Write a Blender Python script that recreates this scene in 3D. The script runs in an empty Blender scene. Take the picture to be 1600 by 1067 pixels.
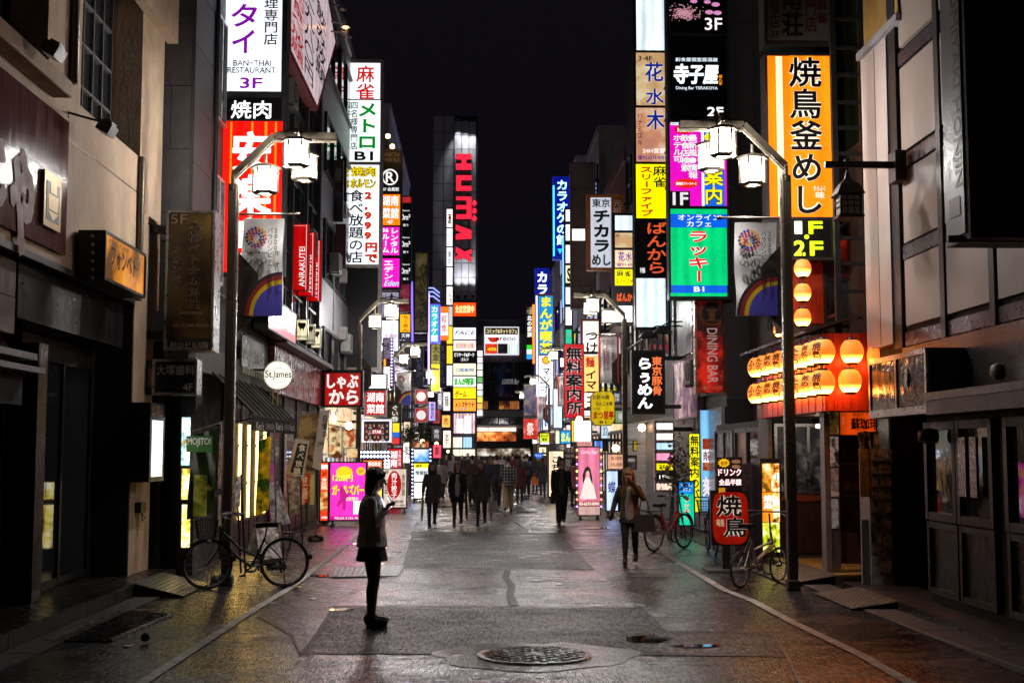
# Night street lined with illuminated signs. Axes: X across the street, Y along it, Z up; metres.
import bpy, bmesh, math, random
from mathutils import Vector, Matrix
R = math.radians
random.seed(7)
sc = bpy.context.scene
COL = sc.collection

# ---------------------------------------------------------------- camera
FPX, HORIZON, VPX, CAM_H = 2000.0, 706.0, 743.0, 1.8
PITCH = math.atan((HORIZON - 533.5) / FPX)
YAW = math.atan((800 - VPX) / FPX)
cd = bpy.data.cameras.new('camera'); cam = bpy.data.objects.new('camera', cd); COL.objects.link(cam)
cd.sensor_width = 36; cd.lens = FPX / 1600 * 36; cd.clip_start = .1; cd.clip_end = 2000
cam.location = (0, 0, CAM_H); cam.rotation_euler = (R(90) + PITCH, 0, -YAW)
sc.camera = cam
# ---------------------------------------------------------------- night sky
w = bpy.data.worlds.new('World'); sc.world = w; w.use_nodes = True
nt = w.node_tree; bg = nt.nodes['Background']
sky = nt.nodes.new('ShaderNodeTexSky'); sky.sky_type = 'NISHITA'; sky.sun_disc = False
sky.sun_elevation = R(-4); sky.sun_rotation = R(200); sky.air_density = 2.0; sky.dust_density = 3.0
mx = nt.nodes.new('ShaderNodeMix'); mx.data_type = 'RGBA'; mx.blend_type = 'ADD'; mx.inputs[0].default_value = 1
mx.inputs[7].default_value = (.070, .060, .098, 1)
nt.links.new(sky.outputs[0], mx.inputs[6]); nt.links.new(mx.outputs[2], bg.inputs[0])
bg.inputs[1].default_value = .05
# ---------------------------------------------------------------- exposure, renderer
vs = sc.view_settings
vs.view_transform = 'Standard'; vs.look = 'None'; vs.gamma = 1; vs.exposure = 0; vs.use_curve_mapping = False
sc.render.engine = 'CYCLES'
cy = sc.cycles
cy.use_denoising = True
try: cy.denoiser = 'OPENIMAGEDENOISE'
except Exception: pass
cy.denoising_prefilter = 'NONE'; cy.denoising_input_passes = 'RGB_ALBEDO_NORMAL'
cy.max_bounces = 6; cy.diffuse_bounces = 3; cy.glossy_bounces = 3; cy.transmission_bounces = 4; cy.transparent_max_bounces = 6
cy.sample_clamp_indirect = 4; cy.use_light_tree = True; cy.caustics_reflective = False; cy.caustics_refractive = False

# ---------------------------------------------------------------- pixel -> place
FW = Vector((math.sin(YAW) * math.cos(PITCH), math.cos(YAW) * math.cos(PITCH), math.sin(PITCH)))
RT = Vector((math.cos(YAW), -math.sin(YAW), 0)); UP = RT.cross(FW)
C0 = Vector((0, 0, CAM_H))
def ray(px, py): return FW + RT * ((px - 800) / FPX) + UP * ((533.5 - py) / FPX)
def onY(px, py, Y): d = ray(px, py); return C0 + d * (Y / d.y)
def onX(px, py, X): d = ray(px, py); return C0 + d * (X / d.x)
def onG(px, py, z=0): d = ray(px, py); return C0 + d * ((z - CAM_H) / d.z)
class Plane:
    """a vertical plane with a horizontal u axis (rightwards as seen) and a normal n towards the viewer"""
    def __init__(s, p, u, n): s.p = Vector(p); s.u = Vector(u).normalized(); s.n = Vector(n).normalized()
    def uv(s, px, py):
        d = ray(px, py); t = (s.p - C0).dot(s.n) / d.dot(s.n); q = C0 + d * t
        return ((q - s.p).dot(s.u), q.z)
    def pt(s, u, z, o=0.0): q = s.p + s.u * u + s.n * o; return Vector((q.x, q.y, z))
    def rect(s, r):
        x0, y0, x1, y1 = r; xm, ym = (x0 + x1) / 2, (y0 + y1) / 2
        u0 = s.uv(x0, ym)[0]; u1 = s.uv(x1, ym)[0]
        if abs(s.n.y) > .99: z1 = s.uv(xm, y0)[1]; z0 = s.uv(xm, y1)[1]
        else: z1 = s.uv(xm, y0)[1]; z0 = s.uv(xm, y1)[1]
        return u0, u1, z0, z1
def PF(Y): return Plane((0, Y, 0), (1, 0, 0), (0, -1, 0))       # faces back down the street
def PL(X): return Plane((X, 0, 0), (0, 1, 0), (1, 0, 0))        # left-hand facade plane
def PR(X): return Plane((X, 0, 0), (0, -1, 0), (-1, 0, 0))      # right-hand facade plane
XL1, XL, XR1, XR = -4.6, -4.2, 5.35, 5.2

# ---------------------------------------------------------------- materials
def srgb(c):
    if isinstance(c, str): c = tuple(int(c[i:i + 2], 16) for i in (0, 2, 4))
    return tuple((v / 255 / 12.92) if v / 255 <= .04045 else ((v / 255 + .055) / 1.055) ** 2.4 for v in c)
MATS = {}
def _new(key):
    m = bpy.data.materials.new(key); m.use_nodes = True; MATS[key] = m
    return m, m.node_tree, m.node_tree.nodes['Principled BSDF']
def N(nt, t, **kw):
    n = nt.nodes.new('ShaderNode' + t)
    for k, v in kw.items():
        if k.startswith('i_'):
            k = k[2:]; n.inputs[int(k) if k.isdigit() else k.replace('_', ' ')].default_value = v
        else: setattr(n, k, v)
    return n
def surf(key, col, rough=.6, metal=0, var=.25, scale=6, bump=.15, bscale=60, stain=0, spec=.5, coat=0, stretch=(1, 1, 1)):
    """a worn everyday surface: noise-varied colour and roughness, fine relief, optional stains"""
    if key in MATS: return MATS[key]
    m, nt, b = _new(key)
    c = srgb(col) if isinstance(col, str) else col
    L = nt.links.new
    tc = N(nt, 'TexCoord'); mp = N(nt, 'Mapping', i_Scale=stretch); L(tc.outputs['Object'], mp.inputs[0])
    n1 = N(nt, 'TexNoise', i_Scale=scale, i_Detail=6, i_Roughness=.65); L(mp.outputs[0], n1.inputs['Vector'])
    r = N(nt, 'MapRange', i_1=.3, i_2=.7, i_3=1 - var, i_4=1 + var * .6); L(n1.outputs[0], r.inputs[0])
    mul = N(nt, 'Mix', data_type='RGBA', blend_type='MULTIPLY'); mul.inputs[0].default_value = 1
    mul.inputs[6].default_value = (*c, 1); L(r.outputs[0], mul.inputs[7]); out = mul.outputs[2]
    if stain:
        n2 = N(nt, 'TexNoise', i_Scale=1.3, i_Detail=8, i_Roughness=.7)
        mp2 = N(nt, 'Mapping', i_Scale=(1.5, 1.5, .35)); L(tc.outputs['Object'], mp2.inputs[0]); L(mp2.outputs[0], n2.inputs['Vector'])
        r2 = N(nt, 'MapRange', i_1=.48, i_2=.72, i_3=0, i_4=stain); L(n2.outputs[0], r2.inputs[0])
        mix = N(nt, 'Mix', data_type='RGBA'); L(r2.outputs[0], mix.inputs[0]); L(out, mix.inputs[6])
        mix.inputs[7].default_value = (c[0] * .3, c[1] * .28, c[2] * .25, 1); out = mix.outputs[2]
    L(out, b.inputs['Base Color'])
    rr = N(nt, 'MapRange', i_1=.3, i_2=.7, i_3=max(.04, rough - .12), i_4=min(1, rough + .12)); L(n1.outputs[0], rr.inputs[0]); L(rr.outputs[0], b.inputs['Roughness'])
    b.inputs['Metallic'].default_value = metal; b.inputs['Specular IOR Level'].default_value = spec
    b.inputs['Coat Weight'].default_value = coat
    if bump:
        n3 = N(nt, 'TexNoise', i_Scale=bscale, i_Detail=4); L(mp.outputs[0], n3.inputs['Vector'])
        bp = N(nt, 'Bump', i_Strength=bump, i_Distance=.02); L(n3.outputs[0], bp.inputs['Height']); L(bp.outputs[0], b.inputs['Normal'])
    return m
def glow(col, k=1.0, tube=0, sample=True, rough=.25):
    """backlit acrylic or lamp glass; tube > 0 lets the fluorescent tubes behind show as uneven light"""
    key = 'glow_%s_%g_%g_%d' % (col if isinstance(col, str) else '-'.join('%d' % (v * 999) for v in col), k, tube, sample)
    if key in MATS: return MATS[key]
    m, nt, b = _new(key)
    c = srgb(col) if isinstance(col, str) else col
    b.inputs['Base Color'].default_value = (c[0] * .5, c[1] * .5, c[2] * .5, 1)
    b.inputs['Roughness'].default_value = rough
    b.inputs['Emission Color'].default_value = (*c, 1)
    if tube:
        tc = N(nt, 'TexCoord'); mp = N(nt, 'Mapping', i_Scale=(2.2, 2.2, .5)); nt.links.new(tc.outputs['Object'], mp.inputs[0])
        n = N(nt, 'TexNoise', i_Scale=1.6, i_Detail=2); nt.links.new(mp.outputs[0], n.inputs['Vector'])
        r = N(nt, 'MapRange', i_1=.3, i_2=.7, i_3=k * (1 - tube), i_4=k * (1 + tube)); nt.links.new(n.outputs[0], r.inputs[0])
        # fluorescent tubes standing behind the sheet, and grime on it
        wv = N(nt, 'TexWave', bands_direction='X', i_Scale=1.15, i_Distortion=.0); nt.links.new(tc.outputs['Object'], wv.inputs['Vector'])
        wr = N(nt, 'MapRange', i_3=1 - tube * 1.1, i_4=1 + tube * .7); nt.links.new(wv.outputs['Fac'], wr.inputs[0])
        gn = N(nt, 'TexNoise', i_Scale=9, i_Detail=7, i_Roughness=.75); nt.links.new(tc.outputs['Object'], gn.inputs['Vector'])
        gm = N(nt, 'MapRange', i_1=.50, i_2=.78, i_3=1, i_4=.72); nt.links.new(gn.outputs[0], gm.inputs[0])
        m1 = N(nt, 'Math', operation='MULTIPLY'); nt.links.new(r.outputs[0], m1.inputs[0]); nt.links.new(wr.outputs[0], m1.inputs[1])
        m2 = N(nt, 'Math', operation='MULTIPLY'); nt.links.new(m1.outputs[0], m2.inputs[0]); nt.links.new(gm.outputs[0], m2.inputs[1])
        nt.links.new(m2.outputs[0], b.inputs['Emission Strength'])
    else: b.inputs['Emission Strength'].default_value = k
    m.cycles.emission_sampling = 'FRONT_BACK' if sample else 'NONE'
    return m
def ink(col, rough=.5):
    key = 'print_%s' % col
    if key in MATS: return MATS[key]
    m, nt, b = _new(key); b.inputs['Base Color'].default_value = (*srgb(col), 1); b.inputs['Roughness'].default_value = rough
    return m
def poster(key, c1, c2, c3, scale=5, k=0, seed=0):
    """a printed picture with nothing legible: soft colour areas; k > 0 when lit from behind, or as faint glow painted into unlit prints"""
    if key in MATS: return MATS[key]
    m, nt, b = _new(key); L = nt.links.new
    tc = N(nt, 'TexCoord'); mp = N(nt, 'Mapping', i_Location=(seed * 3.1, seed * 1.7, seed)); L(tc.outputs['Object'], mp.inputs[0])
    n = N(nt, 'TexNoise', i_Scale=scale, i_Detail=3, i_Roughness=.6); L(mp.outputs[0], n.inputs['Vector'])
    cr = N(nt, 'ValToRGB'); e = cr.color_ramp.elements
    e[0].position = .38; e[0].color = (*srgb(c1), 1); e[1].position = .64; e[1].color = (*srgb(c3), 1)
    q = cr.color_ramp.elements.new(.5); q.color = (*srgb(c2), 1)
    L(n.outputs[0], cr.inputs[0]); L(cr.outputs[0], b.inputs['Base Color']); b.inputs['Roughness'].default_value = .35
    if k: L(cr.outputs[0], b.inputs['Emission Color']); b.inputs['Emission Strength'].default_value = k
    m.cycles.emission_sampling = 'FRONT_BACK' if k else 'NONE'
    return m
def glass(key='window_glass', tint=(.02, .022, .026), rough=.06):
    if key in MATS: return MATS[key]
    m, nt, b = _new(key); b.inputs['Base Color'].default_value = (*tint, 1); b.inputs['Roughness'].default_value = rough
    b.inputs['Specular IOR Level'].default_value = .8
    n = N(nt, 'TexNoise', i_Scale=2.2, i_Detail=2); bp = N(nt, 'Bump', i_Strength=.05, i_Distance=.05)
    tc = N(nt, 'TexCoord'); nt.links.new(tc.outputs['Object'], n.inputs['Vector']); nt.links.new(n.outputs[0], bp.inputs['Height']); nt.links.new(bp.outputs[0], b.inputs['Normal'])
    return m
def clear(key='clear_pane', tint=(.9, .9, .92), rough=.03, alpha=.25):
    if key in MATS: return MATS[key]
    m, nt, b = _new(key); b.inputs['Base Color'].default_value = (*tint, 1); b.inputs['Roughness'].default_value = rough
    tr = N(nt, 'BsdfTransparent'); mxs = N(nt, 'MixShader'); mxs.inputs[0].default_value = alpha
    out = nt.nodes['Material Output']; nt.links.new(tr.outputs[0], mxs.inputs[1]); nt.links.new(b.outputs[0], mxs.inputs[2]); nt.links.new(mxs.outputs[0], out.inputs[0])
    return m
DARK = surf('painted_dark_steel', (.030, .028, .028), .45, .3, .3, 8, .05)
BLACK = surf('black_housing', (.012, .012, .013), .4, 0, .3, 8, .05)
STEEL = surf('brushed_steel', (.36, .35, .35), .32, .9, .3, 10, .05)
GALV = surf('galvanised_metal', (.22, .22, .23), .5, .7, .35, 12, .06)
ALU = surf('aluminium_trim', (.45, .44, .44), .35, .8, .2, 10, .04)
BRONZE = surf('bronze_lamp_metal', (.105, .085, .060), .38, .55, .3, 14, .06)

# ---------------------------------------------------------------- mesh building
class MB:
    def __init__(s): s.v = []; s.f = []; s.mi = []; s.sm = []
    def face(s, pts, m=0, smooth=False):
        k = len(s.v); s.v += [tuple(p) for p in pts]; s.f.append(tuple(range(k, k + len(pts)))); s.mi.append(m); s.sm.append(smooth)
    def mesh(s, vs, fs, m=0, smooth=False):
        k = len(s.v); s.v += [tuple(p) for p in vs]
        for f in fs: s.f.append(tuple(k + i for i in f)); s.mi.append(m); s.sm.append(smooth)
    def box(s, a, b, m=0):
        x0, y0, z0 = (min(a[i], b[i]) for i in range(3)); x1, y1, z1 = (max(a[i], b[i]) for i in range(3))
        s.mesh([(x0, y0, z0), (x1, y0, z0), (x1, y1, z0), (x0, y1, z0), (x0, y0, z1), (x1, y0, z1), (x1, y1, z1), (x0, y1, z1)],
               [(0, 3, 2, 1), (4, 5, 6, 7), (0, 1, 5, 4), (1, 2, 6, 5), (2, 3, 7, 6), (3, 0, 4, 7)], m)
    def cbox(s, c, d, m=0, rot=None):
        c = Vector(c); h = Vector(d) / 2
        vs = [Vector((x * h.x, y * h.y, z * h.z)) for z in (-1, 1) for x, y in ((-1, -1), (1, -1), (1, 1), (-1, 1))]
        if rot: vs = [rot @ v for v in vs]
        s.mesh([c + v for v in vs], [(0, 3, 2, 1), (4, 5, 6, 7), (0, 1, 5, 4), (1, 2, 6, 5), (2, 3, 7, 6), (3, 0, 4, 7)], m)
    def bar(s, a, b, w, h=None, m=0):
        """rectangular bar from a to b"""
        a = Vector(a); b = Vector(b); h = h or w; d = (b - a).normalized()
        up = Vector((0, 0, 1)) if abs(d.z) < .95 else Vector((0, 1, 0))
        sx = d.cross(up).normalized() * w / 2; sy = sx.cross(d).normalized() * h / 2
        q = [a - sx - sy, a + sx - sy, a + sx + sy, a - sx + sy, b - sx - sy, b + sx - sy, b + sx + sy, b - sx + sy]
        s.mesh(q, [(3, 2, 1, 0), (4, 5, 6, 7), (0, 1, 5, 4), (1, 2, 6, 5), (2, 3, 7, 6), (3, 0, 4, 7)], m)
    def tube(s, pts, r, seg=8, m=0, closed=False, cap=True):
        pts = [Vector(p) for p in pts]; n = len(pts); rings = []
        rs = r if isinstance(r, (list, tuple)) else [r] * n
        prev = None
        for i, p in enumerate(pts):
            if closed: d = (pts[(i + 1) % n] - pts[i - 1])
            else: d = pts[min(i + 1, n - 1)] - pts[max(i - 1, 0)]
            d.normalize()
            if prev is None:
                up = Vector((0, 0, 1)) if abs(d.z) < .9 else Vector((1, 0, 0)); x = d.cross(up).normalized()
            else: x = (prev - d * prev.dot(d)).normalized()
            prev = x; y = d.cross(x)
            rings.append([p + (x * math.cos(2 * math.pi * k / seg) + y * math.sin(2 * math.pi * k / seg)) * rs[i] for k in range(seg)])
        vs = [v for rg in rings for v in rg]; fs = []
        for i in range(n if closed else n - 1):
            j = (i + 1) % n
            for k in range(seg): fs.append((i * seg + k, i * seg + (k + 1) % seg, j * seg + (k + 1) % seg, j * seg + k))
        s.mesh(vs, fs, m, True)
        if cap and not closed:
            s.face(rings[0][::-1], m); s.face(rings[-1], m)
    def lathe(s, prof, c=(0, 0, 0), seg=16, m=0, axis='z', smooth=True):
        c = Vector(c); vs = []; fs = []
        for r, h in prof:
            for k in range(seg):
                a = 2 * math.pi * k / seg; p = (r * math.cos(a), r * math.sin(a), h)
                if axis == 'y': p = (p[0], p[2], p[1])
                elif axis == 'x': p = (p[2], p[0], p[1])
                vs.append(c + Vector(p))
        for i in range(len(prof) - 1):
            for k in range(seg): fs.append((i * seg + k, i * seg + (k + 1) % seg, (i + 1) * seg + (k + 1) % seg, (i + 1) * seg + k))
        s.mesh(vs, fs, m, smooth)
    def prism(s, pts, off, m=0):
        """polygon pts extruded by vector off"""
        off = Vector(off); a = [Vector(p) for p in pts]; b = [p + off for p in a]; n = len(a)
        s.face(a, m); s.face(b[::-1], m)
        for i in range(n): s.face([a[i], b[i], b[(i + 1) % n], a[(i + 1) % n]], m)
    def me(s, name, mats):
        me = bpy.data.meshes.new(name); me.from_pydata(s.v, [], s.f)
        for m in (mats if isinstance(mats, (list, tuple)) else [mats]): me.materials.append(m)
        me.polygons.foreach_set('material_index', s.mi); me.polygons.foreach_set('use_smooth', s.sm)
        me.update(); return me
    def build(s, name, mats, parent=None): return link(name, s.me(name, mats), parent)
LOCAL = set()
def link(name, data, parent=None):
    o = bpy.data.objects.new(name, data); COL.objects.link(o)
    if parent is not None:
        o.parent = parent
        if parent.type == 'EMPTY' and parent.name not in LOCAL: o.location = -parent.location
    return o
def thing(name, label, cat, loc=(0, 0, 0), rotz=0, group=None, local=False):
    """an Empty at the thing's base; parts are meshes in world metres unless local"""
    o = bpy.data.objects.new(name, None); COL.objects.link(o); o.location = loc; o.rotation_euler = (0, 0, rotz)
    o.empty_display_size = .1
    if local: LOCAL.add(o.name)
    return tag(o, label, cat, group)
def tag(o, label, cat, group=None):
    o['label'] = label; o['category'] = cat
    if group: o['group'] = group
    return o
def struct(name, mb, mats, label=None):
    o = mb.build(name, mats); o['kind'] = 'structure'
    if label: o['label'] = label
    return o
def bevel(o, w=.01, seg=2):
    b = o.modifiers.new('bevel', 'BEVEL'); b.width = w; b.segments = seg; b.limit_method = 'ANGLE'; return o
def copy_tree(o, parent=None):
    c = o.copy(); COL.objects.link(c); c.parent = parent
    for ch in o.children: copy_tree(ch, c)
    return c

# ---------------------------------------------------------------- lettering
GL = {}
def glyphs(s):
    """triangles and outline edges of a string, from the built-in typeface"""
    if s in GL: return GL[s]
    cu = bpy.data.curves.new('t', 'FONT'); cu.body = s; cu.size = 1; cu.resolution_u = 3; cu.fill_mode = 'FRONT'
    o = bpy.data.objects.new('t', cu)
    me = o.to_mesh()
    vs = [(v.co.x, v.co.y) for v in me.vertices]; fs = [tuple(p.vertices) for p in me.polygons]
    cnt = {}
    for f in fs:
        for a, b in zip(f, f[1:] + f[:1]): k = (a, b) if a < b else (b, a); cnt[k] = cnt.get(k, 0) + 1
    ed = [k for k, n in cnt.items() if n == 1]
    o.to_mesh_clear(); bpy.data.objects.remove(o); bpy.data.curves.remove(cu)
    GL[s] = (vs, fs, ed); return GL[s]
REF = None
def put(mb, plane, s, u0, u1, z0, z1, off, fat=0.0, em=False, rot=0, only_edge=False, slant=0):
    """string s filling the rectangle; em keeps the cell of a single character; fat widens the strokes (share of height)"""
    vs, fs, ed = glyphs(s)
    if not vs: return
    if em:
        rx0, rx1, ry0, ry1 = REF
    else:
        xs = [v[0] for v in vs]; ys = [v[1] for v in vs]; rx0, rx1, ry0, ry1 = min(xs), max(xs), min(ys), max(ys)
    if rot: cx, cy_ = (rx0 + rx1) / 2, (ry0 + ry1) / 2; vs = [(cx + (y - cy_), cy_ - (x - cx)) for x, y in vs]
    if fat:
        r_ = fat * min(abs(u1 - u0) if em else abs(z1 - z0), abs(z1 - z0)); sg = 1 if u1 > u0 else -1
        u0 += r_ * sg * .8; u1 -= r_ * sg * .8; z0 += r_ * .8; z1 -= r_ * .8
    w, h = max(rx1 - rx0, 1e-3), max(ry1 - ry0, 1e-3)
    su, sz = (u1 - u0) / w, (z1 - z0) / h
    P = [(u0 + (x - rx0) * su + slant * (y - ry0) * sz, z0 + (y - ry0) * sz) for x, y in vs]
    if not only_edge: mb.mesh([plane.pt(a, b, off) for a, b in P], fs, 0)
    if fat:
        r = fat * min(abs(u1 - u0) if em else abs(z1 - z0), abs(z1 - z0))
        for ie, (a, b) in enumerate(ed):
            (xa, ya), (xb, yb) = P[a], P[b]; dx, dy = xb - xa, yb - ya; l = math.hypot(dx, dy)
            if l < 1e-6: continue
            dx, dy = dx / l * r, dy / l * r; e = .6
            q = [(xa - dx * e - dy, ya - dy * e + dx), (xa - dx * e + dy, ya - dy * e - dx), (xb + dx * e + dy, yb + dy * e - dx), (xb + dx * e - dy, yb + dy * e + dx)]
            mb.face([plane.pt(x, y, off - .0004 - .0012 * ((ie * 7) % 13) / 13) for x, y in q], 0)
xs_ = glyphs('国')[0]
REF = (min(v[0] for v in xs_) - .02, max(v[0] for v in xs_) + .02, min(v[1] for v in xs_) - .02, max(v[1] for v in xs_) + .02)
class T:
    """one piece of lettering: text, pixel box, colour, fat strokes, outline (colour, width), v = set in a column, k = light"""
    def __init__(s, t, x0, y0, x1, y1, col='111111', fat=.02, o=None, v=0, k=0, slant=0, rot=0): s.__dict__.update(locals())
def letter(plane, t, parent, off=.006, map_rect=None):
    u0, u1, z0, z1 = (map_rect or plane.rect)((t.x0, t.y0, t.x1, t.y1))
    def mk(fat, col, k, off):
        mb = MB()
        if t.v:
            n = len(t.t); h = (z1 - z0) / n
            for i, ch in enumerate(t.t):
                if ch == ' ': continue
                put(mb, plane, ch, u0, u1, z1 - (i + 1) * h + h * .03, z1 - i * h - h * .03, off, fat, True, rot=ch in 'ー－〜（）')
        elif t.rot:      # sideways lettering that reads downwards
            sub = Plane(plane.p, plane.u, plane.n)
            vs, fs, ed = glyphs(t.t); xs = [v[0] for v in vs]; ys = [v[1] for v in vs]
            ax, bx, ay, by = min(xs), max(xs), min(ys), max(ys)
            if t.rot == 1: P = [(u0 + (y - ay) / (by - ay) * (u1 - u0), z1 - (x - ax) / (bx - ax) * (z1 - z0)) for x, y in vs]; P = [(u1 - (a - u0) if False else a, b) for a, b in P]
            else: P = [(u1 - (y - ay) / (by - ay) * (u1 - u0), z0 + (x - ax) / (bx - ax) * (z1 - z0)) for x, y in vs]
            mb.mesh([plane.pt(a, b, off) for a, b in P], fs, 0)
            r = fat * abs(u1 - u0)
            for a, b in ed:
                (xa, ya), (xb, yb) = P[a], P[b]; dx, dy = xb - xa, yb - ya; l = math.hypot(dx, dy)
                if l < 1e-6 or not r: continue
                dx, dy = dx / l * r, dy / l * r; e = .6
                q = [(xa - dx * e - dy, ya - dy * e + dx), (xa - dx * e + dy, ya - dy * e - dx), (xb + dx * e + dy, yb + dy * e - dx), (xb + dx * e - dy, yb + dy * e + dx)]
                mb.face([plane.pt(x, y, off - .0008) for x, y in q], 0)
        else: put(mb, plane, t.t, u0, u1, z0, z1, off, fat, slant=t.slant)
        if mb.v: mb.build('lettering', glow(col, k, 0, False) if k else ink(col), parent)
    if t.o: mk(t.o[1] * .75, t.o[0], t.o[2] if len(t.o) > 2 else t.k, off - .003)
    mk(t.fat * .75, t.col, t.k, off)

SIGN_K = 1.4
# ---------------------------------------------------------------- box signs
class Pn:
    """one panel of a sign: pixel box, colour, light, uneven tubes"""
    def __init__(s, x0, y0, x1, y1, col, k=1.0, tube=.12, mat=None): s.__dict__.update(locals())
def sign(name, label, plane, box, panels=(), texts=(), thick=.22, case=None, frame=.035, group=None, cat='sign', bracket=None, extra=None):
    """a box sign: housing, frame, each panel, each piece of lettering, wall brackets"""
    u0, u1, z0, z1 = plane.rect(box)
    root = thing(name, label, cat, plane.pt((u0 + u1) / 2, z0, -thick / 2), 0, group)
    case = case or DARK
    mb = MB(); mb.prism([plane.pt(u0, z0), plane.pt(u1, z0), plane.pt(u1, z1), plane.pt(u0, z1)], -plane.n * thick)
    mb.build('housing', case, root)
    if frame:
        mb = MB(); f = frame; d = .014
        for a, b, c, e in ((u0, u1, z0, z0 + f), (u0, u1, z1 - f, z1), (u0, u0 + f, z0 + f, z1 - f), (u1 - f, u1, z0 + f, z1 - f)):
            mb.prism([plane.pt(a, c, .001), plane.pt(b, c, .001), plane.pt(b, e, .001), plane.pt(a, e, .001)], plane.n * d)
        mb.build('frame', case, root)
    for i, p in enumerate(panels):
        a, b, c, e = plane.rect((p.x0, p.y0, p.x1, p.y1))
        mb = MB(); mb.prism([plane.pt(a, c, .001), plane.pt(b, c, .001), plane.pt(b, e, .001), plane.pt(a, e, .001)], plane.n * (.005 + .0008 * i))
        mb.build('panel', p.mat or glow(p.col, p.k * SIGN_K, p.tube), root)
    for t in texts: letter(plane, t, root, .011 + .0008 * len(panels))
    if bracket:              # wall side: -1 left, 1 right, and the facade's X
        side, fx = bracket
        e = plane.pt(u0 if side < 0 else u1, 0)
        for z in (z0 + (z1 - z0) * .12, z0 + (z1 - z0) * .88):
            if abs(e.x - fx) > .02:
                mb = MB(); mb.box((e.x - .002 * side, e.y + thick * .3, z - .05), (fx - .03 * side * -1, e.y + thick * .7, z + .05)); mb.build('bracket', DARK, root)
    if extra: extra(root, plane)
    return root
def flat_on(plane, px0, py0, px1, py1, off0, off1):
    a, b, c, e = plane.rect((px0, py0, px1, py1)); return a, b, c, e
def slab(mb, plane, u0, u1, z0, z1, o0, o1, m=0):
    mb.prism([plane.pt(u0, z0, o0), plane.pt(u1, z0, o0), plane.pt(u1, z1, o0), plane.pt(u0, z1, o0)], plane.n * (o1 - o0), m)
def MB_disc(root, pl, px, py, r, col, off, k=0, ry=None):
    u, z = pl.uv(px, py); mb = MB(); mb.face([pl.pt(u + r * math.cos(t), z + (ry or r) * math.sin(t), off) for t in [i * math.pi / 14 for i in range(28)]]); mb.build('disc_print', glow(col, k, 0, False) if k else ink(col), root)

# ================================================================ the ground
def asphalt(key, base, rough, seed, grain=1.0, sheen=1.0):
    """wet tarmac: coarse stones standing out of a dark glossy film, worn paler streaks, spots of gum"""
    m, nt, b = _new(key); L = nt.links.new
    tc = N(nt, 'TexCoord'); mp = N(nt, 'Mapping', i_Location=(seed * 7.3, seed * 3.1, 0)); L(tc.outputs['Object'], mp.inputs[0])
    big = N(nt, 'TexNoise', i_Scale=.8, i_Detail=6, i_Roughness=.62); L(mp.outputs[0], big.inputs['Vector'])
    st = N(nt, 'Mapping', i_Scale=(.9, 1.7, 1)); L(mp.outputs[0], st.inputs[0])
    streak = N(nt, 'TexNoise', i_Scale=2.2, i_Detail=7, i_Roughness=.72); L(st.outputs[0], streak.inputs['Vector'])
    sm = N(nt, 'Mapping', i_Scale=(1, .15, 1)); L(mp.outputs[0], sm.inputs[0])
    stone = N(nt, 'TexNoise', i_Scale=36, i_Detail=2.5, i_Roughness=.7); L(sm.outputs[0], stone.inputs['Vector'])
    fine = N(nt, 'TexNoise', i_Scale=75, i_Detail=3); L(sm.outputs[0], fine.inputs['Vector'])
    # colour
    cr = N(nt, 'ValToRGB'); e = cr.color_ramp.elements; e[0].position = .34; e[1].position = .70
    e[0].color = (base * .45, base * .46, base * .50, 1); e[1].color = (base * 1.7, base * 1.7, base * 1.78, 1); L(streak.outputs[0], cr.inputs[0])
    pk = N(nt, 'MapRange', i_1=.56, i_2=.70, i_3=0, i_4=.9 * grain); L(stone.outputs[0], pk.inputs[0])
    mixc = N(nt, 'Mix', data_type='RGBA'); L(pk.outputs[0], mixc.inputs[0]); L(cr.outputs[0], mixc.inputs[6]); mixc.inputs[7].default_value = (base * 5.5, base * 5.3, base * 5.2, 1)
    gum = N(nt, 'TexVoronoi', i_Scale=2.6, i_Randomness=1); L(tc.outputs['Object'], gum.inputs['Vector'])
    gr = N(nt, 'MapRange', i_1=.03, i_2=.07, i_3=.6, i_4=0); L(gum.outputs['Distance'], gr.inputs[0])
    mixg = N(nt, 'Mix', data_type='RGBA'); L(gr.outputs[0], mixg.inputs[0]); L(mixc.outputs[2], mixg.inputs[6]); mixg.inputs[7].default_value = (.10, .098, .095, 1)
    L(mixg.outputs[2], b.inputs['Base Color'])
    # gloss: film of water, broken by the stones
    rr = N(nt, 'MapRange', i_1=.36, i_2=.66, i_3=rough[0], i_4=rough[1]); L(big.outputs[0], rr.inputs[0])
    jit = N(nt, 'MapRange', i_1=.3, i_2=.7, i_3=-.10, i_4=.10); L(streak.outputs[0], jit.inputs[0])
    add = N(nt, 'Math', operation='ADD', use_clamp=True); L(rr.outputs[0], add.inputs[0]); L(jit.outputs[0], add.inputs[1]); L(add.outputs[0], b.inputs['Roughness'])
    sp = N(nt, 'MapRange', i_1=.42, i_2=.62, i_3=.10 * sheen, i_4=1.0 * sheen); L(stone.outputs[0], sp.inputs[0]); L(sp.outputs[0], b.inputs['Specular IOR Level'])
    bp = N(nt, 'Bump', i_Strength=min(1, .85 * grain), i_Distance=.028); L(stone.outputs[0], bp.inputs['Height'])
    bf = N(nt, 'Bump', i_Strength=.5 * grain, i_Distance=.006); L(fine.outputs[0], bf.inputs['Height']); L(bp.outputs[0], bf.inputs['Normal'])
    wv = N(nt, 'Bump', i_Strength=.12, i_Distance=.02); L(big.outputs[0], wv.inputs['Height']); L(bf.outputs[0], wv.inputs['Normal'])
    L(wv.outputs[0], b.inputs['Normal'])
    return m
ROAD = asphalt('wet_asphalt', .016, (.15, .34), 1, .5, .62)
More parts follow.
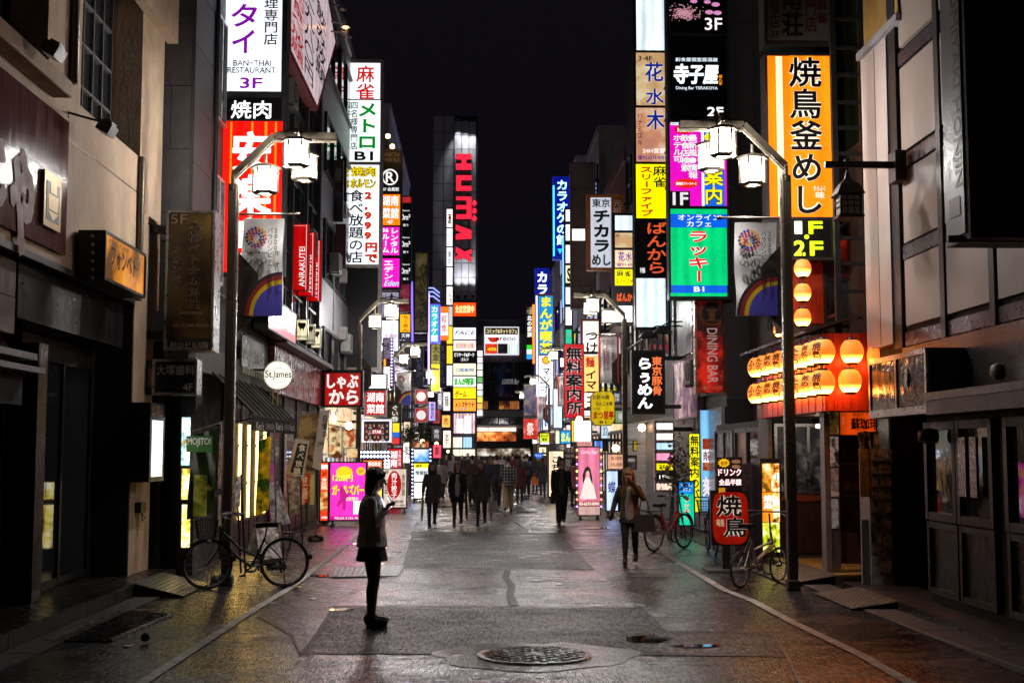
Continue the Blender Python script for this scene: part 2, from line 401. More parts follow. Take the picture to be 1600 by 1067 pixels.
ROAD2 = asphalt('dark_new_asphalt', .008, (.28, .44), 2, .9, .42)
ROAD3 = asphalt('pale_worn_asphalt', .015, (.13, .32), 3, .45, .72)
PAINT = surf('worn_road_paint', (.33, .32, .29), .45, 0, .95, 5, .3, 90)
CONC = surf('gutter_concrete', (.05, .048, .046), .5, 0, .4, 5, .3, 50)
mb = MB(); mb.face([(-300, -60, 0), (300, -60, 0), (300, 700, 0), (-300, 700, 0)])
struct('road', mb, ROAD)
def sheet(name, pts, z, mat, t=.004):
    q = [onG(x, y, z) for x, y in pts]; mb = MB(); mb.face(q)
    for i in range(len(q)):
        a, b = q[i], q[(i + 1) % len(q)]; mb.face([a, b, (b.x, b.y, 0), (a.x, a.y, 0)])
    return struct(name, mb, mat)
sheet('road_patch', [(645, 830), (872, 832), (926, 889), (628, 886)], .005, ROAD2)
sheet('road_patch', [(628, 887.5), (926, 890.5), (1010, 947), (520, 946)], .0045, ROAD3)
sheet('road_patch', [(520, 948), (1002, 949), (1040, 985), (1205, 986), (1230, 1024), (470, 1020)], .006, ROAD2)
sheet('road_patch', [(470, 1022), (1230, 1026), (1250, 1100), (430, 1100)], .0045, ROAD3)
sheet('road_patch', [(540, 812), (652, 812), (628, 862), (500, 858)], .0045, ROAD3)
sheet('road_patch', [(660, 770), (835, 770), (846, 812), (656, 812)], .0045, ROAD3)
SEAM = surf('tar_seam', (.006, .006, .006), .45, 0, .3, 8, .2)
# painted edge lines
def strip(name, pts, wd, z, mat):
    g = [onG(x, y, z) for x, y in pts]; mb = MB()
    out = []
    for i, p in enumerate(g):
        d = (g[min(i + 1, len(g) - 1)] - g[max(i - 1, 0)]); d.z = 0; d.normalize(); n = Vector((d.y, -d.x, 0)) * wd / 2
        out.append((p - n, p + n))
    for i in range(len(g) - 1): mb.face([out[i][0], out[i][1], out[i + 1][1], out[i + 1][0]])
    return struct(name, mb, mat)
strip('edge_line', [(170, 1100), (220, 1067), (400, 950), (455, 917), (500, 882), (556, 840), (590, 814)], .10, .009, PAINT)
strip('edge_line', [(1490, 1105), (1424, 1067), (1345, 1022), (1240, 972), (1177, 938), (1132, 921), (1115, 911), (1073, 886), (1040, 865), (980, 818), (940, 792)], .11, .009, PAINT)
for pts, wd, m_ in (([(520, 947), (700, 946.5), (1002, 948)], .03, SEAM), ([(1002, 948), (1040, 985), (1070, 1010)], .03, SEAM), ([(470, 1021), (560, 1020), (672, 1020)], .03, SEAM), ([(1000, 1022), (1100, 1023), (1230, 1025)], .03, SEAM), ([(645, 830), (750, 829.5), (872, 832), (926, 889)], .035, SEAM), ([(628, 886.5), (780, 888), (926, 890)], .03, SEAM),
        ([(786, 832), (790, 850), (794, 872), (796, 888)], .02, SEAM), ([(630, 886), (645, 830)], .03, SEAM), ([(745, 760), (770, 790), (800, 812), (826, 830)], .03, SEAM), ([(470, 1021), (500, 985), (520, 948)], .03, SEAM), ([(1205, 986), (1230, 1024), (1260, 1090)], .025, SEAM), ([(400, 960), (455, 990), (470, 1020)], .02, SEAM), ([(1040, 985), (1205, 986)], .02, SEAM),
        ([(793, 890), (790, 902), (800, 915), (797, 930), (804, 945)], .10, surf('pale_scrape', (.10, .098, .10), .4, 0, .8, 14, .4, 60))):
    strip('road_seam', pts, wd, .0105, m_)
# gutters of concrete slabs along both sides, each slab its own piece
def gutter(x0, x1, y0, y1, step, z):
    root = MB(); root.box((x0, y0, .002), (x1, y1, .005)); g = struct('gutter', root, surf('gutter_bed', (.03, .03, .03), .7))
    me = None; y = y0; 
    mb = MB(); mb.box((x0, 0, .005), (x1, step - .012, z)); me = mb.me('gutter_slab', CONC)
    while y < y1 - step * .5:
        o = bpy.data.objects.new('gutter_slab', me); COL.objects.link(o); o.parent = g; o.location = (0, y + random.uniform(-.002, .002), random.uniform(0, .004)); y += step
gutter(4.42, 4.80, 8, 40, .62, .016)
gutter(-4.22, -3.90, 8, 18.4, .62, .016)
gutter(-4.12, -3.75, 24, 48, .62, .016)
# manhole in a worn concrete collar
mh = onG(835, 1025); mh.z = 0
mb = MB(); pts = []
for k in range(40):
    a = 2 * math.pi * k / 40; r = .80 + .05 * math.sin(3 * a + .6) + .04 * math.sin(7 * a); pts.append((mh.x + r * 1.12 * math.cos(a), mh.y + r * .98 * math.sin(a), .0085))
mb.face(pts); o = struct('manhole_collar', mb, surf('worn_collar', (.055, .052, .052), .2, 0, .5, 4, .25, 70))
root = thing('manhole_cover', 'round cast iron manhole cover with raised grid in the wet road', 'manhole cover', (mh.x, mh.y, 0))
IRON = surf('wet_cast_iron', (.30, .29, .28), .26, .75, .35, 9, .1)
mb = MB(); mb.lathe([(.51, .009), (.51, .018), (.46, .02), (.46, .012), (0.001, .012)], mh, 48); mb.build('rim', IRON, root)
mb = MB(); n = 13; s = .066
for i in range(-n, n + 1):
    for j in range(-n, n + 1):
        x, y = i * s, j * s
        if x * x + y * y < .42 ** 2 and (i + j) % 2 == 0: mb.cbox((mh.x + x, mh.y + y, .016), (.05, .05, .012), 0, Matrix.Rotation(R(45), 3, 'Z'))
o = mb.build('raised_grid', IRON, root); o['kind'] = 'stuff'
mb = MB(); mb.lathe([(.09, .012), (.085, .021), (.001, .021)], mh, 20); mb.build('centre_boss', IRON, root)
# puddles: still water lying in dips
WATER = None
def water():
    m, nt, b = _new('puddle_water'); b.inputs['Base Color'].default_value = (.008, .008, .009, 1); b.inputs['Roughness'].default_value = .02; b.inputs['Specular IOR Level'].default_value = .75
    return m
WATER = water()
def puddle(px, py, rx, ry, label):
    c = onG(px, py); mb = MB(); pts = []
    s1 = random.uniform(0, 6)
    for k in range(36):
        a = 2 * math.pi * k / 36; q = 1 + .12 * math.sin(2 * a + s1) + .07 * math.sin(5 * a + 2 * s1); pts.append((c.x + rx * q * math.cos(a), c.y + ry * q * math.sin(a), .0115))
    mb.face(pts); o = mb.build('puddle', WATER); o['kind'] = 'structure'; return o
puddle(1013, 999, .21, .26, ''); puddle(533, 953, .13, .13, ''); puddle(1090, 1010, .24, .08, ''); puddle(585, 868, .2, .22, ''); puddle(700, 792, .5, .6, '')
puddle(560, 850, .25, .3, ''); puddle(930, 825, .4, .25, ''); puddle(500, 900, .16, .14, ''); puddle(820, 800, .35, .3, '')
# checker-plate cover by the left edge line
def plate(name, label, pts, z, mat, h=.012):
    q = [onG(x, y, z) for x, y in pts]; c = sum(q, Vector()) / 4
    root = thing(name, label, 'plate', (c.x, c.y, 0))
    mb = MB(); mb.prism([(v.x, v.y, z) for v in q][::-1], (0, 0, h)); mb.build('sheet', mat, root)
    mb = MB(); n = 14
    for i in range(n):
        for j in range(n):
            a, b = (i + .5) / n, (j + .5) / n; p = q[0].lerp(q[1], a).lerp(q[3].lerp(q[2], a), b)
            mb.cbox((p.x, p.y, z + h), (.05, .012, .006), 0, Matrix.Rotation(R(45 if (i + j) % 2 else -45), 3, 'Z'))
    o = mb.build('tread', mat, root); o['kind'] = 'stuff'
    return root
plate('access_plate', 'wet steel access plate flush in the road behind the standing woman', [(520, 887), (632, 884), (622, 900), (514, 902)], .006, surf('wet_plate', (.34, .34, .35), .34, .5, .3, 7, .2))
# drain grating on the left
q = [onG(x, y) for x, y in ((75, 1003), (190, 955), (268, 962), (172, 1003))]; c = sum(q, Vector()) / 4
root = thing('drain_grating', 'steel bar drain grating along the left step', 'grating', (c.x, c.y, 0))
mb = MB(); mb.prism([(v.x, v.y, .003) for v in q], (0, 0, .004)); mb.build('pit', BLACK, root)
for k in range(15):
    a, b = q[0].lerp(q[1], k / 14), q[3].lerp(q[2], k / 14); mb = MB(); mb.bar((a.x, a.y, .014), (b.x, b.y, .014), .018, .02); mb.build('bar', IRON, root)
for a, b in ((q[0], q[1]), (q[3], q[2])):
    mb = MB(); mb.bar((a.x, a.y, .016), (b.x, b.y, .016), .04, .026); mb.build('edge_bar', IRON, root)
# checker plate ramps up to the kerbs
def ramp(label, px_low, Xh, zh, y0, y1, Xl):
    root = thing('kerb_ramp', label, 'ramp', ((Xh + Xl) / 2, (y0 + y1) / 2, 0))
    m = surf('checker_steel', (.17, .16, .14), .38, .7, .4, 8, .05)
    mb = MB(); mb.prism([(Xl, y0, .012), (Xh, y0, zh), (Xh, y1, zh), (Xl, y1, .012)], (0, 0, .012)); mb.build('sheet', m, root)
    mb = MB(); n = 12; k = 9
    ang = math.atan2(zh - .012, abs(Xh - Xl)) * (1 if Xh < Xl else -1)
    for i in range(n):
        for j in range(k):
            t = (j + .5) / k; x = Xl + (Xh - Xl) * t; z = .012 + (zh - .012) * t + .014
            mb.cbox((x, y0 + (y1 - y0) * (i + .5) / n, z), (.04, .012, .006), 0, Matrix.Rotation(ang, 3, 'Y') @ Matrix.Rotation(R(45 if (i + j) % 2 else -45), 3, 'Z'))
    o = mb.build('tread', m, root); o['kind'] = 'stuff'
    mb = MB(); mb.box((Xh + (.02 if Xh < Xl else -.02), y0 + .02, 0.003), (Xh + (.05 if Xh < Xl else -.05), y1 - .02, zh - .003)); mb.build('support', DARK, root)
ramp('checker steel ramp leaning on the left step by the beige pillar', 0, -4.24, .17, 16.2, 17.7, -3.62)
ramp('checker steel ramp at the kerb below the magazine rack', 0, 4.86, .09, 14.7, 16.3, 4.3)
ramp('checker steel ramp beside the right lamp post before the yellow tiled floor', 0, 4.9, .13, 17.4, 19.6, 4.2)

# ================================================================ buildings
STUCCO = surf('beige_stucco', (.54, .39, .265), .75, 0, .22, 3, .5, 22, stain=.35)
DSTONE = surf('dark_rough_stone', (.060, .054, .052), .62, 0, .4, 9, .6, 35)
GRANITE = surf('speckled_granite', (.085, .070, .072), .35, 0, .55, 120, .05, 80)
BGRAN = surf('black_granite', (.030, .028, .030), .3, 0, .8, 160, .35, 60)
TILE = surf('brown_stone_tile', (.15, .105, .075), .4, 0, .35, 7, .2, 40, stain=.3)
PANEL = surf('enamel_wall_panel', (.40, .32, .27), .45, 0, .12, 2.5, .06, 5, stain=.12)
CONCW = surf('grey_concrete_wall', (.32, .30, .31), .7, 0, .3, 3, .3, 30, stain=.3)
CLAD = surf('pale_metal_cladding', (.46, .45, .48), .45, .3, .25, 4, .05, stain=.2)
LAVW = surf('pale_painted_wall', (.50, .48, .60), .6, 0, .12, 2, .1, 20, stain=.15)
MAROON = surf('maroon_wall', (.16, .04, .05), .45, 0, .25, 4, .08, 20)
WOOD = surf('dark_wood', (.075, .038, .020), .5, 0, .5, 5, .25, 30, stretch=(6, 6, .5))
REDW = surf('red_lacquered_plank', (.42, .035, .008), .4, 0, .4, 5, .2, 30, stretch=(5, 5, .5))
WGL = glass()
LOUV = surf('dark_louvre', (.05, .048, .05), .5, .4, .3, 8, .05)
def wall(root, a, b, mat, name='wall'):
    mb = MB(); mb.box(a, b); return mb.build(name, mat, root)
def win(root, plane, u0, u1, z0, z1, nx, nz, pane=None, frame=None, fw=.05, depth=.05, o=0.0, name='window'):
    """a framed window proud of its wall; every pane its own piece"""
    frame = frame or DARK; pane = pane or WGL
    mb = MB()
    du, dz = (u1 - u0) / nx, (z1 - z0) / nz
    for i in range(nx + 1): slab(mb, plane, u0 + i * du - fw / 2, u0 + i * du + fw / 2, z0 - fw / 2, z1 + fw / 2, o, o + depth)
    for j in range(nz + 1):
        for i in range(nx): slab(mb, plane, u0 + i * du + fw / 2, u0 + (i + 1) * du - fw / 2, z0 + j * dz - fw / 2, z0 + j * dz + fw / 2, o, o + depth - .004)
    w = mb.build(name, frame, root)
    for i in range(nx):
        for j in range(nz):
            p = pane[(i * nz + j) % len(pane)] if isinstance(pane, (list, tuple)) else pane
            mb = MB(); slab(mb, plane, u0 + i * du + fw / 2, u0 + (i + 1) * du - fw / 2, z0 + j * dz + fw / 2, z0 + (j + 1) * dz - fw / 2, o + .004, o + .014); mb.build('pane', p, w)
    return w
def tiles(parent, plane, u0, u1, z0, z1, nu, nz, mat, gap=.008, t=.02, name='stone_panel', stagger=False, o=.001):
    """separate cladding panels with recessed joints, sharing meshes"""
    du, dz = (u1 - u0) / nu, (z1 - z0) / nz; cache = {}
    for j in range(nz):
        us = [u0 + i * du for i in range(nu + 1)]
        if stagger and j % 2: us = [u0] + [u0 + (i + .5) * du for i in range(nu)] + [u1]
        for a, b in zip(us, us[1:]):
            k = round(b - a, 3)
            if k not in cache:
                mb = MB(); z = Plane((0, 0, 0), plane.u, plane.n); slab(mb, z, gap / 2, k - gap / 2, gap / 2, dz - gap / 2, 0, t); cache[k] = mb.me(name, mat)
            ob = bpy.data.objects.new(name, cache[k]); COL.objects.link(ob); ob.parent = parent
            p = plane.pt(a, z0 + j * dz, o + random.uniform(0, .003)); ob.location = p - (parent.location if parent.type == 'EMPTY' else Vector((0, 0, 0)))

# ---- left, nearest: beige stucco building over a dark entrance
b1 = thing('stucco_building', 'beige stucco building with dark grid windows at the left edge', 'building', (XL1 - 1.5, 12, 0))
wall(b1, (-9, 5, 0), (-5.25, 18.6, 13), surf('shaded_inner_wall', (.02, .017, .015), .7, 0, .3, 3, .2, 30))
S0 = 3.83
for nm, y0, y1, z0, z1, xo in (('wall', 5, 18.6, S0, 5.81, 0), ('pier', 13.55, 14.72, 5.81, 13, 0), ('pier', 17.38, 18.6, 5.81, 13, 0), ('pier', 5, 11.0, 5.81, 13, 0),
                             ('lintel', 11.0, 13.55, 8.6, 13, -.02), ('lintel', 14.72, 17.38, 8.1, 13, -.02), ('end_pillar', 17.3, 18.35, 0, S0, 0)):
    wall(b1, (-5.24, y0 + .001, z0 + .001), (XL1 + xo, y1 - .001, z1 - .001), STUCCO, nm)
wall(b1, (-5.235, 17.27, .17), (XL1 - .01, 17.298, S0 - .05), surf('dark_reveal_tile', (.045, .032, .024), .6, 0, .4, 8, .4, 40), 'reveal')
wall(b1, (XL1 + .001, 16.9, 7.85), (XL1 + .16, 18.75, 8.6), STUCCO, 'cornice')
wall(b1, (XL1 + .001, 5, S0 - .05), (XL1 + .03, 17.2, S0 + .02), surf('dark_flashing', (.03, .027, .024), .5), 'flashing')
wall(b1, (XL1 + .001, 5, 5.30), (XL1 + .004, 17.3, 5.318), BLACK, 'joint_line')
bevel(wall(b1, (XL1 + .002, 11.2, 5.62), (XL1 + .22, 13.75, 5.80), STUCCO, 'ledge'), .02)
win(b1, PL(-5.05), 14.8, 17.3, 5.85, 8.08, 6, 4, WGL, surf('grey_window_steel', (.16, .15, .15), .45, .3), .035, .06)
w1 = win(b1, PL(-5.05), 11.1, 13.5, 5.85, 8.5, 3, 2, WGL, DARK, .04, .05)
mb = MB()
for k in range(-14, 26):
    for s in (1, -1):
        a = Vector((-4.98, 11.1 + k * .14, 5.9)); b = a + Vector((0, s * 1.3, 2.6))
        if s < 0: a.y += 1.3; b.y += 1.3
        if min(a.y, b.y) > 11.0 and max(a.y, b.y) < 13.6: mb.bar(a, b, .012)
mb.build('lattice_grille', DARK, w1)
mb = MB(); mb.tube([(XL1 + .05, 17.3, S0), (XL1 + .05, 17.3, 5.8)], .045); mb.build('drain_pipe', BRONZE, b1); mb = MB(); mb.tube([(-4.95, 14.3, 5.9), (-4.55, 14.3, 5.95), (-4.55, 14.3, 9)], .05); mb.build('drain_pipe', BRONZE, b1)
# entrance below: fascia, stone cladding, columns, doors
wall(b1, (-5.2, 13.25, 3.18), (XL1 - .12, 17.2, S0 - .06), surf('black_gloss_fascia', (.014, .012, .013), .36, spec=.35), 'fascia')
wall(b1, (-5.2, 8, 3.0), (XL1 - .15, 13.2, S0 - .06), BLACK, 'fascia_backing')
tiles(b1, PL(XL1 - .15), 9, 13.2, 3.0, S0 - .08, 4, 2, TILE)
for y0, y1 in ((14.18, 14.48), (12.55, 12.8), (10.4, 10.7)):
    wall(b1, (-5.1, y0, .17), (XL1 - .2, y1, 3.0), surf('polished_brown_stone', (.05, .036, .028), .14, 0, .5, 5, .05), 'column')
wall(b1, (-5.24, 14.5, .17), (-5.1, 17.28, 3.16), surf('entrance_dark', (.022, .019, .017), .4), 'door_wall')
win(b1, PL(-5.1), 14.7, 17.0, .25, 2.9, 2, 1, WGL, BLACK, .07, .05, .002, 'door')
win(b1, PL(-5.24), 8.3, 12.4, .25, 2.9, 3, 1, WGL, BLACK, .07, .05, .002, 'door')
wall(b1, (XL1 - .45, 9, 2.78), (XL1 - .12, 13.9, 2.85), GALV, 'shutter_rail')
wall(b1, (XL1 - .45, 9, 2.64), (XL1 - .06, 14.0, 2.70), GALV, 'shutter_rail')
wall(b1, (XL1 - .3, 9, 2.30), (XL1 - .27, 13.9, 2.62), surf('dark_awning_cloth', (.02, .024, .028), .8, 0, .4, 4, .3, 9), 'valance')
mb = MB(); mb.box((-6.5, 6, 0.001), (-4.26, 18.55, .15)); st = struct('entrance_step', mb, surf('step_body', (.02, .018, .016), .5))
tiles(st, Plane((-4.26, 0, 0), (0, 1, 0), (1, 0, 0)), 6, 18.5, .0, .15, 21, 1, surf('step_face_stone', (.03, .027, .024), .4, 0, .4, 6, .15), name='kerb_stone')
me = None
mb = MB(); mb.box((.004, .004, 0), (.296, .296, .014)); me = mb.me('floor_tile', surf('brown_floor_tile', (.022, .018, .015), .3, 0, .4, 6, .1))
for i in range(3):
    for j in range(41):
        o = bpy.data.objects.new('floor_tile', me); COL.objects.link(o); o.parent = st; o.location = (-5.16 + i * .3, 6.1 + j * .3, .1505 + random.uniform(0, .002))

# ---- left, second: dark stone building with the pub on its ground floor
b2 = thing('stone_building', 'dark stone clad building behind the pub front on the left', 'building', (-7, 26, 0))
wall(b2, (-10, 18.8, 0), (XL - .03, 34.6, 14), surf('dark_wall_core', (.035, .032, .034), .6))
tiles(b2, PF(18.8), -5.4, XL - .04, 3.4, 12, 2, 9, DSTONE, .012, .03, stagger=True)
tiles(b2, PL(XL - .03), 18.85, 20.2, 3.4, 12.4, 1, 10, DSTONE, .012, .028)
for z in (4.55, 7.2, 9.8):
    win(b2, PL(XL - .03), 20.35, 21.1, z, z + 1.7, 2, 1, WGL, ALU, .05, .06)
    win(b2, PL(XL - .03), 22.6, 26, z, z + 1.7, 4, 2, WGL, DARK, .05, .05)
    win(b2, PL(XL - .03), 27, 33.5, z, z + 1.7, 6, 2, WGL, DARK, .05, .05)
for k, y in enumerate((22.3, 24.4, 26.4, 28.6, 31.0, 33.6)):
    wall(b2, (XL - .02, y, 4.1), (XL + .09, y + .1, 13), surf('facade_fin', (.09, .085, .09), .35, .6), 'fin')
mb = MB(); mb.tube([(XL + .03, 20.28, 3.4), (XL + .03, 20.28, 13)], .04); mb.build('drain_pipe', DARK, b2)
# pub: black front with lit panels, door, windows, awning
pb = thing('pub_front', 'pub front with lit stained panels and glowing doorway below the stone building', 'shopfront', (XL, 22, 0))
wall(pb, (-5.3, 18.56, 0), (XL - .30, 18.78, 3.35), BLACK, 'side_wall')
wall(pb, (XL - .02, 18.82, 3.0), (XL + .1, 26.2, 3.4), surf('weathered_render', (.17, .16, .14), .7, 0, .4, 5, .3, 30, stain=.4), 'fascia')
pst = thing('menu_pillar', 'black corner pillar with three lit stained glass panels by the pub door', 'pillar', (-4.3, 18.9, 0))
a = onY(280, 760, 18.5); b = onY(303, 760, 18.5)
wall(pst, (a.x, 18.5, .05), (b.x, 18.9, 3.0), BLACK, 'post')
for k, (y0, y1) in enumerate(((652, 727), (732, 780), (788, 855))):
    p = PF(18.5); r = p.rect((284, y0, 297, y1)); mb = MB(); slab(mb, p, r[0], r[1], r[2], r[3], .002, .012)
    mb.build('lit_panel', poster('stained_%d' % k, 'f3f0d8', 'e8d060' if k else '90c8d8', '806818', 7, 2.2, k + 2), pst)
AMB = glow('ffb860', 3.5, .3); AMB2 = poster('pub_interior', '1a0c04', 'c87820', 'ffd080', 3, 1.1, 4)
wall(pb, (XL - 1.0, 19.0, .02), (XL - .95, 21.6, 2.9), poster('pub_back_room', '0c0603', '3a1c0a', '8a4a18', 2.5, .35, 1), 'back_room')
wall(pb, (XL - .95, 19.0, 2.9), (XL - .02, 26, 3.0), surf('pub_ceiling', (.05, .035, .025), .6), 'ceiling')
for i, (y, z) in enumerate(((19.9, 2.84), (20.6, 2.84))):
    mb = MB(); mb.lathe([(.001, -.05), (.05, -.03), (.06, .03), (.02, .05)], (XL - .35, y, z), 12); mb.build('downlight', glow('ffc070', 320), pb)
wall(pb, (XL - .3, 19.9, 1.9), (XL - .28, 20.9, 2.5), poster('pub_picture', '301008', '803818', 'c08040', 4, .25, 7), 'picture')
def pubpost(y0, y1): wall(pb, (XL - .1, y0, .02), (XL - .005, y1, 2.9), WOOD, 'door_post')
for y in (19.0, 21.55, 22.4, 23.3, 24.2, 25.1, 25.9): pubpost(y, y + .1)
wall(pb, (XL - .1, 21.66, .02), (XL - .02, 25.9, .5), WOOD, 'stall_riser')
for k, y in enumerate((21.66, 22.5, 23.4, 24.3, 25.2)):
    win(pb, PL(XL - .06), y, y + .72, .55, 2.6, 1, 3, [glow('d88a30', .55, .5), glow('f0a848', 1.0, .5), poster('pub_glass', '1c0c04', '60340c', 'e0a040', 7, .5, k)], WOOD, .05, .05)
    mb = MB(); mb.tube([(XL - .02, y + .62, .6), (XL - .02, y + .62, 2.3)], .035); mb.build('tube_light', glow('ffd070', 8), pb)
wall(pb, (XL - .9, 19.0, .001), (XL - .0, 26, .03), surf('pub_floor', (.14, .10, .06), .4, 0, .4, 5, .2), 'floor')
mb = MB()     # sloping cloth awning with ribs and a printed valance
aw = thing('awning', 'dark cloth awning over the pub windows with white printed valance', 'awning', (XL, 21.5, 2.3))
P0, P1 = (XL + .11, 20.0, 3.02), (XL + .11, 24.5, 3.02); Q0, Q1 = (-3.32, 19.3, 2.36), (-3.32, 23.6, 2.36)
CLOTH = surf('awning_cloth', (.075, .070, .045), .75, 0, .3, 3, .3, 25, stretch=(1, 4, 1))
mb.prism([P0, P1, Q1, Q0], (0, 0, -.02)); mb.build('canopy', CLOTH, aw)
for k in range(9):
    t = k / 8; a = Vector(P0).lerp(Vector(P1), t); b = Vector(Q0).lerp(Vector(Q1), t); mb = MB(); mb.tube([a + Vector((0, 0, .012)), b + Vector((0, 0, .012))], .014, 6); mb.build('rib', DARK, aw)
mb = MB(); mb.box((-3.345, 19.3, 2.12), (-3.325, 23.6, 2.345)); mb.build('valance', surf('valance_cloth', (.02, .018, .015), .8), aw)
for t in (T("Ken's", 400, 659, 412, 672, 'ffffff', .03), T('CHAMPAGNE', 415, 662, 428, 671, 'c8c0b0', .02), T("Ken's", 431, 660, 442, 672, 'ffffff', .03), T('WINE BAR', 444, 663, 452, 672, 'c8c0b0', .02), T("Ken's", 453, 661, 460, 673, 'ffffff', .03)): letter(PL(-3.325), t, aw, .004)
mb = MB(); mb.tube([(XL + .1, 24.4, 2.2), (-3.34, 23.5, 2.3)], .015, 6); mb.tube([(XL + .1, 20.1, 2.2), (-3.34, 19.4, 2.3)], .015, 6); mb.build('arm', DARK, aw)
# shabu restaurant fascia further along the same building
sf = thing('grill_restaurant', 'dark restaurant front with red lettered fascia beyond the pub', 'shopfront', (XL, 30, 0))
pl = PL(XL + .08)
wall(sf, (XL - .02, 26.3, 3.02), (XL + .08, 34.6, 4.0), surf('red_fascia', (.30, .055, .06), .25, 0, .3, 2, .05), 'fascia')
for t in (T('しゃぶ', 459, 563, 493, 627, 'f0dede', .03, v=0),): letter(pl, t, sf, .006)
wall(sf, (XL - .02, 26.2, 4.02), (XL + .35, 34.6, 4.12), GALV, 'ledge')
wall(sf, (XL - .9, 26.2, .02), (XL - .85, 34.6, 3.0), poster('restaurant_room', '0a0604', '3c1e0c', 'a86a2c', 1.6, .5, 3), 'back_room')
for y in (26.2, 28.2, 30.2, 32.3, 34.4): wall(sf, (XL - .06, y, .02), (XL + .02, y + .14, 3.0), WOOD, 'post')
for k, y in enumerate((26.36, 28.36, 30.36, 32.46)):
    mb = MB(); mb.box((XL - .04, y, .4), (XL - .02, y + 1.82, 2.8)); mb.build('pane', clear(), sf)
    mb = MB(); mb.box((XL - .05, y, .02), (XL, y + 1.82, .4)); mb.build('riser', WOOD, sf)
    mb = MB(); mb.lathe([(.001, -.1), (.1, -.06), (.1, .06), (.001, .1)], (XL - .45, y + .9, 2.6), 12); mb.build('lamp_globe', glow('ffcc80', 12), sf)

# ---- right, nearest: panelled building above dark shop doors
r1 = thing('panel_building', 'pale panelled building above dark doors at the right edge', 'building', (XR1 + 1.5, 12, 0))
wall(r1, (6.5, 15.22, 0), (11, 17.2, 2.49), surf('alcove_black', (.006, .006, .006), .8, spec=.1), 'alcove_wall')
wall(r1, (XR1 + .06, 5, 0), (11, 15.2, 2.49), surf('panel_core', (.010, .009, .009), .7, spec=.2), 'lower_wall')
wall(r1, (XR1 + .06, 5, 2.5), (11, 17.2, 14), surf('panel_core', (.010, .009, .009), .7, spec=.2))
pr = PR(XR1 + .06)
cols = [(-15.72, -14.52), (-14.32, -13.12), (-12.9, -11.7), (-11.5, -10.3), (-10.1, -8.9)]
for zz0, zz1 in ((3.36, 4.18), (4.40, 5.30), (5.55, 6.62), (6.9, 8.1), (8.3, 9.4)):
    for a, b in cols:
        mb = MB(); slab(mb, pr, a, b, zz0, zz1, .001, .05); bevel(mb.build('wall_panel', PANEL, r1), .012)
for a, b in cols[:-1] + [cols[-1]]:
    mb = MB(); slab(mb, pr, b + .03, b + .17, 3.1, 9.6, .001, .07); mb.build('mullion', DARK, r1)
for zz in (3.2, 4.29, 5.425, 6.76, 8.2):
    mb = MB(); slab(mb, pr, -15.8, -8.8, zz - .085, zz + .085, .001, .04); mb.build('rail', surf('rail_metal', (.09, .07, .085), .3, .6), r1)
wall(r1, (XR1 - .02, 16.15, 3.18), (XR1 + .5, 17.22, 7.2), surf('corner_enamel', (.50, .42, .38), .42, 0, .1, 2, .05, 5, stain=.1), 'corner_panel')
wall(r1, (XR1 - .024, 16.62, 3.2), (XR1 - .018, 16.635, 7.18), DARK, 'seam')
wall(r1, (XR1 - .0, 15.85, 3.1), (XR1 + .4, 16.14, 9), DARK, 'channel')
wall(r1, (XR1 - .06, 15.6, 7.22), (XR1 + .6, 17.3, 7.32), CONCW, 'cap')
wall(r1, (XR1 + .01, 15.6, 7.34), (XR1 + .5, 17.15, 12), surf('yellow_lit_wall', (.42, .25, .06), .6, 0, .3, 3, .2, 20), 'upper_wall')  # yellow light on the upper wall is put into its colour
tiles(r1, PR(XR1 + .05), -15.9, -8, 2.5, 3.1, 6, 1, BGRAN, .008, .04)
wall(r1, (XR1 - .45, 8, 2.36), (XR1 + .055, 13.85, 2.44), BLACK, 'canopy')
wall(r1, (XR1 - .44, 8, 2.20), (XR1 - .40, 13.83, 2.355), surf('canopy_edge', (.022, .019, .019), .5, .2), 'canopy_fascia')
mb = MB(); mb.lathe([(.001, -.07), (.06, -.06), (.09, 0), (.06, .06), (.001, .07)], (XR1 - .02, 12.9, 2.62), 14, axis='x'); mb.build('lamp_dome', surf('dull_dome', (.3, .27, .22), .4), r1)
wall(r1, (5.62, 17.22, 0), (6.6, 17.3, 2.49), surf('alcove_black', (.006, .006, .006), .8, spec=.1), 'added_partition')  # added black partition, hides the lit entrance wall so the gap stays dark
DOORG = glass('door_glass', (.015, .015, .017), .05)
prd = PR(XR1 + .02)
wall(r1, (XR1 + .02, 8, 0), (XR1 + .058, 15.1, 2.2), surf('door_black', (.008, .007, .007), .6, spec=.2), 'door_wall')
for k, (a, b) in enumerate(((-15.0, -14.12), (-14.0, -13.1), (-12.72, -11.7), (-11.6, -10.6), (-10.5, -9.5))):
    win(r1, prd, a, b, 1.06, 2.1, 1, 1, DOORG, BLACK, .09, .07, .002, 'door')
    win(r1, prd, a, b, .2, .96, 1, 1, surf('door_kick_panel', (.010, .009, .010), .3), BLACK, .07, .06, .002, 'door')
mb = MB(); slab(mb, prd, -13.93, -13.72, 1.32, 1.96, .08, .09); slab(mb, prd, -13.6, -13.42, 1.32, 1.96, .08, .09); mb.build('poster', surf('foil_poster', (.5, .48, .45), .12, .8, .6, 14, .6, 25), r1)
mb = MB(); mb.lathe([(.001, -.14), (.07, -.13), (.10, -.02), (.08, .07), (.001, .1)], (XR1 - .14, 14.55, 1.98), 14, axis='x'); mb.build('ball_lamp', surf('black_gloss_ball', (.03, .022, .02), .1), r1)
mb = MB(); mb.box((XR1 - .42, 6, .001), (XR1 + .4, 17.3, .06)); struct('pavement_strip', mb, surf('small_sett_paving', (.02, .018, .018), .35, 0, .5, 24, .6, 40))
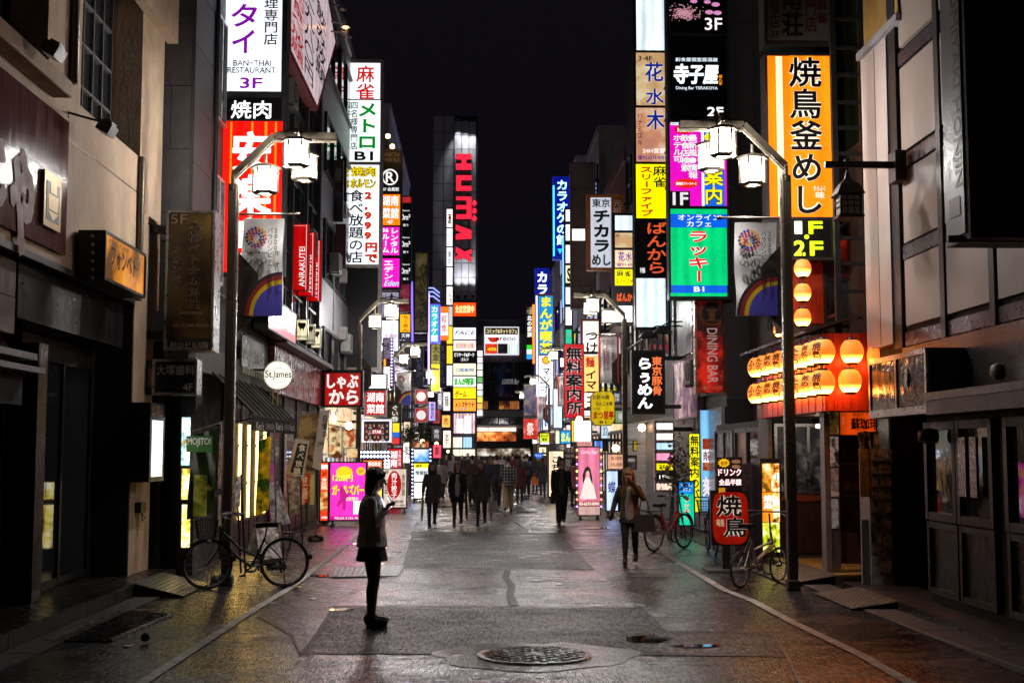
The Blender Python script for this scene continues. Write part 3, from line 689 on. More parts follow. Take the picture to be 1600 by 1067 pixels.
strip('kerb_line', [(1402, 972), (1500, 1008), (1600, 1044), (1700, 1080)], .05, .02, surf('pale_kerb', (.22, .19, .16), .5))
# display case hung on the wall
dc = thing('display_case', 'steel wall display case with two wavy plastic panes at the right', 'display case', (5.1, 15, 2.2))
X0 = 4.92; y0 = onX(1447, 600, X0).y; y1 = onX(1357, 600, X0).y; zt, zb = 2.94, 2.22
wall(dc, (X0 + .03, y0, zb), (XR1 + .05, y1, zt), surf('case_steel', (.10, .095, .09), .4, .6), 'cabinet')
pq = PR(X0 + .03)
CRINK = surf('crinkled_plastic', (.10, .09, .085), .06, .55, .3, 3, .55, 6)
ym = (y0 + y1) / 2
for a, b in ((-y1 + .06, -ym - .03), (-ym + .03, -y0 - .06)):
    mb = MB(); slab(mb, pq, a, b, zb + .1, zt - .06, .001, .012); mb.build('pane', CRINK, dc)
mb = MB()
for a, b, c, e in ((-y1, -y0, zb, zb + .09), (-y1, -y0, zt - .06, zt), (-y1, -y1 + .05, zb + .09, zt - .06), (-y0 - .05, -y0, zb + .09, zt - .06), (-ym - .025, -ym + .025, zb + .09, zt - .06)): slab(mb, pq, a, b, c, e, .001, .03)
mb.build('frame', STEEL, dc)
mb = MB(); mb.lathe([(.075, -.01), (.075, .01)], (X0 + .005, ym - .35, zb + .42), 20, axis='x'); mb.face([(X0 + .004, ym - .35 + .075 * math.cos(a), zb + .42 + .11 * math.sin(a)) for a in [2 * math.pi * k / 20 for k in range(20)]]); mb.build('sticker', ink('e8d8d0'), dc)

# ---- right, second: lantern restaurant, low, with a glazed stair behind the ladder
r2 = thing('lantern_restaurant', 'low wooden restaurant front hung with lanterns beside the panelled building', 'building', (6.5, 20, 0))
wall(r2, (6.2, 17.9, 0), (11, 21.5, 2.3), surf('restaurant_core', (.03, .02, .015), .6))
wall(r2, (4.98, 21.52, 0), (11, 26.4, 2.35), surf('restaurant_core', (.03, .02, .015), .6), 'back_wall')
wall(r2, (4.90, 21.4, .02), (4.975, 22.1, 2.6), surf('beige_stone_pillar', (.22, .18, .14), .5, 0, .3, 5, .2), 'pillar')
win(r2, PR(4.975), -24.3, -22.2, .1, 2.2, 2, 1, [poster('door_room', '0c0806', '40281a', '98643a', 2, .3, 3), WGL], BLACK, .08, .05, .002, 'door')
win(r2, PR(4.975), -26.3, -24.5, .5, 2.2, 2, 2, [poster('wall_ads_a', '684038', 'b0a090', '282020', 3, .1, 3), poster('wall_ads_b', '40485c', 'a8a8b0', '201c20', 3, .1, 5)], DARK, .05, .05, .002, 'poster_case')
wall(r2, (XR + .5, 17.9, 2.3), (11, 26.4, 6.4), surf('restaurant_upper', (.05, .028, .02), .6))
wall(r2, (4.78, 17.35, 2.36), (6.6, 21.6, 3.42), surf('fascia_core', (.10, .02, .01), .6), 'fascia_box')
for k in range(16):
    mb = MB(); slab(mb, PF(17.35), 4.79 + k * .11, 4.79 + k * .11 + .105, 2.36, 3.42, .001, .014 + .004 * (k % 3)); mb.build('plank', REDW, r2)
for k in range(34):
    mb = MB(); slab(mb, PR(4.78), -21.55 + k * .124, -21.55 + k * .124 + .118, 2.36, 3.42, .001, .014 + .004 * (k % 3)); mb.build('plank', REDW, r2)
# shingled eave over the fascia
for k in range(40):
    mb = MB(); y = 17.3 + k * .108; mb.prism([(4.5, y, 3.42), (4.5, y + .102, 3.42), (5.3, y + .102, 3.66), (5.3, y, 3.66)], (0, 0, .03 + .008 * (k % 3))); mb.build('eave_tile', surf('eave_tile', (.05, .03, .025), .5), r2)
# upper floor: wall's red light put into red planks; dark window, red lit room
for k in range(7):
    mb = MB(); slab(mb, PF(19.3), 4.62 + k * .10, 4.62 + k * .10 + .096, 3.75, 5.05, .001, .016 + .003 * (k % 2)); mb.build('plank', REDW, r2)
wall(r2, (4.60, 19.31, 3.6), (6.3, 19.6, 6.3), surf('restaurant_upper', (.05, .028, .02), .6), 'upper_front')
win(r2, PF(19.3), 5.33, 5.86, 3.75, 5.1, 1, 2, [WGL, poster('red_room', '100202', '601008', 'c02810', 2, .35, 2)], DARK, .05, .05)
wall(r2, (5.0, 21.40, .12), (6.19, 21.5, .98), WOOD, 'dado')
wall(r2, (5.0, 21.36, .985), (6.19, 21.5, 1.08), surf('orange_rail', (.45, .09, .02), .4), 'dado_rail')
win(r2, PF(21.5), 5.05, 6.15, 1.12, 2.25, 2, 1, poster('kitchen_glass', '0c0c10', '2c2a30', '7c7470', 3, .25, 6), STEEL, .05, .05, .002)
wall(r2, (4.92, 17.98, .1), (5.0, 18.1, 2.34), surf('shop_frame', (.25, .23, .22), .4, .5), 'door_frame')
mb = MB(); mb.tube([(5.3, 19.8, 2.2), (6.0, 19.8, 2.2)], .03); mb.build('tube_light', glow('fff0d8', 18), r2)
# doorway with yellow tiled floor
mb = MB(); mb.box((4.72, 17.7, .001), (7.5, 21.5, .10)); fl = struct('entrance_floor', mb, CONC)
mb = MB(); mb.box((.006, .006, 0), (.244, .244, .014)); me = mb.me('floor_tile', surf('ochre_tile', (.40, .25, .06), .35, 0, .3, 6, .1))
for i in range(6):
    for j in range(11):
        o = bpy.data.objects.new('floor_tile', me); COL.objects.link(o); o.parent = fl; o.location = (4.74 + i * .25, 17.72 + j * .25, .1005 + random.uniform(0, .003))

# ---- right, third: granite building with the tall sign stacks
r3 = thing('granite_building', 'tall granite clad building behind the green internet cafe sign', 'building', (7, 33, 0))
wall(r3, (XR + .04, 26.6, 0), (12, 44, 15), surf('granite_core', (.03, .027, .028), .5))
tiles(r3, PF(26.6), XR + .04, 6.6, 2.9, 14.5, 2, 13, GRANITE, .008, .03)
tiles(r3, PR(XR + .04), -33.5, -26.6, 4.2, 14.4, 7, 11, GRANITE, .008, .03)
for z in (4.4, 7.2, 10.0):
    win(r3, PR(XR + .04), -43.5, -34.2, z, z + 1.8, 8, 2, WGL, DARK, .05, .06)
for y in (27.4, 30.2, 33.0): wall(r3, (XR - .06, y, 3.2), (XR + .0, y + .12, 14), surf('bright_trim', (.5, .48, .47), .25, .8), 'trim')
# street-level fronts of the granite building
for k, (y0, y1, c) in enumerate(((26.7, 29.4, 'white_tiled_wall'), (29.5, 33.2, 'shutter_grey'), (33.3, 38.6, 'shutter_grey'), (38.7, 43.9, 'white_tiled_wall'))):
    m = surf('white_tile_wall', (.55, .55, .56), .25, 0, .15, 12, .1) if 'white' in c else surf('steel_shutter', (.20, .20, .20), .45, .5, .25, 6, .1)
    w_ = wall(r3, (XR - .04, y0, .02), (XR + .02, y1, 2.75), m, 'shop_wall' if 'white' in c else 'shutter')
    if 'white' in c: tiles(w_, PR(XR - .04), -y1, -y0, .05, 2.7, 9, 9, m, .006, .012, 'wall_tile')
    else:
        for j in range(16):
            mb = MB(); slab(mb, PR(XR - .04), -y1 + .03, -y0 - .03, .1 + j * .16, .1 + j * .16 + .14, .002, .022); mb.build('shutter_slat', m, r3)
# ---- rows of further buildings on both sides
def far_building(name, label, side, fx, y0, y1, h, mat, floors, lit=(), bays=4, z0=3.6, fl=3.0, front=True):
    x1 = fx + side * 7
    root = thing(name, label, 'building', ((fx + x1) / 2, (y0 + y1) / 2, 0))
    wall(root, (fx, y0, 0), (x1, y1 - .02, h), mat)
    pl = PR(fx) if side > 0 else PL(fx)
    for f in range(floors):
        z = z0 + f * fl
        if z + 1.6 > h: break
        us = (-y1 + .4, -y0 - .4) if side > 0 else (y0 + .4, y1 - .4)
        win(root, pl, us[0], us[1], z, z + 1.6, bays, 1, glow('cfd4ff', .5, .5) if f in lit else WGL, DARK, .08, .08)
    if front:
        us = (-y1 + .2, -y0 - .2) if side > 0 else (y0 + .2, y1 - .2); n = max(2, int((y1 - y0) / 4)); d = (us[1] - us[0]) / n
        for k in range(n):
            c = random.choice(['fff0d8', 'ffe0b8', 'eaf0ff', 'ffd8c8'])
            win(root, pl, us[0] + k * d + .1, us[0] + (k + 1) * d - .1, .2, 2.5, 4, 3, [glow(c, .9, .4), poster('shop_%s_%d' % (c, k % 3), c, 'c09068', '403024', 4.5, .9, k), poster('goods_%d' % (k % 4), random.choice(['e05048', '4878d0', '58a860', 'e0c040']), 'f4ece0', '382c28', 6, .8, k + 2), glow(c, .6, .3)], random.choice([DARK, ALU, WOOD]), .07, .08, .002, 'shop_window')
            mb = MB(); slab(mb, pl, us[0] + k * d + .05, us[0] + (k + 1) * d - .05, 2.6, 3.2, .002, .12); mb.build('shop_fascia', poster('fascia_%d' % (k + int(y0)), random.choice(['c03030', 'f0f0e8', '3050c0', 'e8b020', 'd04080']), random.choice(['f8f0d0', 'ffffff', '20242c']), random.choice(['d03838', '282830', '2858b0', 'f0e0a0']), 2.5, .9, k + y0), root)
    # parapet and roof tank
    mb = MB(); mb.box((fx - side * .06, y0 - .05, h), (x1, y1 - .05, h + .35)); mb.build('parapet', mat, root)
    return root
far_building('metal_clad_building', 'metal clad building behind the tall white mahjong sign', -1, XL - .02, 34.7, 44.5, 15, CLAD, 4, (), 5)
far_building('dark_narrow_building', 'narrow dark building behind the column of pink signs', -1, XL - .1, 44.6, 58, 14.2, CONCW, 3, (), 5)
far_building('lavender_walled_building', 'plain building with pale lavender end wall beside the tower', -1, -4.0, 58.2, 76, 17.5, LAVW, 3, (1,), 5)
far_building('brown_office_building', 'brown office building low down before the tower on the left', -1, -4.3, 76.2, 96, 9, CONCW, 2, (0,), 6)
far_building('maroon_building', 'maroon walled building behind the beef bowl sign on the right', 1, XR + .05, 44.2, 54, 12.0, MAROON, 2, (), 4)
far_building('grey_shop_building', 'grey building behind the blank beige sign on the right', 1, XR + .1, 54.2, 66, 15.5, CONCW, 4, (1, 2), 5)
far_building('blue_lit_building', 'tall building behind the blue karaoke sign on the right', 1, XR + .1, 66.2, 80, 17, LAVW, 4, (0, 2, 3), 5)
far_building('plain_block', 'plain dark block behind the manga cafe sign on the right', 1, XR + .1, 80.2, 100, 14, CONCW, 3, (0, 1), 6)
far_building('distant_block', 'distant dark block beside the far family restaurant sign', 1, XR + .6, 100.2, 128, 11, CONCW, 3, (0,), 6)
# ---- tower with red letters at the end of the left row
tw = thing('lettered_tower', 'tall tiled tower with red letters running down a floodlit panel', 'tower', (-2, 112, 0))
TY = 110
a = onY(677, 181, TY); b = onY(744, 181, TY); c = onY(709, 500, TY)
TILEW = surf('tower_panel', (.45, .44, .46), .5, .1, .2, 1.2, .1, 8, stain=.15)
wall(tw, (a.x, TY, 0), (b.x + .15, TY + 14, a.z), surf('tower_core', (.05, .05, .055), .6))
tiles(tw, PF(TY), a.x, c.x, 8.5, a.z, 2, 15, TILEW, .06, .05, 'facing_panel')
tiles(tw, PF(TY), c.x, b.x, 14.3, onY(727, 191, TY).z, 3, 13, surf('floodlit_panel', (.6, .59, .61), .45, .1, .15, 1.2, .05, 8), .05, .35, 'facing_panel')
ptw = PF(TY - .36)
def blk(*rects): return [[(x0, y0), (x1, y0), (x1, y1), (x0, y1)] for x0, y0, x1, y1 in rects]
q_ = lambda x, y: (670 + x / 4.45, 180 + y / 4.45)
for shapes in (blk((190, 278, 297, 318), (228, 318, 262, 345), (190, 345, 297, 390)), blk((190, 426, 297, 462), (190, 462, 225, 500), (190, 500, 297, 535)), blk((190, 573, 262, 600), (190, 632, 262, 662), (190, 696, 262, 730), (262, 573, 297, 730)),
               [[(187, 766), (297, 806), (297, 838), (262, 838), (187, 806)], [(187, 835), (262, 815), (297, 838), (297, 866), (187, 873)]], [[(187, 920), (225, 938), (297, 990), (297, 1026), (250, 1000), (187, 962)], [(187, 985), (250, 955), (297, 934), (297, 968), (232, 1000), (187, 1012)]]):
    mb = MB()
    for i, sh_ in enumerate(shapes):
        v_ = [ptw.uv(*q_(x, y)) for x, y in sh_]; mb.face([ptw.pt(u, z, .45 + .004 * i) for u, z in v_])
        for k in range(len(v_)): (ua, za), (ub, zb) = v_[k], v_[(k + 1) % len(v_)]; mb.face([ptw.pt(ua, za, .45 + .004 * i), ptw.pt(ub, zb, .45 + .004 * i), ptw.pt(ub, zb, 0), ptw.pt(ua, za, 0)], 1)
    mb.build('letter', [glow('ff2a48', 1.0, 0, False), ink('400810')], tw)
for y in (318, 330, 342):
    u, z = ptw.uv(741.5, y); mb = MB(); mb.lathe([(.001, -.3), (.19, -.3), (.19, 0)], ptw.pt(u, z, -.02), 16, axis='y'); mb.build('letter_dot', glow('ff2a48', 1.1, 0, False), tw)
for k, x in enumerate((716, 727.5, 739)):
    for y, s in ((188 + k * 2, -1), (465, 1)):
        u, z = ptw.uv(x, y); p = ptw.pt(u, z, .7)
        mb = MB(); mb.bar(ptw.pt(u, z + s * -.2, -.1), p, .06); mb.cbox(p, (.3, .25, .2)); mb.build('floodlight', DARK, tw)
        ld = bpy.data.lights.new('flood', 'SPOT'); ld.energy = 420; ld.spot_size = R(52); ld.spot_blend = .8; ld.shadow_soft_size = .1; ld.color = (.92, .92, 1)
        lo = bpy.data.objects.new('flood_lamp', ld); COL.objects.link(lo); lo.parent = tw; lo.location = p + Vector((0, -.05, s * .2)) - tw.location
        lo.rotation_euler = (R(164) if s > 0 else R(16), 0, 0)
te = thing('tower_entrance', 'bright white and pink entrance panels at the foot of the lettered tower', 'entrance', (-1.5, 109, 0)); pte = PF(109.9)
for r, m in (((709, 646, 742, 677), glow('f0c8d4', .9, .5)), ((713, 654, 724, 676), glow('fff6f0', 1.2, .1)), ((726, 650, 736, 677), glow('fff0f0', 1.6, .1)), ((736, 663, 742, 669), glow('ff2050', 1.2, 0)), ((708, 683, 722, 699), glow('ffeee0', 1.2, .2)), ((724, 683, 737, 699), glow('b8e4ff', 1.1, .2)), ((708, 702, 742, 712), glow('fff4d8', 1.3, .3))):
    u0, u1, z0, z1 = pte.rect(r); mb = MB(); slab(mb, pte, u0, u1, max(z0, .05), z1, .02 + .01 * (r[0] % 5), .12 + .02 * (r[0] % 7)); mb.build('lit_panel', m, te)
# ---- building closing the street
eb = thing('end_building', 'dark glazed building closing the far end of the street', 'building', (2, 142, 0))
EY = 136; pe = PF(EY)
g = lambda x, y: pe.uv(x, y)
x0, x1 = g(742, 600)[0], g(858, 600)[0]
wall(eb, (x0 - 6, EY, 0), (x1 + 4, EY + 10, g(800, 500)[1]), surf('end_core', (.05, .05, .06), .5))
rows = ((505, 522, WGL, 7), (568, 596, WGL, 6), (600, 620, WGL, 8), (626, 640, [glow('c07030', .5, .5), WGL, poster('bar_room', '2a1208', '8a4a18', 'ffc070', .6, .6, 3)], 5), (652, 663, WGL, 5))
for k, (ya, yb, m, n) in enumerate(rows): win(eb, pe, x0 + .3, x1 - 2, g(800, yb)[1], g(800, ya)[1], n, 1, m, DARK, .1, .12)
for ya, yb, m in ((523, 545, surf('dark_fascia', (.02, .02, .025), .4)), (546, 566, surf('purple_fascia', (.05, .02, .035), .4)), (641, 651, CLAD), (664, 669, CLAD)):
    mb = MB(); slab(mb, pe, x0 + .1, x1 - 1.8, g(800, yb)[1], g(800, ya)[1], .002, .3); mb.build('fascia_band', m, eb)
mb = MB(); slab(mb, pe, x0 + .2, g(806, 600)[0], g(800, 674)[1], g(800, 668)[1], .32, .6); mb.build('lit_fascia', glow('ffe8d8', 1.3, .3), eb)
mb = MB(); slab(mb, pe, x0 + .2, g(806, 600)[0], g(800, 689)[1], g(800, 675)[1], .02, .1); mb.build('shop_window', poster('end_shop', 'ffb060', 'c05a20', '50200c', .8, 1.2, 2), eb)
mb = MB(); slab(mb, pe, x0 + .2, x1 - 2, g(800, 712)[1], g(800, 700.5)[1], .02, .1); mb.build('shop_window', poster('end_door', 'f8f0e8', '80705c', '282018', .8, 1.0, 5), eb)
for t in (T('LUXOR Bar', 784, 592, 810, 600, 'c8c8d0', .01, slant=.2, k=.35), T('Re Casa', 770, 574, 798, 582, '505060', .01, slant=.2)): letter(Plane((0, EY - .32, 0), (1, 0, 0), (0, -1, 0)), t, eb, .01)
# ---- far wires and blocks behind to close the view under the night sky
for i, (x, h, wd, y) in enumerate(((-16, 14, 9, 175), (-5, 11, 9, 180), (9, 13, 9, 176), (22, 16, 14, 178), (-30, 18, 14, 180))):
    root = thing('distant_building', ['low distant building behind the tower', 'low distant building left of the billboard', 'distant building right of the billboard', 'distant building far right behind the rows', 'distant building far left behind the rows'][i], 'building', (x, y, 0))
    wall(root, (x - wd / 2, y, 0), (x + wd / 2, y + 8, h), CONCW)
    win(root, PF(y), x - wd / 2 + .5, x + wd / 2 - .5, 2.5, h - 1, 6, 4, WGL, DARK, .15, .1)

# ================================================================ signs, left side
L_ = lambda fx=XL: (-1, fx)
R_ = lambda fx=XR: (1, fx)
UNLIT = lambda n, c, v=.3: surf(n, srgb(c), .35, 0, v, 3, .04, stain=.15)
W_ = 'eef2fb'
sign('projecting_sign', 'tall unlit brown sign with white Vietnamese restaurant lettering by the beige pillar', PF(17.9), (258, 329, 335, 548),
     [Pn(262, 333, 331, 528, '', mat=poster('food_print', '1c1206', '3a2a10', '54401c', 1.7, .05, 3)), Pn(262, 530, 331, 546, '', mat=ink('14100e'))],  # faint glow put into the print though the sign is unlit
     [T('5F', 267, 335, 293, 350, '9a8468', .02, ('3a2c1c', .08)), T('本格ベトナム料理', 293, 345, 313, 484, '0c0804', .012, ('c8b494', .05), 1), T('フォンベト', 267, 382, 283, 460, '0c0804', .012, ('c8b494', .05), 1),
      T('新宿歌舞伎町', 282, 487, 318, 491, '9a8468', 0), T('03-3200-8500', 270, 506, 326, 511, '9a8468', 0), T('杉山ビル5階', 266, 534, 326, 545, 'a09484', .01)], thick=.42, case=STEEL, bracket=L_(XL1))
sign('projecting_sign', 'small rounded dark dental clinic sign under the Vietnamese restaurant sign', PF(17.9), (238, 561, 308, 617), [Pn(241, 564, 305, 614, '', mat=ink('10100f', .3))],
     [T('大塚歯科', 245, 570, 304, 586, '8a8a86', .01), T('4F', 286, 599, 302, 611, '8a8a86', .01)], thick=.3, case=STEEL, bracket=L_(XL1))
def bulbs(root, plane):
    for k in range(6):
        u, z = plane.uv(162, 370 + k * 13); p = plane.pt(u, z); mb = MB(); mb.lathe([(.001, -.03), (.022, -.012), (.022, .012), (.001, .03)], (p.x - .12, p.y - .03, p.z), 8, axis='y'); mb.build('bulb', surf('dead_bulb', (.3, .28, .25), .15), root)
sign('wall_box_sign', 'amber box sign with brush lettering on the beige wall', PL(-4.27), (162, 378, 227, 452), [Pn(165, 381, 224, 448, '', mat=poster('amber_sign', '5a3408', 'b87010', 'e89820', 1.5, .75, 2))],
     [T('本格ベトナム料理', 168, 380, 200, 388, '140c04', 0), T('フォンベト', 172, 393, 212, 426, '0c0602', .03), T('5F', 214, 397, 223, 410, 'b89868', .02)], thick=.3, case=DARK, extra=bulbs)
# wooden sign board with raised lettering and a gold plaque
wb = thing('sign_board', 'large reddish wooden board with raised lettering on the beige wall', 'sign board', (XL1, 12.5, 3.97))
pw = PL(XL1 + .05)
mb = MB(); mb.box((XL1 + .002, 9.5, 3.97), (XL1 + .05, 14.2, 5.47)); mb.build('board', surf('reddish_wood', (.13, .05, .048), .12, 0, .35, 4, .05, 20, spec=.04, stretch=(1, 6, .4)), wb)
mb = MB(); mb.box((XL1 + .051, 9.5, 4.78), (XL1 + .053, 14.2, 4.79)); mb.build('board_joint', BLACK, wb)
RAISED = surf('raised_letter', (.30, .15, .14), .6)
for s, r in (('じ', (-34, 205, 10, 330)), ('や', (14, 232, 52, 400))):
    mb = MB(); u0, u1, z0, z1 = pw.rect(r); put(mb, pw, s, u0, u1, z0, z1, .012, .06); mb.build('raised_letter', RAISED, wb)
GOLD = surf('old_gold', (.30, .19, .05), .4, .6, .3, 8, .2)
pg = PL(XL1 + .052); u0, u1, z0, z1 = pg.rect((63, 272, 90, 358)); mb = MB(); slab(mb, pg, u0, u1, z0, z1, .001, .04); mb.build('plaque', GOLD, wb)
mb = MB(); slab(mb, pg, u0 + .06, u1 - .06, z0 + .07, z1 - .1, .041, .045); mb.build('plaque_field', ink('0c0806'), wb)
mb = MB(); cu, cz = (u0 + u1) / 2, (z0 + z1) / 2
for a, b in (((.02, -.2), (.16, -.12)), ((.14, -.1), (.16, .06)), ((.1, .08), (.09, .2))): 
    for s in (1, -1): mb.face([pg.pt(cu + s * x, cz + y, .048) for x, y in ((0, a[1]), (a[0], a[1]), (b[0], b[1]), (0, b[1]))])
mb.build('plaque_emblem', GOLD, wb)
def spot(label, p, tip, X=None, lit=None):
    root = thing('wall_floodlight', label, 'floodlight', p); p = Vector(p); tip = Vector(tip); d = (tip - p).normalized()
    mb = MB(); mb.tube([p, p + Vector((0, 0, .06)), tip + Vector((0, 0, .06))], .014, 6); mb.build('arm', DARK, root)
    mb = MB(); r = Matrix.Rotation(R(28), 3, 'Y'); mb.cbox(tip, (.16, .26, .12), 0, r); mb.cbox(tip + r @ Vector((0, 0, .075)), (.1, .18, .03), 0, r); mb.build('head', DARK, root)
    mb = MB(); mb.cbox(tip + r @ Vector((.01, 0, -.064)), (.14, .23, .006), 0, r); mb.build('lens', lit or surf('lamp_lens', (.5, .48, .45), .15), root)
spot('black floodlight on the ledge at the top left corner', (XL1 + .0, 13.4, 5.75), (XL1 + .42, 12.5, 5.75)); spot('black floodlight on an arm beside the dark grid window', (XL1, 14.3, 5.55), (XL1 + .38, 14.5, 5.48))
# lit menu box and socket on the pillar
mbx = thing('menu_box', 'black wall box with bright white menu panel on the beige pillar', 'menu box', (XL1 + .2, 17.5, 1.4))
u0, u1, z0, z1 = PL(-4.32).rect((234, 630, 257, 752)); mb = MB(); mb.box((XL1 + .002, u0, z0), (-4.32, u1, z1)); bevel(mb.build('case', BLACK, mbx), .008)
u0, u1, z0, z1 = PL(-4.32).rect((237, 657, 253, 744)); mb = MB(); slab(mb, PL(-4.32), u0, u1, z0, z1, .002, .008); mb.build('lit_panel', glow('fff2ea', 2.2, .15), mbx)
u0, u1, z0, z1 = PL(-4.32).rect((237, 634, 253, 650)); mb = MB(); slab(mb, PL(-4.32), u0, u1, z0, z1, .002, .006); mb.build('header', surf('copper_header', (.3, .16, .1), .3, .6), mbx)
sk = thing('notice_sheet', 'crumpled notice sheet taped on the beige pillar', 'notice', (XL1, 17.6, 1.2)); mb = MB(); slab(mb, PL(XL1), 17.55, 17.78, 1.17, 1.42, .003, .008); mb.build('paper', surf('paper', (.5, .46, .44), .6, 0, .3, 12, .2), sk)
so = thing('socket_box', 'black outdoor socket box with cable below the notice', 'socket', (XL1, 17.6, 1.0)); mb = MB(); mb.box((XL1 + .002, 17.55, .98), (XL1 + .09, 17.8, 1.12)); mb.build('box', BLACK, so); mb = MB(); mb.tube([(XL1 + .06, 17.7, .99), (XL1 + .1, 17.72, .9), (XL1 + .05, 17.8, .86), (XL1 + .02, 17.82, 1.0)], .008, 6); mb.build('cable', BLACK, so)

# ---- tall stack by the stone building
ORG = 'ff7a14'
sign('sign_stack', 'tall stack with white Thai restaurant panel over a red barbecue panel', PF(21.2), (342, -110, 447, 429),
     [Pn(347, -105, 441, 143, W_, 1.0, .18), Pn(346, 153, 440, 187, '', mat=ink('07070a', .3)), Pn(344, 190, 440, 425, 'ff1408', 1.0, .12)] +
     [Pn(x, 191, x + w_, 424, c, 1.0, 0) for x, w_, c in ((358, 3, ORG), (369, 9, 'e00a06'), (391, 3, ORG), (412, 4, ORG), (428, 3, ORG))],
     [T('タ', 362, 7, 402, 43, '8a0cb0', .03, k=.8), T('イ', 363, 48, 398, 84, '8a0cb0', .03, k=.8), T('料理専門店', 414, -22, 434, 72, '0a0a0c', .02, v=1), T('BAN−THAI', 365, 95, 424, 104, '101014', .02), T('RESTAURANT', 356, 106, 431, 115, '101014', .02),
      T('3F', 375, 122, 410, 139, '8a0cb0', .05, k=.8), T('焼肉', 361, 158, 424, 186, 'ffffff', .022, k=1.3), T('安楽亭', 362, 206, 422, 408, 'ffffff', .05, v=1, k=1.2)], thick=.3, case=DARK, frame=.04, bracket=L_())
# slanting red and white board high up
def poly_sign(name, label, plane, pts, thick, mats, cat='sign'):
    q = [plane.uv(x, y) for x, y in pts]; root = thing(name, label, cat, plane.pt(sum(a for a, b in q) / len(q), min(b for a, b in q)))
    mb = MB(); mb.prism([plane.pt(a, b) for a, b in q], -plane.n * thick, 0); mb.build('board', mats[0], root)
    cx = sum(a for a, b in q) / len(q); cz = sum(b for a, b in q) / len(q)
    mb = MB(); mb.face([plane.pt(cx + (a - cx) * .93, cz + (b - cz) * .93, .004) for a, b in q]); mb.build('face', mats[1], root)
    return root
ps = PL(-3.95)
sb = poly_sign('slanted_board', 'slanting red and white lettered board high above the left lamp', ps, [(452, -70), (452, 82), (496, 174), (526, 68), (504, -60)], .25, [ink('b01820'), glow('e8d0d8', .55, .25)])
for t in (T('焼肉食べ放題', 456, -40, 474, 95, 'c01020', .03, v=1, k=.5), T('二九八〇円', 476, -20, 490, 130, '16161c', .03, v=1), T('飲み放題', 494, 10, 508, 130, '16161c', .03, v=1)): letter(ps, t, sb, .008)
for k, (x, y, lit) in enumerate(((535, 9, 0), (540, 37, 1), (543, 52, 0))):
    root = thing('sign_spotlight', ['upper', 'lit middle', 'lower'][k] + ' small spotlight on a long arm beside the slanting board', 'spotlight', onY(x, y, 34), group='spotlights beside the slanting board')
    p = onY(x, y, 34); q = onY(x - 34, y - 4, 34); mb = MB(); mb.tube([(XL - .05, q.y, q.z), p], .025, 6); mb.build('arm', GALV, root)
    mb = MB(); mb.lathe([(.04, .12), (.06, .05), (.13, -.12)], p, 12); mb.build('shade', GALV, root)
    mb = MB(); mb.lathe([(.001, -.16), (.07, -.12), (.07, -.04), (.001, 0)], p, 12); mb.build('bulb', glow('ffb060', 14) if lit else surf('dead_bulb', (.3, .28, .25), .15), root)
# three red flags
for k, (x0, y0, x1, y1, Y) in enumerate(((454.5, 350, 483, 454, 28.8), (466, 363, 493, 463, 30.2), (476, 375, 502.5, 471, 31.4))):
    sign('flag_sign', ['nearest', 'middle', 'farthest'][k] + ' of three red vertical flag signs with white sideways lettering', PF(Y), (x0, y0, x1, y1), [Pn(x0 + .7, y0 + .7, x1 - .7, y1 - .7, 'd00608', .62, .2), Pn(x1 - 5, y0 + 1, x1 - 4.2, y1 - 1, 'ffd8d8', .7, 0), Pn(x0 + 2, y0 + 2.5, x1 - 4, y0 + 3.2, 'ffb0b0', .6, 0)],
         [T('ANRAKUTEI', x1 - 15.5, y0 + 36, x1 - 6.5, y1 - 6, 'ffffff', .01, k=.9, rot=-1)], thick=.1, case=ink('900406'), frame=.012, group='red flag signs', bracket=L_())
sign('shop_board', 'tilted pink illuminated board with white characters above the restaurant fascia', PL(-3.85), (418, 474, 463, 527), [Pn(419, 476, 462, 525, 'f07888', .85, .25)], [T('黒毛和牛', 426, 490, 458, 500, 'fff4f4', .04, k=1.2), T('焼肉食べ放題', 424, 503, 460, 513, 'fff4f4', .04, k=1.2)], thick=.25, case=DARK)
for k, (x0, y0, x1, y1, Y) in enumerate(((463, 499, 481, 532, 29.6), (478, 506, 492, 538, 31.0), (486, 513, 502, 544, 32.2))):
    s = sign('bull_sign', ['nearest', 'middle', 'farthest'][k] + ' of three small cream signs with a black bull figure', PF(Y), (x0, y0, x1, y1), [Pn(x0 + 1, y0 + 1, x1 - 1, y1 - 1, 'f0e6b8', .8 if k != 1 else .35, .1)], [T('和牛の店', x0 + 2, y1 - 8, x1 - 2, y1 - 3, '100c08', .03)], thick=.15, case=ALU, frame=.02, group='cream bull signs', bracket=L_())
    p = PF(Y); mb = MB(); w_ = x1 - x0; c = [p.uv(x0 + w_ * a, y0 + w_ * b) for a, b in ((.15, .35), (.25, .2), (.35, .3), (.8, .3), (.85, .5), (.7, .75), (.62, 1.05), (.56, .8), (.42, .8), (.36, 1.05), (.3, .75), (.18, .6))]
    mb.face([p.pt(a, b, .012) for a, b in c]); mb.build('bull_figure', ink('100c08'), s)
# gothic slat sign above the awning
gs = thing('slat_letter_sign', 'black fascia of tall white gothic letter strokes above the pub awning', 'sign', (XL, 23, 3.3)); pgs = PL(XL + .14)
mb = MB(); u0, u1, z0, z1 = pgs.rect((378, 531, 413, 578)); slab(mb, pgs, u0, u1, z0, z1, -.03, 0); mb.build('backing', BLACK, gs)
for t in (T("St.James", 381, 536, 411, 575, 'e8e8da', .02),): letter(pgs, t, gs, .01)
for k in range(9):
    u = u0 + (u1 - u0) * (k + .5) / 9; mb = MB(); slab(mb, pgs, u - .05, u + .05, z0 - .12, z0 - .005, .002, .02); mb.build('fringe', surf('fringe', (.5, .5, .35), .6), gs)
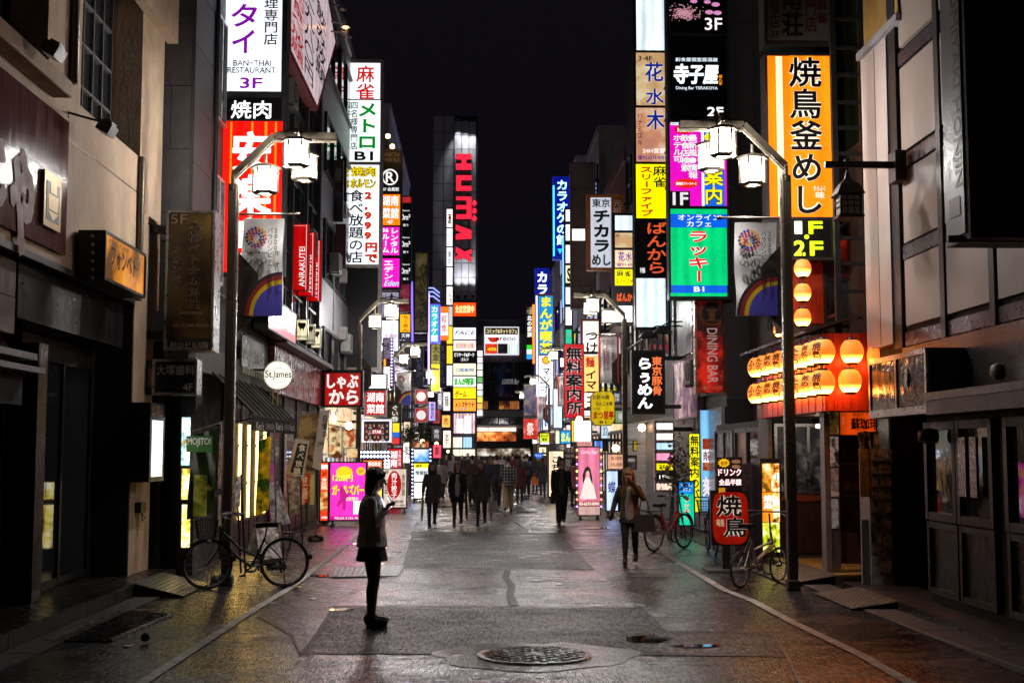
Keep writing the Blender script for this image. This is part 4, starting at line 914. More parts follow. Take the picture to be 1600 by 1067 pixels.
# round pub sign
p = PF(23.4); c = p.pt(*p.uv(434.5, 586)); rad = 23.4 * 23.4 / 2000
rs = thing('round_sign', 'round glowing white pub sign with gothic lettering', 'sign', (c.x, c.y, c.z - rad))
mb = MB(); mb.lathe([(rad, -.001), (rad, .16), (.001, .16)], c, 40, axis='y'); mb.build('rim', ALU, rs)
mb = MB(); mb.lathe([(rad - .02, -.006), (.001, -.006)], c, 40, axis='y'); mb.build('lit_disc', glow('fbf6e2', 1.25, .08), rs)
for rr in (.86, .5):
    mb = MB(); mb.tube([(c.x + rad * rr * math.cos(a), c.y - .010, c.z + rad * rr * math.sin(a)) for a in [2 * math.pi * k / 40 for k in range(40)]], .004, 4, closed=True); mb.build('ring_print', ink('b09858'), rs)
letter(p, T('St.James', 415, 579, 455, 593, '1a1612', .02), rs, .012)
mb = MB(); mb.bar((XL - .05, c.y + .08, c.z + .1), (c.x - rad + .02, c.y + .08, c.z + .1), .04); mb.build('bracket', DARK, rs)
mb = MB()
for x in (.015, -.015): mb.tube([(c.x - .05 + x * 3, c.y + .05, c.z - rad), (c.x - .05 + x * 3, c.y + .05, c.z - rad - .28)], .012, 6)
mb.build('chain', surf('yellow_chain', (.5, .42, .04), .5), rs)
sign('projecting_sign', 'red and white restaurant sign with big curling characters beside the black blank sign', PF(34.4), (501, 578, 567, 636), [Pn(508, 583, 563, 633, 'c01410', .5, .2)],
     [T('しゃぶ', 511, 585, 560, 607, 'fff0ea', .05, k=1.0), T('から', 514, 609, 560, 631, 'fff0ea', .06, k=1.0)], thick=.35, case=BLACK, frame=.05, bracket=L_())

# ---- mahjong stack
YE = 'fff020'
sign('sign_stack', 'tall white stack of mahjong and grilled offal signs over a blank black panel', PF(42.2), (539, 93, 597, 579),
     [Pn(546, 99, 594, 155, W_, 1.05, .08), Pn(545, 157, 594, 253, 'e6f2f2', 1.05, .08), Pn(544, 258, 592, 413, 'f2f6ff', 1.05, .08), Pn(543, 419, 590, 574, '', mat=ink('0b0b0e', .35))],
     [T('麻', 557, 103, 585, 129, 'e02410', .025, k=.8), T('雀', 556, 131, 585, 156, 'e02410', .025, k=.8), T('メトロ', 559, 160, 589, 235, '08a028', .06, v=1, k=.7), T('四名様専門店', 548, 159, 559, 235, '101216', .02, v=1), T('B1', 554, 237, 583, 251, '101216', .08),
      T('焼肉', 548, 260, 588, 277, 'ffe000', .03, ('101010', .11, 0), k=.9), T('ホルモン', 547, 279, 588, 295, 'ffe000', .03, ('101010', .11, 0), k=.9), T('食べ放題の店', 546, 297, 567, 412, '18181c', .03, v=1),
      T('2,999', 570, 298, 590, 376, 'f03808', .06, ('181010', .12, 0), v=1, k=.8), T('円で', 570, 378, 590, 412, 'f03808', .03, ('181010', .10, 0), v=1, k=.8)], thick=.4, case=surf('stack_frame', (.46, .40, .37), .4, .4), frame=.05, bracket=L_())
sign('narrow_sign', 'narrow unlit sign with red and white characters on the wall left of the mahjong stack', PF(37.5), (520, 250, 536, 345), [Pn(521, 251, 535, 344, '', mat=poster('wine_print', '1c1014', '3c2430', '6a5868', 3, 0, 2))], [T('善', 523, 262, 534, 282, 'a0908c', .02)], thick=.2, bracket=L_())
sign('narrow_sign', 'narrow sign of yellow and wine red discs left of the mahjong stack', PF(38), (524, 350, 540, 415), [Pn(525, 351, 539, 414, '', mat=ink('50142c'))], [], thick=.2, bracket=L_())
for k, y in enumerate((318, 420, 510)):
    wall(thing('meter_box', ['upper', 'middle', 'lower'][k] + ' grey metal box on the wall left of the mahjong stack', 'box', onY(530, y + 18, 39), 0, 'grey wall boxes'), onY(521, y + 20, 39), onY(541, y, 39) + Vector((-.0, .4, 0)), surf('box_metal', (.34, .31, .30), .45, .4), 'case')
# ---- pink column and neighbours
sign('sign_stack', 'column of orange and pink room rental signs right of the mahjong stack', PF(52), (592, 234, 628, 452),
     [Pn(595, 236, 626, 255, '', mat=ink('151216')), Pn(595, 257, 626, 302, '', mat=ink('101014')), Pn(595, 304, 625, 352, 'ff7a08', 1.0, .1), Pn(595, 355, 624, 399, 'e020b0', 1.0, .1), Pn(594, 404, 624, 449, 'e818b8', 1.0, .1)],
     [T('DAIICHI', 597, 239, 624, 245, 'a09890', .01), T('TAKEI BLD', 597, 247, 625, 253, 'a09890', .01), T('R', 603, 269, 616, 285, 'ffffff', .03, k=1.1), T('5F 会員制', 598, 293, 623, 299, 'ffffff', .03, k=.9), T('湖南', 597, 306, 623, 322, 'ffffff', .03, k=1.1), T('菜館', 597, 325, 623, 342, 'ffffff', .03, k=1.1), T('4F', 605, 344, 614, 350, 'ffffff', .04, k=1),
      T('レンタル', 610, 356, 622, 397, 'ffffff', .05, v=1, k=1.1), T('ルーム', 597, 365, 608, 396, 'ffffff', .05, v=1, k=1.1), T('36', 597, 357, 607, 363, 'ffffff', .06, k=1.1), T('エデン', 600, 406, 614, 437, 'ffffff', .05, v=1, k=1.1), T('Eden', 600, 438, 622, 447, 'a8e8ff', .03, slant=.3, k=1.1)], thick=.35, bracket=L_(),
     extra=lambda root, plane: [None for _ in [0] for mb in [MB()] for c in [plane.pt(*plane.uv(609.5, 277))] if (mb.tube([(c.x + .30 * math.cos(a), c.y - .016, c.z + .31 * math.sin(a)) for a in [2 * math.pi * k / 30 for k in range(30)]], .03, 5, closed=True), mb.build('ring', glow('ffffff', 1.1, 0, False), root))])
for k, (x, y) in enumerate(((606, 213), (613, 229))):
    root = thing('sign_spotlight', ['upper', 'lower'][k] + ' glowing spotlight over the black ring sign', 'spotlight', onY(x, y, 51), group='spotlights over the ring sign'); p = onY(x, y, 51)
    mb = MB(); mb.tube([(p.x - 1.4, p.y + 1, p.z - .1), p + Vector((0, .1, .1))], .02, 6); mb.build('arm', DARK, root); mb = MB(); mb.lathe([(.001, -.1), (.09, -.06), (.09, .05), (.001, .1)], p, 12); mb.build('bulb', glow('ffb868', 16), root)
sign('sign_stack', 'column of three black karaoke space signs with white figures beside the pink signs', PF(58), (625, 306, 643, 443), [Pn(627, 308, 642, 317, 'c02830', .6, .1)] + [Pn(627, y, 642, y + 39, '', mat=ink('0c0c10')) for y in (319, 361, 403)],
     [T('Space', 629, y + 9, 640, y + 12, 'ffffff', .02, k=.9) for y in (319, 361, 403)] + [T('0m²', 627, y + 16, 641, y + 25, 'ffffff', .03, k=.9) for y in (319, 361, 403)] + [T('歌う', 630, y + 31, 638, y + 35, 'ffffff', .03, k=.8) for y in (319, 361, 403)], thick=.3, bracket=L_())
sign('poster_sign', 'pale lavender poster sign with a dark haired figure behind the street lamp', PF(50), (593, 455, 624, 498), [Pn(594, 457, 623, 497, '', mat=poster('lavender_ad', 'b8b4d8', 'd4d0e8', '8880a8', 2, .5, 3))], [T('バー', 597, 460, 612, 468, '504878', .02)], thick=.2, bracket=L_())
sign('lightbox_sign', 'bright white and blue vertical lightbox below the lavender poster', PF(50), (592, 499, 624, 550), [Pn(594, 501, 622, 548, 'e4ecff', 1.05, .2)], [T('洋酒館', 600, 522, 621, 529, 'd09090', .02, k=.7), T('B1', 613, 541, 620, 546, '404050', .03)], thick=.25, bracket=L_())
sign('red_panel_sign', 'dark red sign panel right of the lavender poster', PF(56), (624, 443, 642, 487), [Pn(625, 444, 641, 486, '', mat=poster('red_wine_ad', '58101c', '802030', 'a04058', 2, .4, 2))], [], thick=.2, bracket=L_())
sign('round_yellow_sign', 'yellow ramen sign with red brush characters under the red panel', PF(57), (624, 490, 642, 530), [Pn(625, 491, 641, 519, 'f0b010', .9, .1), Pn(625, 520, 641, 529, '', mat=ink('181430'))], [T('らーめん', 630, 492, 638, 519, 'c01410', .05, v=1, k=.6), T('天神', 627, 521, 640, 528, 'ffffff', .03, k=.8)], thick=.2, bracket=L_())
sign('arrow_sign', 'small black sign with white down arrow and tilted lettering', PF(56), (624, 532, 642, 573), [Pn(625, 533, 641, 572, '', mat=ink('101014'))], [T('Space', 627, 537, 640, 543, 'ffffff', .02, slant=.3, k=.9), T('▼', 627, 559, 640, 568, 'ffffff', .03, k=.9)], thick=.2, bracket=L_())
sign('brush_sign', 'tall tarnished yellow sign with black brush writing, topped by a cap', PF(64), (647, 392, 669, 520), [Pn(649, 396, 667, 516, '', mat=poster('tarnished', '28241c', '6a5c30', '8c8050', 1.2, .16, 5))], [T('くいどころ', 654, 412, 664, 512, '08080a', .03, v=1)], thick=.5, bracket=L_(-4.1))
sign('dark_vertical_sign', 'tall dark violet sign with grey characters behind the third lamp', PF(62), (645, 535, 662, 605), [Pn(646, 536, 661, 604, '', mat=ink('2a2440'))], [T('いるか', 650, 556, 659, 590, '8c84a0', .03, v=1)], thick=.3, bracket=L_(-4.1))
def neon(label, pts, Y, col, k=3, r=.05, wall_x=XL):
    g_ = [onY(x, y, Y) for x, y in pts]; root = thing('neon_strip', label, 'neon strip', g_[-1]); mb = MB(); mb.tube(g_, r, 8); mb.build('tube', glow(col, k), root)
    for q in (g_[0], g_[-1]): mb = MB(); mb.bar(q, (q.x + (-.5 if q.x < 0 else .5), q.y + .2, q.z), .04); mb.build('holder', DARK, root)
neon('violet white neon strip left of the teal karaoke sign', [(670, 458), (670, 600)], 66, 'a890ff', 3)
neon('second violet neon strip beside the black karaoke column', [(643.5, 440), (644.5, 535)], 60, '7a60ff', 2.2, .045)
for k, y in enumerate((450, 456, 463)):
    neon(['top', 'second', 'third'][k] + ' blue neon chevron above the teal karaoke sign', [(667, y), (677, y), (687, y + 8)], 68, '90a0ff', 1.6, .04)
sign('karaoke_sign', 'tall teal karaoke sign with white characters and violet border', PF(70), (671, 475, 688, 536), [Pn(673, 477, 685, 535, '10b0a8', 1.0, .1)], [T('カラオケ館', 674, 478, 684, 534, 'ffffff', .04, v=1, k=1.2)], thick=.5, case=glow('6a50ff', 1.2, 0), frame=.06, bracket=L_(-4.1))
sign('yellow_sign', 'yellow and olive vertical sign under the teal karaoke sign', PF(70), (673, 537, 688, 612), [Pn(674, 538, 687, 568, '8a8430', .6, .3), Pn(674, 569, 687, 611, 'f0c818', 1.0, .15)], [T('大金', 676, 540, 686, 564, '1a1608', .04, v=1)], thick=.4, bracket=L_(-4.1))
sign('orange_edged_sign', 'white vertical sign with orange ends left of the tower panels', PF(80), (686, 479, 701, 531), [Pn(687, 480, 700, 488, 'ff7018', 1.1, 0), Pn(687, 489, 700, 524, 'ffe6e0', 1.1, .15), Pn(687, 525, 700, 530, 'ff7018', 1.1, 0)], [T('和食', 690, 492, 697, 520, 'd06050', .03, v=1, k=.7)], thick=.4, case=glow('ff7018', .9, 0), bracket=L_(-4.4))
sign('outline_letter_sign', 'dark purple sign with faint outlined letters under the orange edged sign', PF(82), (687, 534, 698, 606), [Pn(688, 535, 697, 605, '', mat=ink('1c1030'))], [T('ROSSO', 690, 538, 696, 600, '7060a0', .03, v=1, k=.3)], thick=.3, bracket=L_(-4.4))
sign('panel_column', 'column of white and yellow lightboxes at the left of the tower', PF(104), (696, 325, 708, 604), [Pn(698, y0, 707, y1, c, k_, .1) for y0, y1, c, k_ in ((327, 355, 'fff4ec', 1.1), (357, 385, 'f0fff8', 1.1), (387, 416, 'f4f8ff', 1.1), (418, 445, 'f4f8ff', 1.1), (448, 476, 'fffdf4', 1.1), (479, 508, 'c0d0d8', .8), (510, 537, 'ffd030', 1.0), (540, 568, 'ffd030', 1.0), (571, 602, 'e8f0f0', .9))],
     [T('酒', 700, 334, 705, 350, 'd07020', .03), T('鳥の', 700, 392, 705, 414, '202028', .04, v=1), T('小料理', 702, 450, 706, 474, '402008', .03, v=1)], thick=1.0)
sign('tower_sign_stack', 'stack of bright leisure signs on the foot of the lettered tower', PF(108.6), (706, 470, 746, 645),
     [Pn(708.5, 473, 743.5, 494, 'ff4a0c', 1.0, .1), Pn(708.5, 496, 743.5, 510.5, '', mat=ink('2a2830')), Pn(708.5, 512, 743.5, 530, 'eef0ff', 1.05, .1), Pn(708.5, 532, 743.5, 548, 'ffe4da', 1.0, .1), Pn(708.5, 550, 743.5, 566, '', mat=ink('0a1020')), Pn(708.5, 568, 743.5, 586, 'fff0c8', 1.05, .1), Pn(708.5, 588, 743.5, 604.5, 'f0fff4', 1.0, .1), Pn(708.5, 606, 743.5, 622.5, 'ffe410', 1.05, .1), Pn(708.5, 624, 743.5, 642, 'ffa030', 1.0, .1)],
     [T('全店営業中', 711, 477, 741, 489, 'fff0a0', .04, k=1.2), T('FACE', 711, 517, 741, 523, '181828', .02, slant=.3), T('居酒屋公園', 712, 536, 740, 544, 'e08070', .02, k=.7), T('ビリヤード&ダーツ', 710, 551, 741, 557.5, 'ffffff', .04, k=1.1), T('ゴルフ', 720, 559, 732, 564, 'ffffff', .04, k=1), T('CORDBOWL', 713, 575, 742, 581, '1880c8', .06, k=.8), T('まんが喫茶', 710, 590, 741, 602, '48c038', .06, ('ffffff', .1, 1), k=.9), T('ゲーム', 711, 610, 729, 621, 'd02010', .05, k=.8), T('メンズサウナ', 711, 628, 741, 636, '203878', .04), T('24時間', 715, 637, 728, 640, '20a8e0', .04, k=.8)], thick=1.2, case=DARK, frame=.12)
sign('arch_sign', 'slim arched directory sign of small white lit squares right of the tower stack', PF(116), (743.5, 540, 755.5, 652), [Pn(745, 548 + k * 10.3, 754, 556.6 + k * 10.3, ['fff8f8', 'ffe8e8', 'f0fff0', 'fff0e8', '60a860', 'fff0f8', 'd8ffe0', 'ffe040', 'ffb050', 'ffffff'][k], 1.0, 0) for k in range(10)], [], thick=.5, case=surf('arch_frame', (.4, .42, .46), .3, .4), frame=.1)
bb = sign('billboard', 'white framed roof billboard with red half disc over the end building', PF(134.5), (756.5, 510.5, 811, 554.5), [Pn(758, 512, 809.5, 522.5, '', mat=ink('3a2c10')), Pn(758, 523, 809.5, 536.5, 'f4f6ff', 1.05, .1), Pn(758, 537, 777, 552.5, 'd83c1c', .9, .3), Pn(778, 537, 793, 552.5, '', mat=poster('dark_ad', '10101c', '282430', '806050', .8, .4, 3)), Pn(794, 537, 809.5, 552.5, 'd8ece8', .9, .3)],
          [T('コミック&ネットカフェ', 760, 514, 808, 521, 'fff0b0', .03, k=1.1), T('precio', 775, 525, 806, 535, '34343c', .02), T('アプレシオ', 779, 534, 806, 536.3, '34343c', .0), T('40%', 762, 543, 776, 548, 'fff020', .06, k=1)], thick=.4, case=glow('f0f0f8', .9, 0), frame=.12)
p = PF(134.5); mb = MB(); cu, cz = p.uv(771, 527); n = 14
mb.face([p.pt(cu + .6 * math.cos(math.pi + math.pi * k / n), cz + .55 * math.sin(math.pi + math.pi * k / n), .012) for k in range(n + 1)]); mb.build('half_disc', glow('e03018', .9, 0, False), bb)
for x in (765, 785, 803):
    q = onY(x, 554, 134.7); mb = MB(); mb.bar((q.x, 135, q.z), (q.x, 136.5, q.z - 3.2), .15); mb.build('strut', GALV, bb)

# ================================================================ signs, right side
py_ = PF(11.3); xo = py_.rect((1508, 0, 1700, 370))[0]
def honjin(root, plane):
    ps = PR(xo - .001); z0, z1 = plane.rect((1508, -150, 1720, 372))[2:]
    mb = MB(); slab(mb, ps, -11.82, -11.36, z0 + .06, z1, .002, .008); mb.build('edge_panel', surf('dull_sign_edge', (.16, .145, .14), .4), root)
    mb = MB()
    letter(ps, T('OKONOMIYAKI HONJIN', 1485, -140, 1499, 296, '2a1c1c', .02, rot=1), root, .012)
    mb = MB(); u0, u1, a, b = ps.rect((1485, 309, 1502, 340)); slab(mb, ps, u0, u1, a, b, .009, .012); mb.build('seal', ink('5c2424'), root)
    mb = MB(); mb.bar((xo - .12, 11.5, z0 + .02), (XR1 + .1, 11.5, z0 + .02), .06); mb.build('foot_arm', BLACK, root)
sign('projecting_sign', 'huge unlit black restaurant sign at the upper right corner', py_, (1508, -150, 1720, 372), [Pn(1516, -140, 1700, 296, '', mat=ink('2a2624', .7))],
     [T('お好み焼本陣', 1534, -104, 1602, 268, '020202', .05, v=1), T('2F', 1564, 304, 1625, 340, '2a1414', .06)], thick=.58, case=surf('sign_black', (.008, .007, .007), .5), frame=.03, extra=honjin)
sign('projecting_sign', 'unlit grey mahjong parlour sign above the orange sign', PF(18.95), (1193, -70, 1299, 72), [Pn(1199, -64, 1293, 64, '', mat=UNLIT('grey_sign', '6a605a'))],
     [T('南荘', 1222, -22, 1253, 60, '0c0808', .04, v=1), T('新宿店', 1203, -22, 1217, 46, '0c0808', .02, v=1), T('3F', 1203, 48, 1219, 60, '4a1410', .03), T('専門店', 1258, -26, 1275, 52, '4a1410', .03, v=1), T('麻雀', 1276, 1, 1292, 38, '4a1410', .03, v=1)], thick=.35, case=surf('sign_case_dark', (.04, .032, .03), .5), frame=.06, bracket=R_(XR + .3))
def badge(root, plane):
    letter(plane, T('たらふく', 1271, 291, 1289, 299, 'fff0e0', .02, k=1), root, .02); letter(plane, T('味', 1274, 300, 1288, 311, 'fff0e0', .03, k=1), root, .02)
sign('projecting_sign', 'glowing orange sign with five black brush characters over a black floor panel', PF(18.9), (1197, 84, 1302, 406),
     [Pn(1201, 88, 1236, 339, 'ff7a08', 1.0, .15), Pn(1236, 88, 1299, 339, 'ff8410', 1.0, .12), Pn(1214, 89, 1224, 338, 'ffe6b0', 1.15, .1), Pn(1237, 343, 1298, 402, '', mat=ink('0a0806'))],  # pale strip panel paints in the glare of a tube behind the face
     [T('焼鳥釜めし', 1236, 90, 1283, 338, '0c0806', .03, ('fff4e0', .075, 1.1), v=1), T('1', 1241, 346, 1253, 366, 'fbffd8', .08, k=1.2), T('F', 1263, 346, 1285, 366, 'e0ff20', .08, k=1.1), T('2', 1240, 376, 1258, 400, 'e8ff40', .08, k=1.1), T('F', 1265, 377, 1286, 400, 'e0ff20', .08, k=1.1), T('●', 1256, 367, 1264, 374, 'e0ff20', .0, k=1.1)],
     thick=.3, case=surf('sign_case_dark', (.04, .032, .03), .5), frame=.03, bracket=R_(XR + .3), extra=badge)
PINK = 'e8a0c8'
def cherry(root, plane):
    rnd = random.Random(3)
    cu, cz = plane.uv(1069, 22); mb = MB(); mt = MB()
    for k in range(420):
        a, r = rnd.uniform(0, 2 * math.pi), abs(rnd.gauss(0, .5)); u, z = cu + .30 * r * 1.15 * math.cos(a), cz + .19 * r * math.sin(a) * 1.1; s = rnd.uniform(.008, .02); q = rnd.uniform(0, 6)
        if z > cz - .16: mb.face([plane.pt(u + s * math.cos(q + i * 1.57), z + s * math.sin(q + i * 1.57), .014 + k * 1e-6) for i in range(4)])
    o = mb.build('blossom_print', glow('d898a8', .8, 0, False), root); o['kind'] = 'stuff'
    for du in (-.03, 0, .04): mt.face([plane.pt(cu + du * .3 - .015, cz - .24, .013), plane.pt(cu + du * .3 + .015, cz - .24, .013), plane.pt(cu + du * 3, cz + .02, .013)])
    mt.build('trunk_print', ink('2a1418'), root)
    for x, y, s in ((1108, 20, .06), (1121, 21, .06), (1105, 4, .05), (1118, 8, .06), (1084, 3, .05)):
        u, z = plane.uv(x, y); mb = MB(); mb.face([plane.pt(u + s * 1.5 * math.cos(a), z + s * math.sin(a) * .8, .0145) for a in [k * math.pi / 6 for k in range(12)]]); mb.build('petal_print', glow('e090c8', .9, 0, False), root)
    u, z = plane.uv(1053, 200); 
    for x, y, rx, ry, c in ((1069, 203, .21, .10, 'e01010'), (1072, 287, .26, .10, 'f02808')):
        u, z = plane.uv(x, y); mb = MB(); mb.face([plane.pt(u + rx * math.cos(a), z + ry * math.sin(a), .0165) for a in [k * math.pi / 12 for k in range(24)]]); mb.build('oval_print', glow(c, .9, 0, False), root)
    letter(plane, T('無料案内', 1058, 200, 1082, 207, 'ffffff', .03, k=1), root, .022); letter(plane, T('歌舞伎町フリースペース', 1056, 285, 1088, 290, 'ffffff', .03, k=1), root, .022)
sign('sign_stack', 'tall stack of dining bar, pink information and green internet cafe panels', PF(26.2), (1043, -70, 1140, 468),
     [Pn(1047, -66, 1135, 52, '', mat=ink('060405', .3)), Pn(1047, 57, 1135, 188, '', mat=ink('060506', .3)), Pn(1047, 192, 1096, 299, 'd80cb4', .95, .1), Pn(1096, 192, 1100, 322, 'e8e8ff', 1.0, 0), Pn(1100, 192, 1132, 322, '1c60d8', .9, .1), Pn(1132, 192, 1135, 322, 'd80cb4', .95, 0), Pn(1047, 299, 1078, 323, '', mat=ink('0c080c')), Pn(1078, 299, 1096, 322, 'd80cb4', .95, 0),
      Pn(1047, 327, 1136, 335, '00c070', .95, .1), Pn(1047, 335, 1136, 356, '0858d0', .95, .05), Pn(1047, 356, 1136, 446, '00c070', 1.0, .15), Pn(1047, 446, 1136, 458, '0858d0', .95, .05), Pn(1047, 458, 1136, 463, '00c070', .95, .05), Pn(1048, 192, 1082, 196, 'e8f4ff', .9, 0)],
     [T('3F', 1101, 29, 1128, 48, 'fff4f8', .02, k=1.1), T('創食屋個室居酒屋', 1055, 91, 1121, 97, 'e8f4ff', .02, k=1.1), T('寺子屋', 1051, 101, 1121, 132, 'f4faff', .05, k=1.4, slant=.1), T('Dining Bar TERAKOYA', 1056, 136, 1121, 142, 'e8f4ff', .015, k=1.1), T('2F', 1105, 168, 1130, 182, 'ffffff', .05, k=1.3), T('隠れ家', 1123, 118, 1128, 134, 'ff9a10', .04, v=1, k=.9),
      T('最新風●情報', 1076, 211, 1089, 280, 'ffffff', .03, ('300828', .07, 0), v=1, k=1), T('飲食店検索', 1064, 211, 1077, 269, 'ffffff', .03, ('300828', .07, 0), v=1, k=1), T('ホテル可', 1052, 211, 1065, 255, 'ffffff', .03, ('300828', .07, 0), v=1, k=1), T('1F', 1051, 301, 1075, 321, 'f0e8f0', .05, k=1),
      T('無料案内', 1101, 206, 1128, 321, 'fff010', .03, ('101008', .09, 0), v=1, k=1.1), T('無料タウン情報', 1049, 192.6, 1080, 195.6, '101010', .0), T('オンライン', 1059, 336, 1125, 344.5, 'f4ffff', .02, k=1.2), T('カフェ', 1073, 346, 1111, 354.5, 'f4ffff', .02, k=1.2), T('ラッキー', 1075, 360, 1107, 442, 'ee2010', .05, ('ffffff', .12, 1.1), v=1, k=.9), T('B1', 1084, 448, 1100, 456, 'f4ffff', .05, k=1.2)],
     thick=.32, case=DARK, frame=.04, bracket=R_(), extra=cherry)
def captain(root, plane):
    u, z = plane.uv(1112, 490)
    for rr, c, o in ((.265, 'c07018', .012), (.235, '8a4a10', .0132), (.20, '281830', .0145)):
        mb = MB(); mb.face([plane.pt(u + rr * math.cos(a), z + rr * math.sin(a), o) for a in [k * math.pi / 18 for k in range(36)]]); mb.build('emblem_ring', ink(c), root)
    mb = MB(); mb.face([plane.pt(u + a, z + b, .016) for a, b in ((-.09, .1), (.09, .1), (.13, .06), (.06, .04), (.07, -.04), (.05, -.1), (.13, -.16), (-.13, -.16), (-.05, -.1), (-.07, -.04), (-.06, .04), (-.13, .06))]); mb.build('emblem_figure', ink('b07030'), root)
    for x, y in ((1095, 519), (1094, 525), (1097, 530), (1099, 535), (1130, 581), (1131, 588), (1128, 593), (1126, 588)):
        a, b = plane.uv(x, y); mb = MB(); mb.face([plane.pt(a + .02 * math.cos(t), b + .02 * math.sin(t), .014) for t in [k * math.pi / 6 for k in range(12)]]); mb.build('dot_print', ink('d8a898'), root)
sign('projecting_sign', 'black dining bar sign with sideways letters and round orange emblem', PF(26.9), (1086, 468, 1139, 616), [Pn(1089, 471, 1136, 613, '', mat=poster('reflected_red_panel', '200408', '5a0c08', 'd02410', 1.6, .75, 7))],  # red lantern reflections put into the panel as colour and glow
     [T('DINING BAR', 1105, 513, 1121, 598, 'f0c8c0', .01, k=.35, rot=1), T('B1', 1099, 603, 1107, 609, 'e08050', .04, k=.4), T('80席', 1111, 602, 1129, 610, 'e05030', .03, k=.4)], thick=.22, case=surf('copper_frame', (.45, .24, .14), .3, .8), frame=.03, bracket=R_(), extra=captain)
sign('sign_stack', 'tall narrow stack with white top, blue flower characters and yellow mahjong panel', PF(34.6), (990, -70, 1043, 515),
     [Pn(994, -66, 1040, 79, 'dcecf6', 1.0, .2), Pn(994, 83, 1040, 165, '', mat=poster('flower_sign_a', 'e8d8b0', 'd8b080', 'c89868', 2, .85, 2)), Pn(994, 169, 1040, 253, '', mat=poster('flower_sign_b', 'e8c0a0', 'd89870', 'c88870', 2, .85, 5)), Pn(994, 257, 1040, 341, 'fff000', 1.0, .08), Pn(994, 345, 1040, 430, '', mat=ink('0a080a')), Pn(994, 435, 1040, 511, 'd8ecf4', 1.0, .15)],
     [T('3·4F', 997, 88, 1019, 96, '2838a0', .03), T('花', 1008, 98, 1036, 128, '1430b8', .03, ('f0e8e0', .07, .9), k=.5), T('水', 1009, 139, 1037, 164, '1430b8', .03, ('f0e8e0', .07, .9), k=.5), T('木', 1010, 173, 1038, 203, '1430b8', .03, ('f0e8e0', .07, .9), k=.5), T('ハナミズキ', 996, 176, 1004, 229, '403048', .01, v=1), T('24H営業', 1004, 232, 1040, 240, 'fff0f0', .04, k=1), T('☎03.6273-8701', 996, 243, 1040, 250, '7038b0', .03, k=.5),
      T('麻雀', 1021, 259, 1040, 294, '101010', .03, v=1), T('スリーファイブ', 1000, 260, 1020, 339, 'e83808', .04, ('401008', .08, 0), v=1, k=.8), T('ばんから', 1011, 347, 1040, 429, 'f06030', .03, v=1, k=.9), T('年中無休', 1000, 418, 1008, 427, 'ffffff', .02, k=.8)], thick=.3, case=DARK, frame=.035, bracket=R_())
sign('sign_stack', 'smaller six panel stack left of the tall narrow stack', PF(38), (957, 333, 991, 508),
     [Pn(961, 337, 988, 360, 'd8e8f4', 1.0, .15), Pn(961, 364, 988, 387, '', mat=poster('flower_sign_a', 'e8d8b0', 'd8b080', 'c89868', 2, .85, 2)), Pn(961, 391, 988, 418, 'f0c8a8', .9, .2), Pn(961, 421, 988, 446, 'fff000', 1.0, .05), Pn(961, 448, 988, 475, '', mat=ink('0a080a')), Pn(961, 478, 988, 503, 'f0f2fa', 1.05, .1)],
     [T('4F', 962, 366, 968, 371, '505060', .02), T('花水', 966, 394, 987, 408, '2848c0', .02, k=.5), T('☎03-62', 962, 411, 988, 416, '7038b0', .02), T('麻雀', 963, 422, 986, 433, '101010', .03), T('スリーファ', 962, 435, 988, 445, 'e83808', .04, k=.8), T('ばんか', 964, 458, 988, 471, 'f06030', .03, k=.9)], thick=.3, case=DARK, frame=.035, bracket=R_())
sign('projecting_sign', 'white sign with heavy black characters in an orange frame', PF(43.2), (917, 304, 975, 422), [Pn(923, 309, 955, 418, 'c8ccd8', .72, .05), Pn(957, 309, 972, 418, '', mat=ink('9a4a18'))],
     [T('東京', 925, 311, 953, 324, '0a0a0c', .03), T('チカラ', 927, 327, 953, 396, '0a0a0c', .07, v=1), T('めし', 925, 398, 954, 415, '0a0a0c', .05), T('元祖', 958, 312, 971, 336, 'f0d0b0', .04, v=1)], thick=.4, case=surf('orange_frame', (.5, .16, .03), .4), frame=.05, bracket=R_())
sign('blank_sign', 'tall blank beige sign of stacked unlit panels', PF(53), (892, 254, 931, 482), [Pn(894, 256, 929, 294, '', mat=UNLIT('blank_panel', '8a7c76')), Pn(894, 296, 929, 356, '', mat=UNLIT('blank_panel', '8a7c76')), Pn(894, 358, 914, 376, 'fff8f0', 1.1, .05), Pn(894, 378, 929, 446, '', mat=UNLIT('blank_panel', '8a7c76')), Pn(894, 448, 929, 478, '', mat=UNLIT('blank_panel', '8a7c76'))], [], thick=.6, case=UNLIT('blank_case', '70645e'), frame=.03, bracket=R_())
sign('panel_column', 'slim column of bright white lightboxes behind the blank beige sign', PF(60), (882, 325, 895, 545), [Pn(884, y0, 893, y1, c, 1.1, .05) for y0, y1, c in ((328, 346, 'ffffff'), (351, 376, 'ffffff'), (383, 411, 'fff4f0'), (415, 442, 'f0e4b0'), (449, 475, 'f4f8ff'), (480, 508, 'ffffff'), (515, 543, '20b080'))],
     [T('S', 886, 419, 892, 440, '181410', .05), T('U', 887, 520, 891, 527, 'ffffff', .05)], thick=.4, bracket=R_())
sign('karaoke_sign', 'tall dark blue karaoke sign with glowing cyan neon characters', PF(66), (864, 276, 890, 405), [Pn(866, 278, 888, 403, '0818a0', .55, .2)], [T('カラオケの館', 870, 281, 887, 384, 'e8ffff', .01, ('18b8ff', .075, 1.6), v=1, k=2.0), T('▼', 871, 389, 879, 397, '20c0ff', .02, k=1.6)], thick=.6, case=glow('1428c0', .4, 0), frame=.05, bracket=R_())
